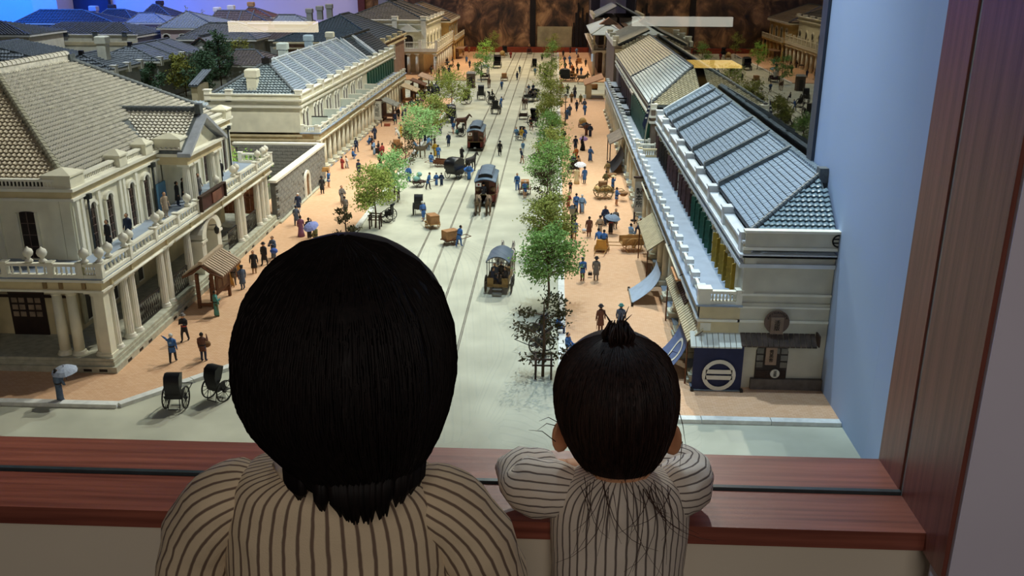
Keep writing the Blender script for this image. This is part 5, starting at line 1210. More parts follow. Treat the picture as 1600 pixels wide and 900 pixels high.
def rickshaw(loc,rz,label,hood=True,m=BLACK,group='rickshaws',tip=0,sc=1.12):
    t=thing('rickshaw',label,'rickshaw',loc,rad(rz),group); t.scale=(sc,sc,sc)
    if tip: t.rotation_euler=(rad(tip),0,rad(rz))
    wheels(t,((-.0175,0,.0205),(.0175,0,.0205)),IRON,12); MB().tube([(-.0175,0,.0205),(.0175,0,.0205)],.0010,5).build('axle',IRON,t)
    b=MB().box(-.0125,.0125,-.010,.012,.021,.024).box(-.0125,.0125,-.012,-.0095,.024,.052).box(-.0135,-.0115,-.011,.008,.024,.036).box(.0115,.0135,-.011,.008,.024,.036); b.build('body',m,t)
    MB().frus(-.0115,.0115,-.0095,.010,.024,.029,.001,.001).build('seat_cushion',cm('3A2226'),t)
    MB().tube([(-.0125,-.012,.024),(-.0115,.02,.016),(-.0115,.058,.022)],.0009,5).build('shaft',m,t); MB().tube([(.0125,-.012,.024),(.0115,.02,.016),(.0115,.058,.022)],.0009,5).build('shaft',m,t); MB().tube([(-.012,.057,.022),(.012,.057,.022)],.0009,5).build('crossbar',m,t)
    part(t,'footboard',m,(-.009,.009,.014,.024,.0135,.0148))
    if hood:
        b=MB(); vs=[];fs=[]; A_=[(-.013,.030),(-.016,.050),(-.013,.064),(-.004,.069),(.008,.066)]
        for (y,z) in A_: vs+=[(-.0135,y,z),(.0135,y,z)]
        for i in range(4): fs.append((i*2,i*2+1,i*2+3,i*2+2))
        b.add(vs,fs,0,True); b.v+=[(v[0]*.97,v[1]+.0012,v[2]-.001) for v in vs]; b.f+=[[q+10 for q in reversed(f)] for f in fs]; b.m+=[0]*4; b.s+=[True]*4
        for s in (-1,1): b.add([(s*.0135,-.013,.030),(s*.0135,-.016,.050),(s*.0135,-.013,.064),(s*.0135,-.004,.069),(s*.0135,.008,.066),(s*.0135,.0,.045)],[(0,1,2,3,4,5)])
        b.build('hood',m,t)
    else:
        MB().tube([(-.0135,-.013,.054),(0,-.017,.056),(.0135,-.013,.054)],.004,6).build('folded_hood',m,t)
    MB().tube([(-.010,-.012,.022),(-.010,-.016,.004)],.0008,4).tube([(.010,-.012,.022),(.010,-.016,.004)],.0008,4).tube([(-.010,-.016,.004),(.010,-.016,.004)],.0008,4).build('rear_prop',IRON,t)
    return t
def handcart(loc,rz,label,load='box',m=WOODL,r=.018,L=.06,w=.034,spk=12,sc=1.12):
    t=thing('handcart',label,'cart',loc,rad(rz),'handcarts'); t.scale=(sc,sc,sc)
    wheels(t,((-w/2-.003,0,r),(w/2+.003,0,r)),m,spk); MB().tube([(-w/2-.003,0,r),(w/2+.003,0,r)],.0013,5).build('axle',m,t)
    for k in range(5): x=-w/2+w*k/5; part(t,'deck_plank',m,(x+.0004,x+w/5-.0004,-L*.45,L*.45,r+.003,r+.005))
    for s in (-1,1): MB().tube([(s*w*.45,-L*.45,r+.002),(s*w*.45,L*.5,r+.002),(s*w*.38,L*1.05,r+.004)],.0012,5).build('shaft',m,t)
    MB().tube([(-w*.39,L*1.03,r+.004),(w*.39,L*1.03,r+.004)],.0011,5).build('crossbar',m,t)
    z=r+.005
    if load in('box','crates'):
        b=MB().box(-w*.42,w*.42,-L*.38,L*.30,z,z+.024).box(-w*.44,w*.44,-L*.40,L*.32,z+.024,z+.026).box(-w*.44,-w*.40,-L*.4,-L*.36,z,z+.024).box(w*.40,w*.44,-L*.4,-L*.36,z,z+.024); o=b.build('crate',mat('crate_wood','A6784C',.7,.15,70),t)
        if load=='crates': MB().box(-w*.3,w*.35,-L*.3,L*.15,z+.026,z+.042).build('crate',mat('crate_wood','B07A48'),t)
    elif load=='bales':
        for k in range(4): MB().tube([(-w*.42,-L*.3+k*L*.2,z+.006),(w*.42,-L*.3+k*L*.2,z+.006)],[.006,.0065],7).build('bale',mat('straw_bale','C4A468',.85,.18,90),t)
        MB().box(-w*.3,w*.3,-L*.2,L*.15,z+.012,z+.026).build('basket',mat('basket_brown','8A6540',.8,.2,90),t)
    elif load=='bundle':
        MB().ball((0,-.006,z+.010),.014,9,6,0,(1.1,1,.8)).build('cloth_bundle',mat('bundle_teal','7FB0A8',.8,.15,60),t); MB().ball((0,.004,z+.026),.011,9,6,0,(1,1,.8)).build('cloth_bundle',mat('bundle_teal','7FB0A8'),t)
    elif load=='sides':
        for s in (-1,1): part(t,'side_board',m,(s*w*.48-.001,s*w*.48+.001,-L*.45,L*.45,z,z+.014))
        part(t,'end_board',m,(-w*.48,w*.48,-L*.45-.001,-L*.45+.001,z,z+.014))
    elif load=='cloth':
        MB().frus(-w*.5,w*.5,-L*.45,L*.4,z,z+.026,w*.12,L*.1).build('cargo_cover',mat('cover_orange','C98E3A',.8,.15,50),t)
    elif load=='straw':
        MB().ball((0,-.004,z+.016),.022,10,6,0,(.9,1.1,.85)).build('straw_load',mat('straw_bale','C4A468'),t)
    return t
def horse(loc,rz,col,label,name='horse',cat='horse',sc=1.0,harness=True):
    m=cm(col,.7); k=S*1.05*sc; b=MB()
    b.tube([(0,-.80,1.12),(0,-.70,1.22),(0,-.35,1.20),(0,.15,1.16),(0,.50,1.22),(0,.68,1.30)],[(.12,.16),(.24,.27),(.27,.29),(.29,.33),(.24,.30),(.16,.20)],10)
    b.tube([(0,.55,1.28),(0,.80,1.50),(0,.98,1.72),(0,1.06,1.80)],[(.14,.24),(.11,.18),(.09,.13),(.07,.09)],8)
    b.tube([(0,.98,1.82),(0,1.12,1.74),(0,1.30,1.54),(0,1.40,1.44)],[(.075,.10),(.095,.12),(.065,.08),(.055,.06)],8)
    for s in (-1,1):
        b.tube([(s*.05,1.0,1.83),(s*.065,.99,1.96)],[.03,.008],5)
        b.tube([(s*.14,.48,1.10),(s*.15,.47,.75),(s*.145,.50,.52),(s*.145,.47,.12),(s*.145,.52,.0)],[.11,.085,.06,.045,.06],7)
        b.tube([(s*.13,-.62,1.15),(s*.15,-.48,.84),(s*.145,-.74,.55),(s*.14,-.68,.14),(s*.14,-.64,.0)],[.17,.12,.065,.048,.06],7)
    o=b.xf(Matrix.Scale(k,4)).build(name,m); tag(o,label,cat); o.location=loc; o.rotation_euler=(0,0,rad(rz))
    MB().tube([(0,-.82,1.22),(0,-.95,1.05),(0,-.98,.62)],[.05,.07,.03],6).xf(Matrix.Scale(k,4)).build('tail',HAIRM if harness else m,o)
    q=MB()
    for i in range(6): y=.62+.075*i; z=1.44+.075*i; q.tube([(0,y-.12,z),(.05,y-.16,z-.14)],[.045,.02],5)
    q.xf(Matrix.Scale(k,4)).build('mane',HAIRM,o)
    if harness:
        MB().tube([(0,.58,1.08),(0,.62,1.30),(0,.55,1.50)],[(.19,.10),(.22,.12),(.17,.10)],8).xf(Matrix.Scale(k,4)).build('collar',BLACK,o)
        q=MB().tube([(.28,.5,1.2),(.30,-.2,1.15),(.27,-.8,1.05)],.02,5).tube([(-.28,.5,1.2),(-.30,-.2,1.15),(-.27,-.8,1.05)],.02,5).tube([(0,-.1,1.16),(0,-.06,1.17)],[(.31,.32),(.31,.32)],10); q.xf(Matrix.Scale(k,4)).build('harness',BLACK,o)
    return o
TRAMB=mat('tram_brown','6E4436',.5,.15,50); TRAMR=mat('tram_roof_slate','66798A',.35,.1,40); TRAMP=mat('tram_apron_red','97483E',.5,.1,40)
def tram(loc,rz,label):
    t=thing('horse_tram',label,'tram',loc,rad(rz)); L=.20; w=.078; h=.10
    part(t,'underframe',IRON,(-w*.42,w*.42,-L*.5,L*.5,.010,.020)); wheels(t,[(sx*.030,sy*.045,.013) for sx in(-1,1) for sy in(-1,1)],IRON,8)
    part(t,'body',TRAMB,(-w/2,w/2,-L*.34,L*.34,.020,h)); 
    for s in (-1,1):
        part(t,'platform',WOODD,(-w/2,w/2,s*L*.34,s*L*.5,.016,.020)); 
        b=MB(); n=8
        pts=[(-w/2,s*L*.36),(-w/2,s*L*.44),(-w*.32,s*L*.495),(w*.32,s*L*.495),(w/2,s*L*.44),(w/2,s*L*.36)]
        for i in range(5):
            a,c=pts[i],pts[i+1]; b.add([(a[0],a[1],.016),(c[0],c[1],.016),(c[0],c[1],.046),(a[0],a[1],.046)],[(0,1,2,3),(3,2,1,0)])
        b.build('apron',TRAMP,t)
        MB().tube([(p[0],p[1],.047) for p in pts],.0014,5).build('hand_rail',mat('brass_dull','8A7348',.4,.1,40,0,0,.6),t)
        for x in (-w/2+.002,w/2-.002): MB().tube([(x,s*L*.46,.018),(x,s*L*.46,h)],.0013,5).build('pillar',TRAMB,t)
        for x in (-.026,.027): MB().lathe((x,s*L*.345,.062),[(.0001,-.010),(.008,-.008),(.011,0),(.008,.008),(.0001,.010)],10).build('end_window',mat('tram_window_tan','8B6F52',.4,.1,40),t)
        part(t,'end_door',WOODD,(-.010,.012,s*L*.341,s*L*.345,.022,.090))
        part(t,'buffer',mat('steel_grey','8C8F90',.4,.1,40,0,0,.5),(-.006,.006,s*L*.5,s*(L*.5+.010),.016,.022))
    for s in (-1,1):
        for k in range(6):
            y=-L*.29+k*L*.58/5; part(t,'side_window',mat('tram_glass','2A2B2E',.2,.1,40),(s*w*.5,s*(w*.5+.0008),y-.009,y+.009,.060,.088)); 
        part(t,'side_panel',TRAMP,(s*w*.5,s*(w*.5+.001),-L*.33,L*.33,.026,.050))
    b=MB(); N=8; vs=[]; fs=[]
    for yy,dz,k in ((-L*.52,-.004,.94),(-L*.47,0,1),(L*.47,0,1),(L*.52,-.004,.94)):
        for i in range(N+1): x=-w*.53+w*1.06*i/N; vs.append((x*k,yy,h+dz+.011*(1-(2*i/N-1)**2)))
    for j in range(3):
        for i in range(N): a=j*(N+1)+i; fs.append((a,a+1,a+N+2,a+N+1))
    b.add(vs,fs,0,True); b.add([(v[0],v[1],v[2]-.003) for v in vs],[tuple(reversed(f)) for f in fs]); b.build('roof',TRAMR,t)
    b=MB(); vs=[];fs=[]
    for yy,k in ((-L*.44,1),(L*.44,1)):
        for i in range(N+1): x=-w*.36+w*.72*i/N; vs.append((x,yy,h+.018+.007*(1-(2*i/N-1)**2)))
    for i in range(N): fs.append((i,i+1,N+2+i,N+1+i))
    b.add(vs,fs,0,True); b.add([(v[0],v[1],v[2]-.0022) for v in vs],[tuple(reversed(f)) for f in fs]); b.build('clerestory_roof',TRAMR,t)
    part(t,'clerestory',BLACK,(-w*.33,w*.33,-L*.42,L*.42,h+.005,h+.020))
    q=thing  # flag plate
    f=MB().box(-.034,-.014,-L*.503,-L*.5,.078,.092); o=f.build('flag',cm('DAD6CC'),t)
    b=MB(); b.add([(-.024+.0040*math.cos(2*PI*i/16),-L*.5035,.085+.0040*math.sin(2*PI*i/16)) for i in range(16)],[tuple(range(16))]); b.build('red_disc',cm('8E2A24'),o)
    return t
def carriage(loc,rz,label,body=BLACK,style='closed',sc=1.0):
    t=thing('carriage',label,'carriage',loc,rad(rz),'horse carriages'); k=sc
    wheels(t,[(-.026*k,-.024*k,.019*k),(.026*k,-.024*k,.019*k),(-.024*k,.034*k,.015*k),(.024*k,.034*k,.015*k)],IRON,12)
    for y,r in ((-.024*k,.019*k),(.034*k,.015*k)): MB().tube([(-.026*k,y,r),(.026*k,y,r)],.0012,5).build('axle',IRON,t)
    b=MB(); prof=[(-.044,.030),(-.040,.022),(-.010,.016),(.012,.016),(.020,.028),(.020,.040),(-.048,.044)]
    b.prism([(y*k,z*k) for y,z in prof],'x',-.021*k,.021*k); b.build('body',body,t)
    if style=='closed':
        b=MB(); vs=[];fs=[]; A_=[(-.050,.040),(-.054,.058),(-.046,.072),(-.026,.079),(-.002,.078),(.018,.070)]
        for (y,z) in A_: vs+=[(-.023*k,y*k,z*k),(-.018*k,y*k,(z+.003)*k),(.018*k,y*k,(z+.003)*k),(.023*k,y*k,z*k)]
        for i in range(5):
            for q in range(3): fs.append((i*4+q,i*4+q+1,i*4+q+5,i*4+q+4))
        b.add(vs,fs,0,True)
        for s in (0,3): b.add([vs[i*4+s] for i in range(6)]+[((-.023 if s==0 else .023)*k,.018*k,.040*k)],[tuple(range(7))])
        b.build('hood',body,t)
    else: MB().tube([(-.022*k,-.046*k,.046*k),(0,-.052*k,.050*k),(.022*k,-.046*k,.046*k)],.006*k,6).build('folded_hood',body,t)
    part(t,'driver_seat',cm('2A1E1C'),(-.016*k,.016*k,.024*k,.036*k,.036*k,.046*k)); MB().prism([(.018*k,.020*k),(.050*k,.022*k),(.054*k,.036*k),(.050*k,.036*k),(.046*k,.026*k),(.018*k,.026*k)],'x',-.017*k,.017*k).build('footwell',body,t)
    for s in (-1,1): MB().tube([(s*.014*k,.05*k,.022*k),(s*.015*k,.12*k,.034*k)],.0011,5).build('shaft',IRON,t); MB().lathe((s*.024*k,.022*k,.044*k),[(.001,0),(.003,.002),(.003,.008),(.001,.011)],6).build('lamp',mat('brass_dull','8A7348'),t)
    return t
def omnibus(loc,rz,label,roofm,bodym):
    t=thing('omnibus',label,'carriage',loc,rad(rz)); w=.058;L=.105
    wheels(t,[(-.036,-.030,.024),(.036,-.030,.024),(-.034,.036,.017),(.034,.036,.017)],IRON,14)
    for y,r in ((-.030,.024),(.036,.017)): MB().tube([(-.036,y,r),(.036,y,r)],.0016,5).build('axle',IRON,t)
    part(t,'floor',WOODD,(-w/2,w/2,-L/2,L/2,.026,.029))
    for s in (-1,1): part(t,'side_panel',bodym,(s*w/2-.001,s*w/2+.001,-L/2,L/2,.029,.046)); part(t,'bench',cm('2A1E1C'),(s*w*.28,s*w*.48,-L*.46,L*.4,.029,.038))
    for a,b_ in ((-w/2,-w*.2),(w*.2,w/2)): part(t,'tail_board',bodym,(a,b_,-L/2-.001,-L/2+.001,.024,.048))
    part(t,'tail_sill',bodym,(-w/2,w/2,-L/2-.001,-L/2+.001,.022,.030))
    for x in (-w/2,w/2):
        for y in (-L/2,-.01,L/2): MB().tube([(x,y,.029),(x,y,.094)],.0012,5).build('post',BLACK,t)
    b=MB();N=8;vs=[];fs=[]
    for y in (-L*.53,L*.53):
        for i in range(N+1): x=-w*.56+w*1.12*i/N; vs.append((x,y,.094+.016*(1-(2*i/N-1)**2)))
    for i in range(N): fs.append((i,i+1,N+2+i,N+1+i))
    b.add(vs,fs,0,True); b.add([(v[0],v[1],v[2]-.0025) for v in vs],[tuple(reversed(f)) for f in fs]); b.add([vs[0],vs[N],(vs[N][0],vs[N][1],vs[N][2]-.0025),(vs[0][0],vs[0][1],vs[0][2]-.0025)],[(0,1,2,3)]); b.build('roof',roofm,t)
    for z,y in ((.018,-L/2-.008),(.009,-L/2-.014)): part(t,'step',mat('steel_grey','8C8F90'),(-.013,.013,y-.005,y+.003,z,z+.0015))
    MB().tube([(-.012,-L/2,.024),(-.012,-L/2-.014,.008)],.0008,4).tube([(.012,-L/2,.024),(.012,-L/2-.014,.008)],.0008,4).build('step_bracket',IRON,t)
    part(t,'driver_seat',bodym,(-.022,.022,L/2,L/2+.016,.034,.044)); MB().tube([(0,L/2,.02),(0,L/2+.09,.03)],.0016,5).build('pole',WOODB,t)
    return t
def G(u,v,z=0.0): p=at(u,v,z); return (p.x,p.y,z)
# trams, near omnibus and their horses
tram((-.251,3.435,0),0,'nearer brown horse tram with slate roof and red disc flag')
tram((-.380,4.52,0),0,'farther brown horse tram with slate roof, on the left rails')
horse((-.270,3.235,0),180,'7E6A54','left grey-brown horse of the near tram pair'); horse((-.232,3.235,0),180,'77614C','right grey-brown horse of the near tram pair')
fig((-.258,3.345,.020),'coat','dark','dark','top','hold',180,'dark coated driver in a top hat on the near tram platform')
MB_r=MB().tube([(-.262,3.33,.055),(-.27,3.255,.062)],.0006,4).tube([(-.252,3.33,.055),(-.235,3.255,.062)],.0006,4); mono('reins',MB_r,cm('D8D0BC'),'pale reins from the near tram driver to the two horses','reins')
omnibus((-.142,2.42,.0),-4,'open black-roofed omnibus with ochre tail boards nearest in street',mat('omnibus_roof_grey','5D6A78',.45,.08,40),mat('omnibus_ochre','8A6A32',.5,.1,40))
horse((-.118,2.57,0),-6,'B9B0A2','right pale horse drawing the near ochre omnibus'); horse((-.150,2.575,0),-6,'C4BDB0','left pale horse drawing the near ochre omnibus')
for dx,dy,c,l,lb in ((-.018,-.030,'navy','navy','blue robed passenger on the left bench of the near omnibus'),(.017,-.022,'dark','dark','dark coated passenger on the right bench of the near omnibus'),(.002,.022,'black','black','black clad passenger at the front inside the near omnibus'),(-.016,.012,'slate','dark','slate robed passenger deep inside the near omnibus')):
    fig((-.142+dx,2.42+dy,.020),'coat',c,l,'hair','sit',180 if dy>0 else (-90 if dx<0 else 90),lb,.95)
# carriages, rickshaws, carts by position in the street
carriage(G(714,278),-28,'closed black landau with big wheels left of the near tram',BLACK,'closed',1.12); p=G(736,268); horse(p,-28,'2C2A2B','black horse in front of the closed black landau'); 
q=G(722,264); fig((q[0],q[1],.036),'coat','black','black','white','hold',-28,'white hatted driver on the closed black landau',.95)
parasol((G(733,279)[0],G(733,279)[1],.047),'3E74C8','bright blue parasol beside the closed black landau',.022,(20,10)); fig(G(733,281),'robe','blue','blue','bun','parasol',20,'blue robed figure under the bright blue parasol')
omnibus(G(758,124),0,'far red-brown omnibus with pale blue roof, left of the rails',mat('omnibus_roof_blue','8FA8BF',.4,.08,40),mat('omnibus_maroon','4A2028',.5,.1,40)); horse(G(764,137),180,'7A5A48','brown horse in front of the far blue-roofed omnibus')
fig((G(762,127)[0],G(762,127)[1],.036),'coat','white','dark','scarf','hold',180,'white capped driver of the far blue-roofed omnibus')
carriage(G(777,106),180,'black carriage with dark driver in the far left lane',BLACK,'closed',1.35); fig((G(773,103)[0],G(773,103)[1],.04),'coat','black','black','top','sit',180,'dark driver on the far left lane carriage'); horse(G(745,117),-160,'D8D2C8','white horse by the sentry box in the far left lane')
carriage(G(830,158),160,'black open carriage with red folded hood, right of the rails',BLACK,'open',1.4); horse(G(820,171),165,'4A2F24','dark brown horse before the open carriage with red hood')
for i,(u,v,c,lb) in enumerate(((826,138,'slate','grey coated passenger at the left of the open carriage'),(833,137,'navy','navy coated passenger at the right of the open carriage'),(829,146,'black','black coated coachman of the open carriage'),(823,146,'white','white shirted groom beside the open carriage'))):
    p=G(u,v+14); fig((p[0],p[1],.036),'coat',c,'dark','hair','sit' if i<3 else 'stand',170,lb)
carriage(G(827,84),180,'small dark red wagon at the end of the rails',mat('wagon_red','5A2620',.5,.1,40),'open'); fig((G(827,82)[0],G(827,82)[1],.04),'coat','tan','dark','hair','sit',180,'tan coated driver on the dark red end wagon')
carriage(G(886,127),-90,'black carriage at the far right crossing',BLACK,'closed',1.2); horse(G(909,131),-90,'6F5A48','grey-brown horse at the far right crossing')
carriage(G(680,150),20,'dark blue hooded carriage among the crowd on the far left pavement',mat('carriage_blue_black','20283A',.4,.1,40))
carriage(G(704,190),10,'black carriage behind the olive tree, left lane',BLACK,'closed',1.25); horse(G(722,202),-60,'5A382A','brown horse between the policeman figure and the far tram')
for (u,v,rz,lb,hd) in ((277,637,4,'near left black rickshaw seen square from behind',1),(341,624,-24,'black rickshaw next to the big dark head, turned right',1),
 (608,346,80,'black rickshaw turned sideways beside the guarded yellow-green tree',0),(655,336,3,'black rickshaw with upright hood beside the crate handcart',1),
 (814,218,160,'rickshaw carrying two bright robed passengers right of the rails',0),(838,254,75,'black rickshaw half hidden by the fresh green tree',0),(846,552,60,'nearer of two black rickshaws parked at the near tree guard',0),(842,528,60,'farther of two black rickshaws parked behind the near tree guard',0),
 (834,197,150,'black rickshaw next to the right tree row, middle distance',1),(752,156,0,'black rickshaw seen from behind near the far omnibus',1),(728,163,60,'big wheeled black rickshaw under the wide yellow-green tree',1),(768,163,-70,'black rickshaw with dark puller in the far rails',0),(775,178,-10,'small black rickshaw alone in the rails behind the far tram',0),(835,110,180,'tall black rickshaw facing the viewer far right of rails',1),(788,87,30,'black rickshaw near the end wall left of the rails',1),(895,272,10,'small baby rickshaw beside the white parasol lady',0),(720,213,110,'overturned pale rickshaw next to the blue runner',0)):
    rickshaw(G(u,v),rz,lb,bool(hd),sc=1.45 if v<200 else 1.14)
for (u,v,rz,ld,lb,m,r) in ((676,356,28,'box','brown handcart with a square crate in the left lane',WOODL,.013),(705,381,-50,'box','small handcart with crates and blue puller on the left rails',WOODB,.012),(654,292,-60,'bundle','handcart piled with teal cloth bundles',WOODD,.016),(687,260,70,'sides','low brown handcart beside the black pole worker',WOODB,.011),(622,240,-70,'crates','crate cart drawn by the grey ox, left row',WOODL,.016),
 (820,303,180,'box','handcart with box pulled towards the viewer by a blue man',WOODB,.018),(788,126,0,'box','brown box cart with blue puller in the far rails',WOODB,.013),(785,90,0,'straw','straw laden cart near the end wall',WOODL,.014),(818,186,0,'sides','skeleton handcart frame right of the rails',WOODD,.012),
 (942,312,-75,'bales','big wheeled ox cart with straw bales on the right pavement',mat('cart_olive','8B7B55',.8,.15,60),.024),(986,394,100,'sides','wooden handcart with spoked wheels by the slatted awning',WOODL,.020),(910,200,0,'straw','tan straw loaded cart on the far right pavement',WOODB,.014),(940,394,170,'cloth','yellow-brown covered pushcart with two blue men',WOODL,.010),
 (352,452,30,'cloth','nearer orange covered barrow by the notice board',WOODL,.014),(366,432,30,'cloth','farther orange covered barrow by the notice board',WOODL,.014),(894,124,-80,'bales','tan covered wagon at the far right crossing',WOODL,.02),(905,100,0,'box','orange crate stand on the far right pavement',WOODL,.01)):
    handcart(G(u,v),rz,lb,ld,m,r,sc=1.3 if r>.019 or v<200 else 1.1)
horse(G(658,246),-75,'6E6250','grey-brown ox harnessed to the crate cart','draft_ox','ox',.85,False)
t=thing('barrel_cart','round brown barrel on a stand at the right arcade crossing','barrel',G(929,140)); MB().tube([(-.022,0,.024),(0,0,.024),(.022,0,.024)],[.017,.021,.017],14).build('barrel',mat('barrel_wood','A06A34',.6,.15,60),t); part(t,'stand',WOODD,(-.02,.02,-.012,.012,0,.006))
t=thing('sentry_box','grey-brown sentry box at the far left kerb','booth',G(736,137)); part(t,'body',mat('booth_brown','6E5A4C',.8,.1,40),(-.03,.03,-.03,.03,0,.105)); MB().frus(-.036,.036,-.036,.036,.105,.118,.012,.012).build('roof',mat('booth_roof','9A948A',.7,.1,40),t); part(t,'doorway',DARKWIN,(-.014,.014,-.031,-.03,0,.08))
# notice board with tiled roof by the hall
nb=thing('notice_board','roofed wooden notice board on two posts beside the columned hall','board',(-.91,2.205,0),0,None,True); nb.location.x=-.885
for x in (-.938,-.900): part(nb,'post',WOODB,(x-.004,x+.004,2.201,2.209,0,.10))
part(nb,'post',WOODB,(-.896,-.889,2.30,2.307,0,.095)); part(nb,'board',WOODB,(-.894,-.890,2.21,2.30,.04,.09)); part(nb,'paper',mat('notice_paper','8A6A4E',.8,.15,60),(-.8898,-.8892,2.22,2.245,.055,.08),(-.8898,-.8892,2.255,2.285,.05,.082)); part(nb,'base_beam',WOODB,(-.94,-.89,2.203,2.207,.012,.02))
for s in (-1,1):
    MB().slab([(-.915,2.185,.132),(-.915,2.33,.132),(-.915+s*.052,2.33,.098),(-.915+s*.052,2.185,.098)],.005).build('roof_slab',WOODB,nb)
    for i in range(11):
        y=2.188+i*.0132; MB().slab([(-.915,y,.1365),(-.915,y+.008,.1365),(-.915+s*.053,y+.008,.1025),(-.915+s*.053,y,.1025)],.004).build('roof_batten',mat('batten_pale','B59F86',.7,.1,50),nb)
MB().box(-.920,-.910,2.18,2.335,.132,.141).build('ridge_beam',mat('batten_pale','B59F86'),nb); MB().tube([(-.967,2.184,.097),(-.94,2.184,.108),(-.915,2.184,.128)],.003,5).build('bargeboard',WOODB,nb); MB().tube([(-.863,2.184,.097),(-.89,2.184,.108),(-.915,2.184,.128)],.003,5).build('bargeboard',WOODB,nb)
# street lamps
def lamp(u,v,h,lb):
    t=thing('street_lamp',lb,'lamp',G(u,v,.006)); MB().lathe((0,0,0),[(.007,0),(.007,.006),(.004,.010),(.0028,.03),(.0022,h-.02),(.004,h-.018)],8).build('post',IRON,t); MB().tube([(-.014,0,h-.035),(.014,0,h-.035)],.0014,5).build('ladder_bar',IRON,t)
    MB().frus(-.009,.009,-.009,.009,h-.002,h+.001,0,0).add([(-.006,-.006,h-.018),(.006,-.006,h-.018),(.006,.006,h-.018),(-.006,.006,h-.018),(-.009,-.009,h-.002),(.009,-.009,h-.002),(.009,.009,h-.002),(-.009,.009,h-.002)],[(0,1,5,4),(1,2,6,5),(2,3,7,6),(3,0,4,7)]).build('lantern',mat('lantern_glass','B7AE96',.3,.1,40),t); MB().frus(-.010,.010,-.010,.010,h+.001,h+.010,.008,.008).build('lantern_cap',IRON,t)
lamp(892,402,.155,'nearest black street lamp beside the olive tree, right kerb'); lamp(883,196,.165,'black street lamp on the far right kerb by the navy group'); lamp(682,126,.17,'black street lamp on the far left pavement by the balcony house')
t=thing('sign_post','thin sign post with a pale top and round foot near the right arcade steps','sign',G(990,345,.006)); MB().lathe((0,0,0),[(.011,0),(.011,.003),(.002,.004),(.0013,.07),(.0013,.075)],10).build('post',IRON,t); MB().lathe((0,0,.075),[(.008,0),(.009,.002),(.002,.006)],8).build('top',cm('E2E4E2'),t)
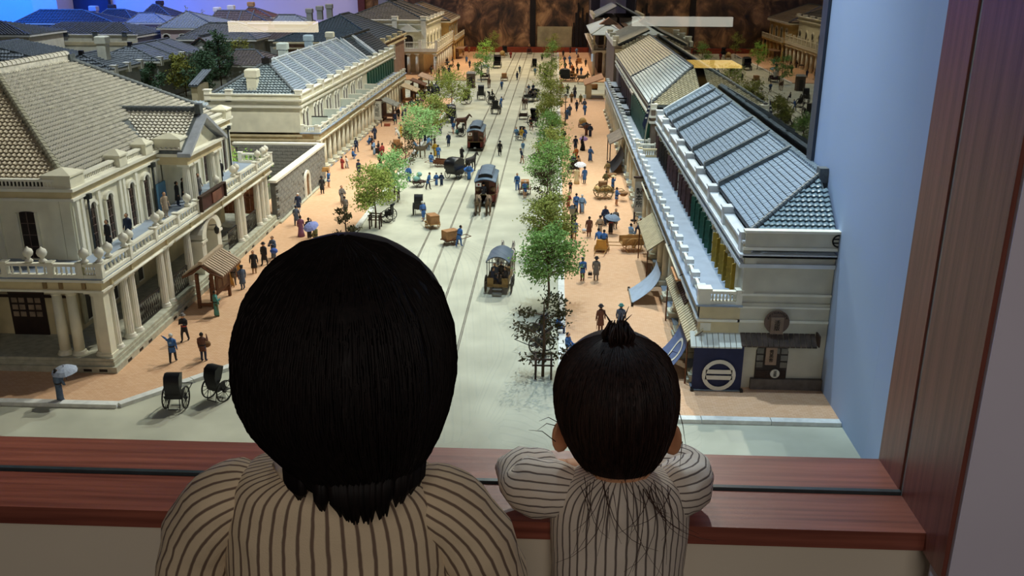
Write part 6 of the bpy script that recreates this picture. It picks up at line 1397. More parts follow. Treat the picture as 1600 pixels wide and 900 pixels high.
# ---------------------------------------------------------------- the crowd: u v kind coat lower hat pose rz | label
CROWD='''271 566 hapi blue dark white wave 10|figurine in blue jacket and white cap with raised left arm, near rickshaws
290 533 hapi dark dark grey carry 170|figurine in black with grey hat walking from the notice board
319 564 hapi brown navy hair up 5|bare armed figurine with basket on the back, hand to head
339 494 robe teal olive hair hold -60|teal kimono figurine reading the notice board
333 472 robe black black bun stand -60|black robed figurine beside the teal kimono figurine
341 452 hapi white white hair stand -40|white clad figurine beneath the notice board roof
366 446 hapi grey grey hair stand 0|grey backed figurine standing by the orange barrows
361 428 robe dark dark hair stand -80|dark robed figurine standing at the hall steps
380 452 coat slate slate cap stand 30|slate coated figurine in a cap beside the big dark head
398 427 coat dark tan hair stand 190|black jacket figurine in tan trousers left of the bowler hat one
414 414 coat dark dark bowler stand 170|dark coated figurine with bowler hat on left pavement
428 403 robe slate slate hair carry 175|grey-blue robed figurine hugging a blue bundle
95 626 robe slate slate bun parasol -30|grey kimono lady under the grey parasol at left front
504 303 coat dark dark bowler stand 10|long dark coat figurine with hat by the first arcade column
514 293 hapi blue bare hair up -60|blue clad bare legged porter with boxes on the shoulder
535 318 robe grey grey hair stand -150|grey kimono figurine alone mid left pavement
577 322 hapi grey black hair stand 20|grey jacket figurine in black skirt near the guarded tree
561 275 coat navy navy bowler stand 160|navy suited figurine behind the yellow-green tree
467 331 coat navy white white stand 170|navy jacket figurine in white cap by the block wall
464 352 coat slate navy flat stand 10|dark jacket figurine in flat cap beside the mauve gown lady
471 369 dress mauve mauve bun stand 20|mauve bustle gown lady on left pavement
484 372 robe dark dark hair parasol 30|dark robed figurine holding the violet-blue parasol
494 374 robe olive olive bun crouch 60|crouching olive robed figurine right of the violet-blue parasol
535 264 robe red red bun stand -30|small red kimono child figurine by the colonnade
542 263 robe white navy bun hold -60|white shawled figurine with the red child
552 248 hapi blue blue hair crouch -90|crouching blue figurine at the colonnade foot
557 238 hapi navy navy hair stand -20|navy figurine between two colonnade columns
578 226 hapi blue blue hair crouch 90|blue figurine crouching under the colonnade further up
586 218 robe navy navy hair stand 30|navy robed figurine outside the tall upright sign
582 234 robe dark dark hair stand 70|stooped dark figurine left of the white-blue one
585 242 robe lightblue white hair carry 100|white and light blue robed figurine on the left pavement
592 243 hapi dark navy hair carry 90|figurine carrying a black lacquer box, left pavement
598 247 robe red brown bun stand 60|dark red robed figurine beside the black box carrier
595 262 robe dark dark hair stand 0|dark kimono figurine below the red robed one
540 336 coat grey grey hair stand 20|grey figurine half hidden by the dark shrub
639 284 robe blue navy hair stand 160|blue robed figurine leaning at the pale green tree
669 296 hapi blue dark hair pull -60|blue jacket puller of the teal bundle cart
682 290 robe blue red hair stand 0|child figurine in blue with a pink sash near the landau
690 290 robe navy navy hair stand 10|tall navy robed figurine beside the pink sashed child
674 262 hapi blue white hair stand -20|blue figurine left of the low brown handcart
685 250 hapi blue navy hair push 0|blue worker behind the low brown handcart
680 244 robe yellow olive hair stand 20|yellow-green robed figurine behind the blue worker
701 229 coat navy navy white stand 10|tall navy policeman figurine with a white cap by the far tram
708 209 hapi blue bare hair pull -120|blue runner figurine beside the overturned rickshaw
715 213 hapi teal white hair crouch 60|teal figurine crouched at the overturned rickshaw
707 198 coat navy dark hair stand 40|navy figurine behind the blue runner
669 235 hapi sky blue hair bow -20|stooping sky blue figurine by the tall tree guard
658 222 coat navy navy hair stand 0|left one of the two navy figurines under the olive tree
664 221 robe navy navy hair stand 30|right one of the two navy figurines under the olive tree
641 218 robe teal teal hair stand 180|teal robed figurine left of the olive tree pair
634 216 coat dark dark hair stand 150|dark suited figurine beside the yellow kimono one
627 215 robe yellow yellow hair stand 90|yellow-orange kimono figurine on the left pavement
624 221 hapi white navy scarf bow 60|white turbaned worker at the crate cart
652 241 hapi sky sky hair bow 80|pale blue ox driver bending beside the ox
618 194 coat navy navy white wave 170|navy coat figurine with white hat pointing left
623 186 coat black black hair stand 150|black coated figurine behind the pointing one
630 190 robe navy navy hair stand 90|navy robed figurine stooping near the arcade
634 183 robe slate slate hair stand 70|slate blue robed figurine near the arcade
629 177 robe white white hair stand 110|white robed figurine in the arcade group
644 172 robe dark dark hair parasol 40|dark figurine under the black umbrella near the arcade
653 170 robe green green hair stand 0|dark green robed figurine on the far left pavement
659 168 robe mauve grey bun stand 20|mauve robed figurine next to the dark green one
659 158 robe green dark hair stand 10|green coated figurine in the stall side group
664 156 robe black black bun stand 60|black hooded figurine in the stall side group
647 151 robe white grey hair carry 90|white and grey figurine carrying a tray at the stalls
670 148 coat navy navy hair stand 180|navy suited figurine facing the viewer near the stalls
676 144 robe brown red hair stand 10|red-brown robed figurine near the stalls
683 140 robe navy navy hair stand 30|navy figurine left of the hooded carriage
686 131 coat navy slate hair stand 60|navy coat figurine by the far left lamp
690 141 coat dark dark hair stand 0|dark figurine right of the hooded carriage
697 127 coat green dark hair stand 10|dark figurine beside the small dark shrub
702 117 coat navy navy hair stand 0|navy figurine left of the small dark shrub
692 119 hapi dark cream hair up 30|figurine with a yellow ladder by the far left lamp
686 120 coat brown brown hair stand 0|brown figurine at the corner column of the balcony house
716 110 robe green green hair stand 0|long green coat figurine in the far left crowd
708 102 hapi dark tan hair push 60|dark figurine at a tan cart in far left crowd
699 102 robe dark dark hair parasol 40|figurine under the small black umbrella in the far left crowd
729 99 coat blue navy hair stand 0|blue coat figurine in far left crowd
734 106 coat navy navy hair stand 20|navy coat figurine right in far left crowd
724 87 robe tan tan hair stand 0|tan robed figurine by the ochre house
714 91 robe cream tan hair stand 40|cream robed figurine by the ochre house
733 82 robe tan brown hair stand 0|tan figurine near the end rail
729 80 robe grey grey hair stand 60|grey figurine near the end rail
657 111 robe white white hair sit 90|white figurine seated under the balcony of the corner house
674 116 robe grey grey hair stand 0|grey figurine under the balcony of the corner house
663 110 coat dark dark hair stand 40|dark figurine by the arched doorway of corner house
688 210 robe purple purple bun stand 30|purple kimono figurine right of the tall tree guard
684 207 robe yellow yellow bun stand 60|yellow kimono figurine behind the tall tree guard
681 203 coat black black hair stand 20|black figurine behind the yellow kimono one
781 243 coat dark dark bowler stand 0|dark suited gentleman standing in the middle of the rails
808 125 coat navy navy hair stand 40|navy suited figurine in the far rails
812 115 coat slate navy hair stand 200|slate coated figurine in the far rails
784 140 hapi blue navy hair pull 180|blue puller of the brown box cart in the far rails
769 152 coat black black hair sit -70|dark puller beside the far rails rickshaw
782 168 hapi blue blue hair pull -60|blue puller in front of the far tram rickshaw
817 238 hapi sky white hair stand 170|light blue child figurine in the right lane
816 255 hapi navy bare hair pull 90|navy rickshaw puller with bare legs in the right lane
808 297 hapi blue blue hair stand 170|blue man walking beside the box handcart
820 309 hapi blue bare scarf pull 180|blue puller with white headscarf facing the viewer
843 238 hapi blue blue hair stand 20|blue figurine left of the fresh green tree
807 219 hapi sky white hair pull 170|sky blue puller of the bright passenger rickshaw
717 385 hapi blue blue hair pull -50|blue puller with the small crate handcart
662 345 hapi blue blue scarf pull 30|blue stooping puller of the square crate handcart
830 203 hapi black bare hair pull 160|dark puller of the right row rickshaw
836 118 hapi sky dark hair pull 180|pale blue puller of the tall black rickshaw
847 95 coat black black hair stand 0|black figurine right of tall black rickshaw
844 113 robe olive olive hair stand 20|olive figurine at the right kerb far away
851 122 coat navy dark hair stand 40|navy figurine at the far right kerb group
855 118 coat slate dark hair stand 0|slate figurine at the far right kerb group
853 128 coat dark navy hair stand 10|dark figurine nearest in the far right kerb group
789 78 coat black black flat sit 0|black figurine near the end rail left of rails
798 91 robe red brown hair stand 0|tiny red figurine alone on far road
872 524 hapi blue navy hair sit -90|seated blue rickshaw man, farther of the two at near guard
887 548 hapi blue blue hair crouch -100|blue rickshaw man crouching on the near kerb
910 439 hapi blue brown flat stand 10|blue jacket man with a dark cap, of the close pair by the lamp
931 438 coat grey grey bowler stand -10|grey cloaked man with a hat and handbag, of the close pair
938 518 coat brown brown bowler stand 10|brown suited gentleman with cane and bowler hat
969 517 dress slate grey teal stand -15|lady in blue bodice and long grey skirt with a teal hat
897 374 hapi blue tan hair stand 0|blue jacket figurine right of the nearest lamp post
897 350 coat dark dark hair stand 10|dark figurine behind the nearest lamp post
920 370 coat brown brown hair stand 10|brown coat figurine holding a white bag
937 368 robe beige beige hair stand 0|beige robed figurine beside the grey-blue umbrella group
945 352 robe navy navy hair stand 190|navy robed figurine left of the grey-blue umbrella
954 365 robe dark red bun parasol 0|dark kimono lady with a red sash under the grey-blue umbrella
961 357 coat grey grey hair stand 190|grey figurine behind the grey-blue umbrella
937 392 hapi blue blue hair bow 10|left blue man bending at the covered pushcart
943 393 hapi blue tan hair push 10|right blue man pushing the covered pushcart
985 374 hapi lightblue lightblue hair sit -40|light blue striped man seated at the wooden handcart
1000 366 robe navy navy hair sit 90|navy robed figurine seated by the arcade table
963 321 hapi blue bare hair carry -80|blue porter carrying a wide basket on the right pavement
957 301 hapi blue dark straw up -60|blue porter with a basket on the head
888 324 robe red red hair stand 0|red robed child figurine beside the right kerb
900 331 hapi blue blue hair stand 0|blue jacket figurine next to the white scarf woman
909 333 robe lightblue brown scarf stand -10|white scarfed woman in a brown skirt
891 302 hapi dark navy hair carry 170|dark figurine carrying a child at the right kerb
901 287 dress cream yellow bun stand 0|lady in a wide pale yellow skirt
913 287 coat blue slate bowler stand 10|blue suited gentleman with cane beside the yellow skirt lady
903 268 robe tan brown bun parasol 20|lady under the white parasol on the right pavement
895 264 robe navy navy hair stand 0|navy robed figurine left of the white parasol
900 252 robe orange brown hair stand 40|orange-brown robed figurine above the white parasol
922 252 robe blue navy hair carry -20|blue pole porter with two baskets, right pavement
885 247 hapi navy brown straw carry 0|straw hatted navy peddler at the right kerb
899 235 coat navy slate bowler stand 190|navy jacket gentleman left of the purple parasol
910 235 dress black dark bun parasol 30|black gown lady under the purple parasol
880 222 robe green green hair stand 0|green robed figurine beside the fresh green tree
916 212 robe brown brown bun parasol 0|brown robed figurine under the black umbrella on the right
922 214 robe navy navy hair stand 10|navy robed figurine right of the black umbrella
949 276 robe khaki brown hair stand 20|brown robed figurine by the arcade steps
947 284 robe olive khaki hair crouch 0|olive robed figurine crouching by the arcade steps
890 181 robe slate slate hair stand 0|slate robed figurine right of the far right lamp
886 187 robe blue navy hair stand 10|blue figurine hard by the far right lamp
901 174 coat navy navy hair stand 10|navy suited figurine alone before the straw cart
913 172 robe slate slate hair stand 0|slate robed figurine right of the navy suited one
914 180 hapi blue blue hair push 10|blue worker pushing the straw cart
907 163 coat olive dark white stand 0|dark figurine with a white hat further up
893 160 robe khaki dark hair stand 0|khaki robed figurine further up
898 155 coat navy navy hair stand 0|navy coat figurine further up the right pavement
887 147 robe navy navy hair stand 0|navy figurine behind the pink parasol
898 149 robe grey dark hair stand 40|grey figurine behind the khaki robed one
877 144 robe red brown bun parasol 0|figurine under the small pink parasol
918 125 robe olive olive hair stand 60|olive figurine with the grey-brown horse
902 118 coat navy dark hair stand 0|navy figurine above the far right horse
908 117 robe blue blue hair stand 20|blue robed figurine above far right horse
896 117 coat dark dark hair stand 0|dark figurine above the far right carriage
894 113 robe orange tan hair stand 0|orange robed figurine above the far right carriage
883 109 robe navy navy hair stand 0|navy robed figurine at the far right kerb line
891 107 robe slate slate hair stand 20|slate figurine in the far right crowd
901 105 coat brown dark hair stand 0|brown figurine in the far right crowd
915 104 coat dark dark hair stand 30|dark figurine under the far right arcade
882 99 robe navy navy hair stand 0|navy kimono figurine in the upper right crowd
890 98 robe blue blue hair stand 0|blue kimono figurine in the upper right crowd
903 96 coat brown brown hair stand 10|brown coat figurine in the upper right crowd
880 89 coat dark dark hair stand 0|dark coat figurine near the right end rail
891 83 robe dark dark hair stand 30|dark robed figurine near the right end rail
901 85 robe lightblue navy hair stand 0|light blue figurine near the right end rail'''
seen=set()
for ln in CROWD.split('\n'):
    a,lb=ln.split('|'); u,v,kd,co,lo,ht,po,rz=a.split(); u=float(u);v=float(v)
    z=.006 if not -.66<at(u,v).x<.03 else 0
    sc=.78 if 'child' in lb else 1.0
    assert lb not in seen,lb; seen.add(lb)
    fig(G(u,v,z),kd,co,lo,ht,po,float(rz)+random.uniform(-15,15),lb,sc,'crowd of miniature townspeople','walk' if random.random()<.35 else 'stand')
for u,v,kd,co,lo,rz,lb in ((172,388,'coat','dark','dark',150,'dark coated figurine at the left end of the hall balcony'),(203,377,'coat','navy','navy',170,'navy coated figurine with red scarf on the hall balcony'),(260,340,'coat','beige','beige',-120,'beige coated figurine on the hall balcony near the portico'),(279,322,'coat','dark','navy',-60,'dark figurine at the portico doorway, left one'),(289,316,'coat','black','black',-90,'black figurine at the portico doorway, right one'),(312,308,'coat','grey','slate',-120,'grey figurine between the portico columns'),(337,289,'coat','blue','blue',60,'bright blue figurine leaning on the hall balcony'),(346,284,'coat','black','black',60,'black figurine at the far part of the hall balcony')):
    p=at(u,v,.2225); fig((max(p.x,-1.045),p.y,.2225),kd,co,lo,'hair','stand',rz,lb)
for (u,v,co,lo,lb) in ((815,206,'yellow','yellow','yellow robed passenger in the bright rickshaw'),(820,206,'blue','blue','blue robed passenger in bright rickshaw')):
    p=G(u,v+13); fig((p[0],p[1]+.0,.016),'robe',co,lo,'bun','sit',170,lb,.9)
for (u,v,z,c,lb,r,tl) in ((99,573,.078,'A9B3C4','pale grey parasol over the lady at left front',.026,(8,0)),(484,350,.070,'8A96D0','violet-blue parasol on the left pavement',.026,(25,-12)),(644,158,.07,'26262C','black umbrella near the left arcade',.024,(20,10)),(699,96,.07,'2A2A2E','small black umbrella in the far left crowd',.024,(0,0)),(958,336,.072,'7E8FA3','grey-blue umbrella on the right pavement',.027,(12,8)),(907,254,.07,'E8E6EA','white parasol on the right pavement',.026,(15,0)),(912,214,.07,'9A78A8','purple parasol over the black gown lady',.022,(18,0)),(915,192,.07,'1F1F24','black umbrella on the far right pavement',.025,(10,0)),(877,134,.07,'D0706A','small pink parasol near the far right crossing',.024,(10,0))):
    p=at(u,v+ (0),z); parasol((p.x,p.y,z),c,lb,r,tl)
# carried and standing goods
def goods(name,lb,cat,u,v,z,mb,m): o=mb.build(name,m); tag(o,lb,cat); p=at(u,v,z); o.location=(p.x,p.y,z); return o
goods('box_load','stack of tan boxes on the shoulder of the bare legged porter','box',509,268,.062,MB().box(-.014,.014,-.008,.008,0,.009).box(-.012,.012,-.007,.007,.009,.017),WOODL)
goods('lacquer_box','black lacquer box carried on the left pavement','box',591,236,.032,MB().box(-.012,.012,-.008,.008,-.01,.012).box(-.013,.013,-.009,.009,.012,.014),BLACK)
goods('basket','wide brown basket carried by the blue porter','basket',974,306,.026,MB().lathe((0,0,0),[(.010,0),(.017,.008),(.018,.014),(.016,.014)],12),mat('basket_brown','8A6540'))
goods('basket','brown basket on the head of the blue porter','basket',956,277,.056,MB().lathe((0,0,0),[(.008,0),(.018,.008),(.019,.015),(.016,.013)],12),mat('basket_brown','8A6540'))
goods('basket','brown basket on the back of the hand to head figurine','basket',322,541,.030,MB().ball((0,0,.006),.010,9,6,0,(1.2,.8,.9)),mat('basket_brown','8A6540'))
goods('bundle','blue cloth bundle hugged by the grey-blue robed figurine','bundle',428,392,.036,MB().ball((0,0,0),.011,9,6,0,(1.1,.9,.8)),cm('3E5FB0'))
goods('handbag','dark handbag held by the grey cloaked man','bag',922,430,.012,MB().box(-.006,.006,-.003,.003,0,.008).tube([(-.004,0,.008),(-.003,0,.012),(.003,0,.012),(.004,0,.008)],.0007,4),BLACK)
goods('cane','brown walking cane of the brown suited gentleman','cane',932,514,.006,MB().tube([(0,0,0),(.001,0,.034),(.003,-.002,.036)],.0008,5),WOODB)
goods('cane','thin cane of the blue suited gentleman','cane',908,286,.006,MB().tube([(0,0,0),(.001,0,.034)],.0008,5),WOODB)
goods('white_bag','white bag held by the brown coat figurine','bag',913,360,.014,MB().ball((0,0,0),.008,9,6,0,(1.1,.8,.8)),cm('D0D6DC'))
goods('ladder','yellow folding ladder in far left crowd','ladder',692,120,0,MB().tube([(-.012,0,0),(0,0,.05)],.0015,4).tube([(.012,0,0),(0,0,.05)],.0015,4).tube([(-.006,0,.025),(.006,0,.025)],.0012,4),cm('C99A3E'))
goods('crate','reddish crate on the left pavement by the arcade','box',605,197,.006,MB().box(-.016,.016,-.01,.01,0,.014),cm('A0583E'))
goods('hand_pump','black iron water pump at the far right kerb','pump',877,167,.006,MB().tube([(-.006,0,0),(-.006,0,.03),(.004,0,.04),(.014,0,.034)],.0025,6).tube([(.002,0,0),(.004,0,.04)],.004,8),IRON)
# ---------------------------------------------------------------- the two children looking in, seen from behind
def atD(u,v,d): return CAM+RC@_ray(u,v)*d
def stripe_mat(name,base,line,wd=.17):
    m=bpy.data.materials.new(name); m.use_nodes=True; nt=m.node_tree; b=nt.nodes['Principled BSDF']; b.inputs['Roughness'].default_value=.9
    N=nt.nodes.new; at_=N('ShaderNodeAttribute'); at_.attribute_name='stripe'
    tc=N('ShaderNodeTexCoord'); n=N('ShaderNodeTexNoise'); n.inputs['Scale'].default_value=45; nt.links.new(tc.outputs['Object'],n.inputs['Vector'])
    def M(op,a,b_=None,c=None):
        q=N('ShaderNodeMath'); q.operation=op
        for i,x in enumerate((a,b_,c)):
            if x is None: continue
            if isinstance(x,(int,float)): q.inputs[i].default_value=x
            else: nt.links.new(x,q.inputs[i])
        return q.outputs[0]
    s=M('ADD',at_.outputs['Fac'],M('MULTIPLY',n.outputs[0],.16)); tri=M('ABSOLUTE',M('SUBTRACT',M('FRACT',s),.5))
    k=N('ShaderNodeMapRange'); k.inputs[1].default_value=wd*.5; k.inputs[2].default_value=wd; nt.links.new(tri,k.inputs[0])
    mx=N('ShaderNodeMix'); mx.data_type='RGBA'; mx.inputs[6].default_value=(*lin(line),1); mx.inputs[7].default_value=(*lin(base),1); nt.links.new(k.outputs[0],mx.inputs[0]); nt.links.new(mx.outputs[2],b.inputs['Base Color'])
    w_=N('ShaderNodeTexNoise'); w_.inputs['Scale'].default_value=700; nt.links.new(tc.outputs['Object'],w_.inputs['Vector'])
    bp=N('ShaderNodeBump'); bp.inputs['Strength'].default_value=.35; bp.inputs['Distance'].default_value=.002; nt.links.new(M('ADD',k.outputs[0],M('MULTIPLY',w_.outputs[0],.5)),bp.inputs['Height']); nt.links.new(bp.outputs[0],b.inputs['Normal'])
    return m
SHIRT=stripe_mat('shirt_striped_cream','EBD5B2','7E6857')
SHIRT2=stripe_mat('shirt_striped_pale','E6DACB','6E625C',.14)
HB=mat('hair_black','17100E',.62,.3,4,0,0,0,(60,60,3),.22); HBR=mat('hair_dark_brown','2E1D17',.52,.35,4,0,0,0,(60,60,3),.3)
SK=mat('child_skin','D9A079',.6,.06,20); TR=mat('trousers_grey','3A3A40',.9,.1,30); SHOE=mat('shoe_white','8E8A86',.7,.1,30)
def loft(name,rings,m,parent,spacing=.0118,wr=None,rnd=None,sub=1):
    n=len(rings[0]); me=bpy.data.meshes.new(name); vs=[];st=[]
    for r in rings:
        L=0; per=[0]
        for i in range(1,n): per.append(per[-1]+(Vector(r[i])-Vector(r[i-1])).length)
        h=per[n//2]
        for i,p in enumerate(r): vs.append(tuple(p)); st.append((i-n//2)/n*rings_ref(rings)/spacing+50)
    fs=[]
    for j in range(len(rings)-1):
        for i in range(n): fs.append((j*n+i,j*n+(i+1)%n,(j+1)*n+(i+1)%n,(j+1)*n+i))
    fs.append(tuple(range(n))[::-1]); fs.append(tuple(range((len(rings)-1)*n,len(rings)*n)))
    me.from_pydata(vs,[],fs); a=me.attributes.new('stripe','FLOAT','POINT'); a.data.foreach_set('value',st)
    me.materials.append(m); me.polygons.foreach_set('use_smooth',[True]*len(fs)); me.update()
    o=bpy.data.objects.new(name,me); COL.objects.link(o); o.parent=parent
    if wr:
        tx=bpy.data.textures.new(name+'_folds','CLOUDS'); tx.noise_scale=.035
        md=o.modifiers.new('sub','SUBSURF'); md.levels=2; md.render_levels=2
        md=o.modifiers.new('folds','DISPLACE'); md.texture=tx; md.strength=wr; md.mid_level=.5; md.texture_coords='LOCAL'
    return o
def rings_ref(rings):
    r=rings[len(rings)//2]; return sum((Vector(r[i])-Vector(r[i-1])).length for i in range(len(r)))
def ell(c,rx,ry,n=32,ax=None,ay=None):
    c=Vector(c); ax=Vector(ax or (1,0,0)); ay=Vector(ay or (0,1,0))
    return [c+ax*(rx*math.cos(PI/2+2*PI*i/n))+ay*(ry*math.sin(PI/2+2*PI*i/n)) for i in range(n)]
def tube_rings(pts,rs,n=24):
    pts=[Vector(p) for p in pts]; out=[];pu=None
    for i,p in enumerate(pts):
        a=(pts[min(i+1,len(pts)-1)]-pts[max(i-1,0)]).normalized()
        u=Vector((0,1,0)) if pu is None else pu
        u=(u-a*u.dot(a)).normalized(); pu=u; v=a.cross(u)
        out.append([p+u*(rs[i]*math.cos(2*PI*k/n))+v*(rs[i]*math.sin(2*PI*k/n)) for k in range(n)])
    return out
def skin_body(parent,J,E,R,root,m):
    me=bpy.data.meshes.new('body'); me.from_pydata([tuple(p) for p in J],E,[]); me.materials.append(m)
    o=bpy.data.objects.new('body',me); COL.objects.link(o); o.parent=parent
    md=o.modifiers.new('skin','SKIN'); md.use_smooth_shade=True
    for i,r in enumerate(R): me.skin_vertices[0].data[i].radius=(r,r); me.skin_vertices[0].data[i].use_root=(i==root)
    s=o.modifiers.new('sub','SUBSURF'); s.levels=1; s.render_levels=2; return o
def hand(J,E,R,wi,d,side,up):
    d=Vector(d).normalized(); s=Vector(side).normalized(); base=len(J); J.append(Vector(J[wi])+d*.03); E.append((wi,base)); R.append(.014)
    for k,(o,L) in enumerate(((-.016,.030),(-.005,.036),(.006,.034),(.016,.027))):
        a=len(J); p=J[base]+s*o+d*.012; J.append(p); J.append(p+d*L*.55); J.append(p+d*L+Vector(up)*-.008); E.extend([(base,a),(a,a+1),(a+1,a+2)]); R.extend([.0058,.0052,.0042])
    a=len(J); p=Vector(J[wi])+s*-.018+d*.012; J.append(p); J.append(p+d*.022-s*.008); E.extend([(wi,a),(a,a+1)]); R.extend([.007,.005])
def face(parent,c,rx,rz,ears,yaw=0):
    c=Vector(c); b=MB()
    b.tube([c+Vector((0,rx*1.02,.004)),c+Vector((0,rx*1.16,-.016)),c+Vector((0,rx*1.02,-.022))],[.006,.010,.006],7); b.build('nose',SK,parent)
    for s in (-1,1): MB().ball(c+Vector((s*rx*.42,rx*.86,0)),.011,10,6).build('eye',mat('eye_dark','1B1513',.2,.1,40),parent)
    MB().tube([c+Vector((-.018,rx*.96,-rz*.52)),c+Vector((0,rx*1.02,-rz*.55)),c+Vector((.018,rx*.96,-rz*.52))],[.003,.006,.003],6).build('mouth',mat('lips','9A5A50',.5,.05,30),parent)
    for s in (-1,1):
        b=MB(); e=c+Vector((s*rx*ears[0],-.002,ears[1]))
        o=Vector((s*.85,-.45,0)).normalized(); q=o.cross(Vector((0,0,1)))
        vs=[];fs=[];n=14
        for (k,t) in ((.15,.003),(.62,.0005),(.92,.005),(1,.002),(.85,-.004)):
            for i in range(n):
                a=2*PI*i/n; vs.append(e+o*(k*ears[2]*.55*(math.cos(a)+.75))+Vector((0,0,k*ears[2]*(math.sin(a))))+q*(t if s>0 else -t))
        for j in range(4):
            for i in range(n): fs.append((j*n+i,j*n+(i+1)%n,(j+1)*n+(i+1)%n,(j+1)*n+i))
        b.add(vs,fs,0,True); b.build('ear',mat('ear_skin','D99A72',.55,.06,20),parent)

# ---- bigger child on the left
kid=thing('person','child with a big dark bob haircut in a brown-striped cream shirt, left, seen from behind','person',(0,0,0))
D=.78; c0=atD(535,560,D)
tab=[(366,536,536),(372,505,572),(385,466,612),(405,434,643),(435,404,674),(470,382,692),(510,368,703),(550,362,707),(590,364,706),(625,374,699),(655,392,689),(682,416,678),(705,437,664),(725,452,650),(742,472,641)]
def smooth(tab,k=4):
    out=[]; N=len(tab)
    for i in range(N-1):
        p0,p1,p2,p3=[tab[max(0,min(N-1,i+q))] for q in(-1,0,1,2)]
        for s in range(k):
            t=s/k; out.append(tuple(.5*(2*b+(c-a)*t+(2*a-5*b+4*c-d)*t*t+(3*b-a-3*c+d)*t**3) for a,b,c,d in zip(p0,p1,p2,p3)))
    return out+[tab[-1]]
tab=smooth(tab); rings=[];hc=[]
for j,(v,xl,xr) in enumerate(tab):
    w_=(xr-xl)/2/F*D; q=atD((xl+xr)/2,v,D); t=(v-366)/(742-366)
    z=c0.z-.004+(560-v)/F*D*.99; 
    yc=c0.y+ .030-.03*t; ry=max(.002,w_*(1.12 if t<.6 else 1.12-.75*(t-.6)))
    if t>.6: yc-=.020*(t-.6)/.4
    hc.append((Vector((q.x,yc,z)),max(w_,.002),ry))
hb=MB(); n=72; rr=random.Random(3); jit=[rr.uniform(-.012,.012) for _ in range(n)]
vs=[];fs=[]
for j,(c,rx,ry) in enumerate(hc):
    for i in range(n):
        a=2*PI*i/n; k=1+jit[i]*min(1,j/16); vs.append((c.x+rx*k*math.cos(a),c.y+ry*k*math.sin(a),c.z))
for j in range(len(hc)-1):
    for i in range(n): fs.append((j*n+i,j*n+(i+1)%n,(j+1)*n+(i+1)%n,(j+1)*n+i)[::-1])
hb.add(vs,fs,0,True); hair=hb.build('hair',HB,kid)
def strands(parent,hc,cnt,r,m,seed,amp=.0015,name='hair_strands',arc=(PI*.95,PI*2.05),stop=(.9,1.06)):
    rd=random.Random(seed); b=MB(); L=len(hc)-1
    for s in range(cnt):
        a=rd.uniform(*arc); da=rd.uniform(-.12,.12); e=rd.uniform(*stop)*L; off=rd.uniform(0,.0022); pts=[]
        N=9
        for k in range(N+1):
            t=e*k/N*1.0; t=1.2+(e-1.2)*k/N; j=min(int(t),L-1); f=t-j
            c=hc[j][0].lerp(hc[j+1][0],f); rx=hc[j][1]+(hc[j+1][1]-hc[j][1])*f; ry=hc[j][2]+(hc[j+1][2]-hc[j][2])*f
            aa=a+da*k/N; pts.append((c.x+(max(rx,.001)+off)*math.cos(aa),c.y+(max(ry,.001)+off)*math.sin(aa),c.z+rd.uniform(-1,1)*amp*.3))
        b.tube(pts,[r*.6]+[r]*(N-2)+[r*.7,r*.15],3,0,True,False)
    return b.build(name,m,parent,'stuff')
strands(hair,hc,900,.0011,HB,5)
# nape tail and jagged lock tips
b=MB(); rd=random.Random(9)
for i in range(70):
    a=rd.uniform(PI*1.02,PI*1.98); c,rx,ry=hc[-7]; x0=c.x+rx*math.cos(a); y0=c.y+ry*math.sin(a)
    xc=atD(585,742,D).x; w_=math.exp(-((x0-xc)/.030)**2); drop=.004+.015*w_+rd.uniform(0,.006)
    b.tube([(x0,y0,c.z+.012),(x0+(xc-x0)*.12*w_,y0-.004,c.z-.010),(x0+(xc-x0)*.35*w_+rd.uniform(-.003,.003),y0-.002,c.z-.010-drop)],[.0055,.0045,.0006],5,0)
b.build('lock_tips',HB,hair,'stuff')
hz=c0.z; sx=atD(497,745,.80).x; shz=atD(535,770,.80).z; ty=c0.y+.035
prof=[(.004,.030,.030,-.005),(.0,.050,.042,0),(-.006,.078,.052,.0),(-.018,.098,.062,.002),(-.040,.108,.068,.004),(-.075,.112,.072,.004),(-.13,.113,.076,.004),(-.20,.115,.08,.004),(-.28,.125,.083,.004),(-.36,.128,.085,.004)]
loft('shirt',[ell((sx+.002,ty+dy,shz+dz),rx,ry,40) for dz,rx,ry,dy in prof],SHIRT,kid,.0118,.006)
J=[Vector((sx,ty,shz-.42)),Vector((sx,ty,shz-.25)),Vector((sx,ty,shz-.06)),Vector((sx-.002,ty+.01,shz+.03)),Vector((c0.x,c0.y+.045,hz-.06)),Vector((c0.x,c0.y+.05,hz)),Vector((c0.x,c0.y+.045,hz+.055))]
E_=[(0,1),(1,2),(2,3),(3,4),(4,5),(5,6)]; R=[.07,.06,.05,.030,.058,.066,.045]
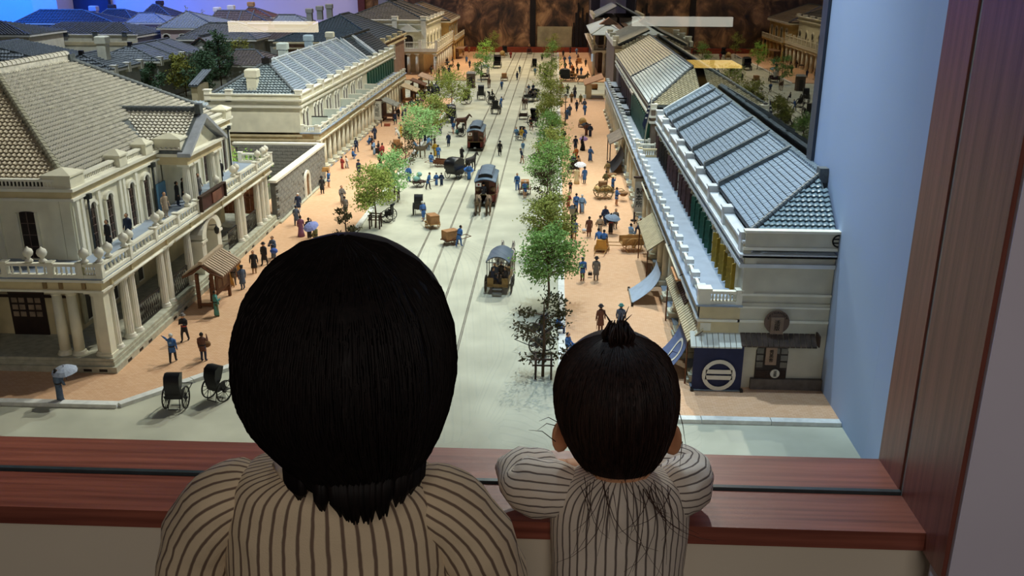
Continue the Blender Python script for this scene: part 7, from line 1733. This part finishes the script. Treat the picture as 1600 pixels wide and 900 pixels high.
for s in (-1,1):
    k=len(J); S0=Vector((sx+s*.094,ty,shz-.036)); el=Vector((sx+s*(.165 if s<0 else .146),ty+.04,shz-.19)); wr=Vector((sx+s*.09,ty+.16,shz-.27))
    J+= [S0,el,wr]; E_+=[(2,k),(k,k+1),(k+1,k+2)]; R+=[.032,.024,.017]; hand(J,E_,R,k+2,(0,1,.1),(1,0,0),(0,0,1))
    loft('sleeve',tube_rings([S0+Vector((-s*.030,0,.006)),S0+Vector((s*.004,.0,-.004)),S0.lerp(el,.3)+Vector((s*.014,0,.006)),S0.lerp(el,.6)+Vector((s*.012,0,0)),el+Vector((s*.006,-.006,0)),el.lerp(wr,.45),wr],[.028,.040,.042,.042,.040,.034,.028]),SHIRT,kid,.0118,.010)
    h=len(J); hp=Vector((sx+s*.05,ty,shz-.46)); J+=[hp,Vector((sx+s*.055,ty+.01,-.22)),Vector((sx+s*.055,ty,-.41)),Vector((sx+s*.055,ty+.06,-.43))]; E_+=[(0,h),(h,h+1),(h+1,h+2),(h+2,h+3)]; R+=[.06,.042,.028,.024]
    loft('trouser_leg',tube_rings([hp+Vector((0,0,.10)),hp,Vector((sx+s*.055,ty+.01,-.22)),Vector((sx+s*.055,ty,-.39))],[.075,.07,.055,.048]),TR,kid)
    MB().tube([(sx+s*.055,ty-.04,-.44),(sx+s*.055,ty+.03,-.435),(sx+s*.055,ty+.10,-.443)],[.022,.028,.018],8).build('shoe',SHOE,kid)
skin_body(kid,J,E_,R,0,SK)
face(kid,(c0.x,c0.y+.045,hz-.02),.066,.08,(1.02,-.01,.026))
MB().tube([(sx-.05,ty-.010,shz+.000),(sx-.035,ty-.036,shz+.003),(sx,ty-.046,shz+.000),(sx+.035,ty-.036,shz+.003),(sx+.05,ty-.010,shz+.000)],.0042,8).build('collar',SHIRT,kid)

# ---- toddler on the right, arms folded on the sill
kd=thing('person','toddler with a top knot in a pale striped shirt leaning on the wooden sill','person',(0,0,0))
D2=1.09; c1=atD(965,628,D2)
tab2=[(531,966,966),(535,942,988),(543,918,1012),(556,898,1032),(575,881,1048),(598,871,1057),(622,867,1061),(648,869,1059),(672,877,1053),(694,888,1044),(712,900,1034),(726,912,1022)]
tab2=smooth(tab2); hc2=[]
for j,(v,xl,xr) in enumerate(tab2):
    w_=(xr-xl)/2/F*D2; q=atD((xl+xr)/2,v,D2); t=(v-531)/(726-531)
    z=c1.z+(628-v)/F*D2/math.cos(rad(19)); ry=max(.002,w_*(1.12 if t<.6 else 1.12-.95*(t-.6))); yc=c1.y+.025-.02*t-(.018*(t-.6)/.4 if t>.6 else 0)
    hc2.append((Vector((q.x,yc,z)),max(w_,.002),ry))
hb=MB(); vs=[];fs=[]
for j,(c,rx,ry) in enumerate(hc2):
    for i in range(n):
        a=2*PI*i/n; k=1+jit[i]*.8*min(1,j/16); vs.append((c.x+rx*k*math.cos(a),c.y+ry*k*math.sin(a),c.z))
for j in range(len(hc2)-1):
    for i in range(n): fs.append((j*n+i,j*n+(i+1)%n,(j+1)*n+(i+1)%n,(j+1)*n+i)[::-1])
hb.add(vs,fs,0,True); hair2=hb.build('hair',HBR,kd)
strands(hair2,hc2,620,.0009,HBR,11,.001,'hair_strands',(PI*.95,PI*2.05),(.75,1.03))
# top knot: tie, tuft and stray hairs
tk=atD(965,545,D2); tk=Vector((tk.x,c1.y+.012,hc2[4][0].z-.004))
MB().tube([tk+Vector((-.016,0,.006)),tk+Vector((-.008,-.006,.008)),tk+Vector((.008,-.006,.008)),tk+Vector((.016,0,.006))],.003,6).build('hair_tie',mat('hair_tie_black','0E0C0D',.5,.1,30),hair2)
b=MB(); rd=random.Random(2)
for i in range(60):
    a=rd.uniform(0,2*PI); r0=rd.uniform(.004,.014); p0=tk+Vector((r0*math.cos(a),r0*math.sin(a),-.004)); 
    b.tube([p0,tk+Vector((r0*1.35*math.cos(a),r0*1.2*math.sin(a),.012)),tk+Vector((r0*.9*math.cos(a)+rd.uniform(-.003,.003),r0*.6*math.sin(a),.022+rd.uniform(0,.006)))],[.002,.0024,.0006],4)
for dx,h,k in ((-.013,.040,-.006),(.004,.046,.006),(.0,.038,.002),(.006,.036,.008)): b.tube([tk+Vector((dx*.3,0,.01)),tk+Vector((dx*.8,0,.026)),tk+Vector((dx+k,0,h))],[.0018,.0013,.0003],4)
b.build('top_knot',HBR,hair2,'stuff')
b=MB()
for i in range(34):                                   # fine wisps on the nape and stray hairs at the sides
    x=rd.uniform(-.050,.062); p=Vector((c1.x+x,c1.y-.045-rd.uniform(0,.012),c1.z-.070-rd.uniform(0,.02))); pts=[p]; d=Vector((x*.15+rd.uniform(-.3,.5),-.18,-1)).normalized(); L=rd.uniform(.03,.13)
    cu=rd.uniform(-.9,.9)
    for k in range(1,7): d=(d+Vector((cu*.20*k*.5,-.02,.06*k*.3))).normalized(); pts.append(pts[-1]+d*L/6)
    b.tube(pts,[.0006,.0006,.0006,.0005,.0004,.0003,.0002],3)
for (u,v,uu,vv) in ((872,660,842,658),(868,690,826,672),(1060,640,1072,700),(890,560,872,548),(1040,560,1060,552),(1066,690,1062,730),(868,665,840,672)):
    p=atD(u,v,D2);q=atD(uu,vv,D2); b.tube([p,(p+q)/2+Vector((0,0,.006)),q],[.0007,.0006,.0002],3)
b.build('wisps',mat('hair_wisp_brown','4A3228',.6,.1,30),hair2,'stuff')
sx2=atD(975,770,1.10).x; sh2=atD(970,772,1.10).z; ty2=c1.y+.018
prof=[(.010,.034,.028,0),(.004,.052,.040,0),(-.006,.070,.048,0),(-.022,.084,.055,.002),(-.045,.089,.06,.004),(-.08,.088,.064,.004),(-.13,.086,.068,.002),(-.20,.086,.070,0),(-.27,.088,.072,0)]
loft('shirt',[ell((sx2,ty2+dy,sh2+dz),rx,ry,40) for dz,rx,ry,dy in prof],SHIRT2,kd,.0108,.005)
J=[Vector((sx2,ty2,sh2-.30)),Vector((sx2,ty2,sh2-.18)),Vector((sx2,ty2,sh2-.05)),Vector((sx2,ty2+.008,sh2+.012)),Vector((c1.x,c1.y+.035,c1.z-.055)),Vector((c1.x,c1.y+.036,c1.z)),Vector((c1.x,c1.y+.03,c1.z+.04))]
E_=[(0,1),(1,2),(2,3),(3,4),(4,5),(5,6)]; R=[.06,.05,.042,.034,.058,.060,.038]
for s,(eu,ev),(wu,wv) in ((-1,(797,752),(872,716)),(1,(1078,745),(1020,716))):
    k=len(J); S0=Vector((sx2+s*.066,ty2,sh2-.026)); el=at(eu,ev,.222); wr=at(wu,wv,.218); wr.y=min(wr.y,1.075)
    J+=[S0,el,wr]; E_+=[(2,k),(k,k+1),(k+1,k+2)]; R+=[.026,.020,.015]; hand(J,E_,R,k+2,(-s,.25,0),(0,1,0),(0,0,1))
    m_=S0.lerp(el,.5)+Vector((s*.004,-.004,.004))
    loft('sleeve',tube_rings([S0+Vector((-s*.022,0,.004)),S0+Vector((s*.004,.004,0)),m_,el+Vector((-s*.008,-.010,0)),el+Vector((s*.002,.006,.004)),el.lerp(wr,.4)+Vector((0,0,.006)),wr+Vector((0,0,.004))],[.024,.036,.038,.037,.036,.035,.029]),SHIRT2,kd,.0108,.014)
    h=len(J); hp=Vector((sx2+s*.038,ty2,sh2-.33)); J+=[hp,Vector((sx2+s*.042,ty2+.01,-.28)),Vector((sx2+s*.042,ty2,-.42)),Vector((sx2+s*.042,ty2+.05,-.435))]; E_+=[(0,h),(h,h+1),(h+1,h+2),(h+2,h+3)]; R+=[.045,.036,.025,.02]
    loft('trouser_leg',tube_rings([hp+Vector((0,0,.08)),hp,Vector((sx2+s*.042,ty2+.01,-.28)),Vector((sx2+s*.042,ty2,-.40))],[.06,.056,.046,.04]),TR,kd)
    MB().tube([(sx2+s*.042,ty2-.03,-.443),(sx2+s*.042,ty2+.02,-.44),(sx2+s*.042,ty2+.075,-.446)],[.018,.022,.014],8).build('shoe',SHOE,kd)
skin_body(kd,J,E_,R,0,SK)
face(kd,(c1.x+.002,c1.y+.025,c1.z-.035),.060,.072,(1.02,-.022,.022))
MB().tube([(c1.x,c1.y+.035,c1.z-.03),(c1.x,c1.y+.03,c1.z-.055),(c1.x,c1.y+.025,c1.z-.085)],[(.068,.06),(.070,.058),(.045,.045)],14).build('cheeks',SK,kd)
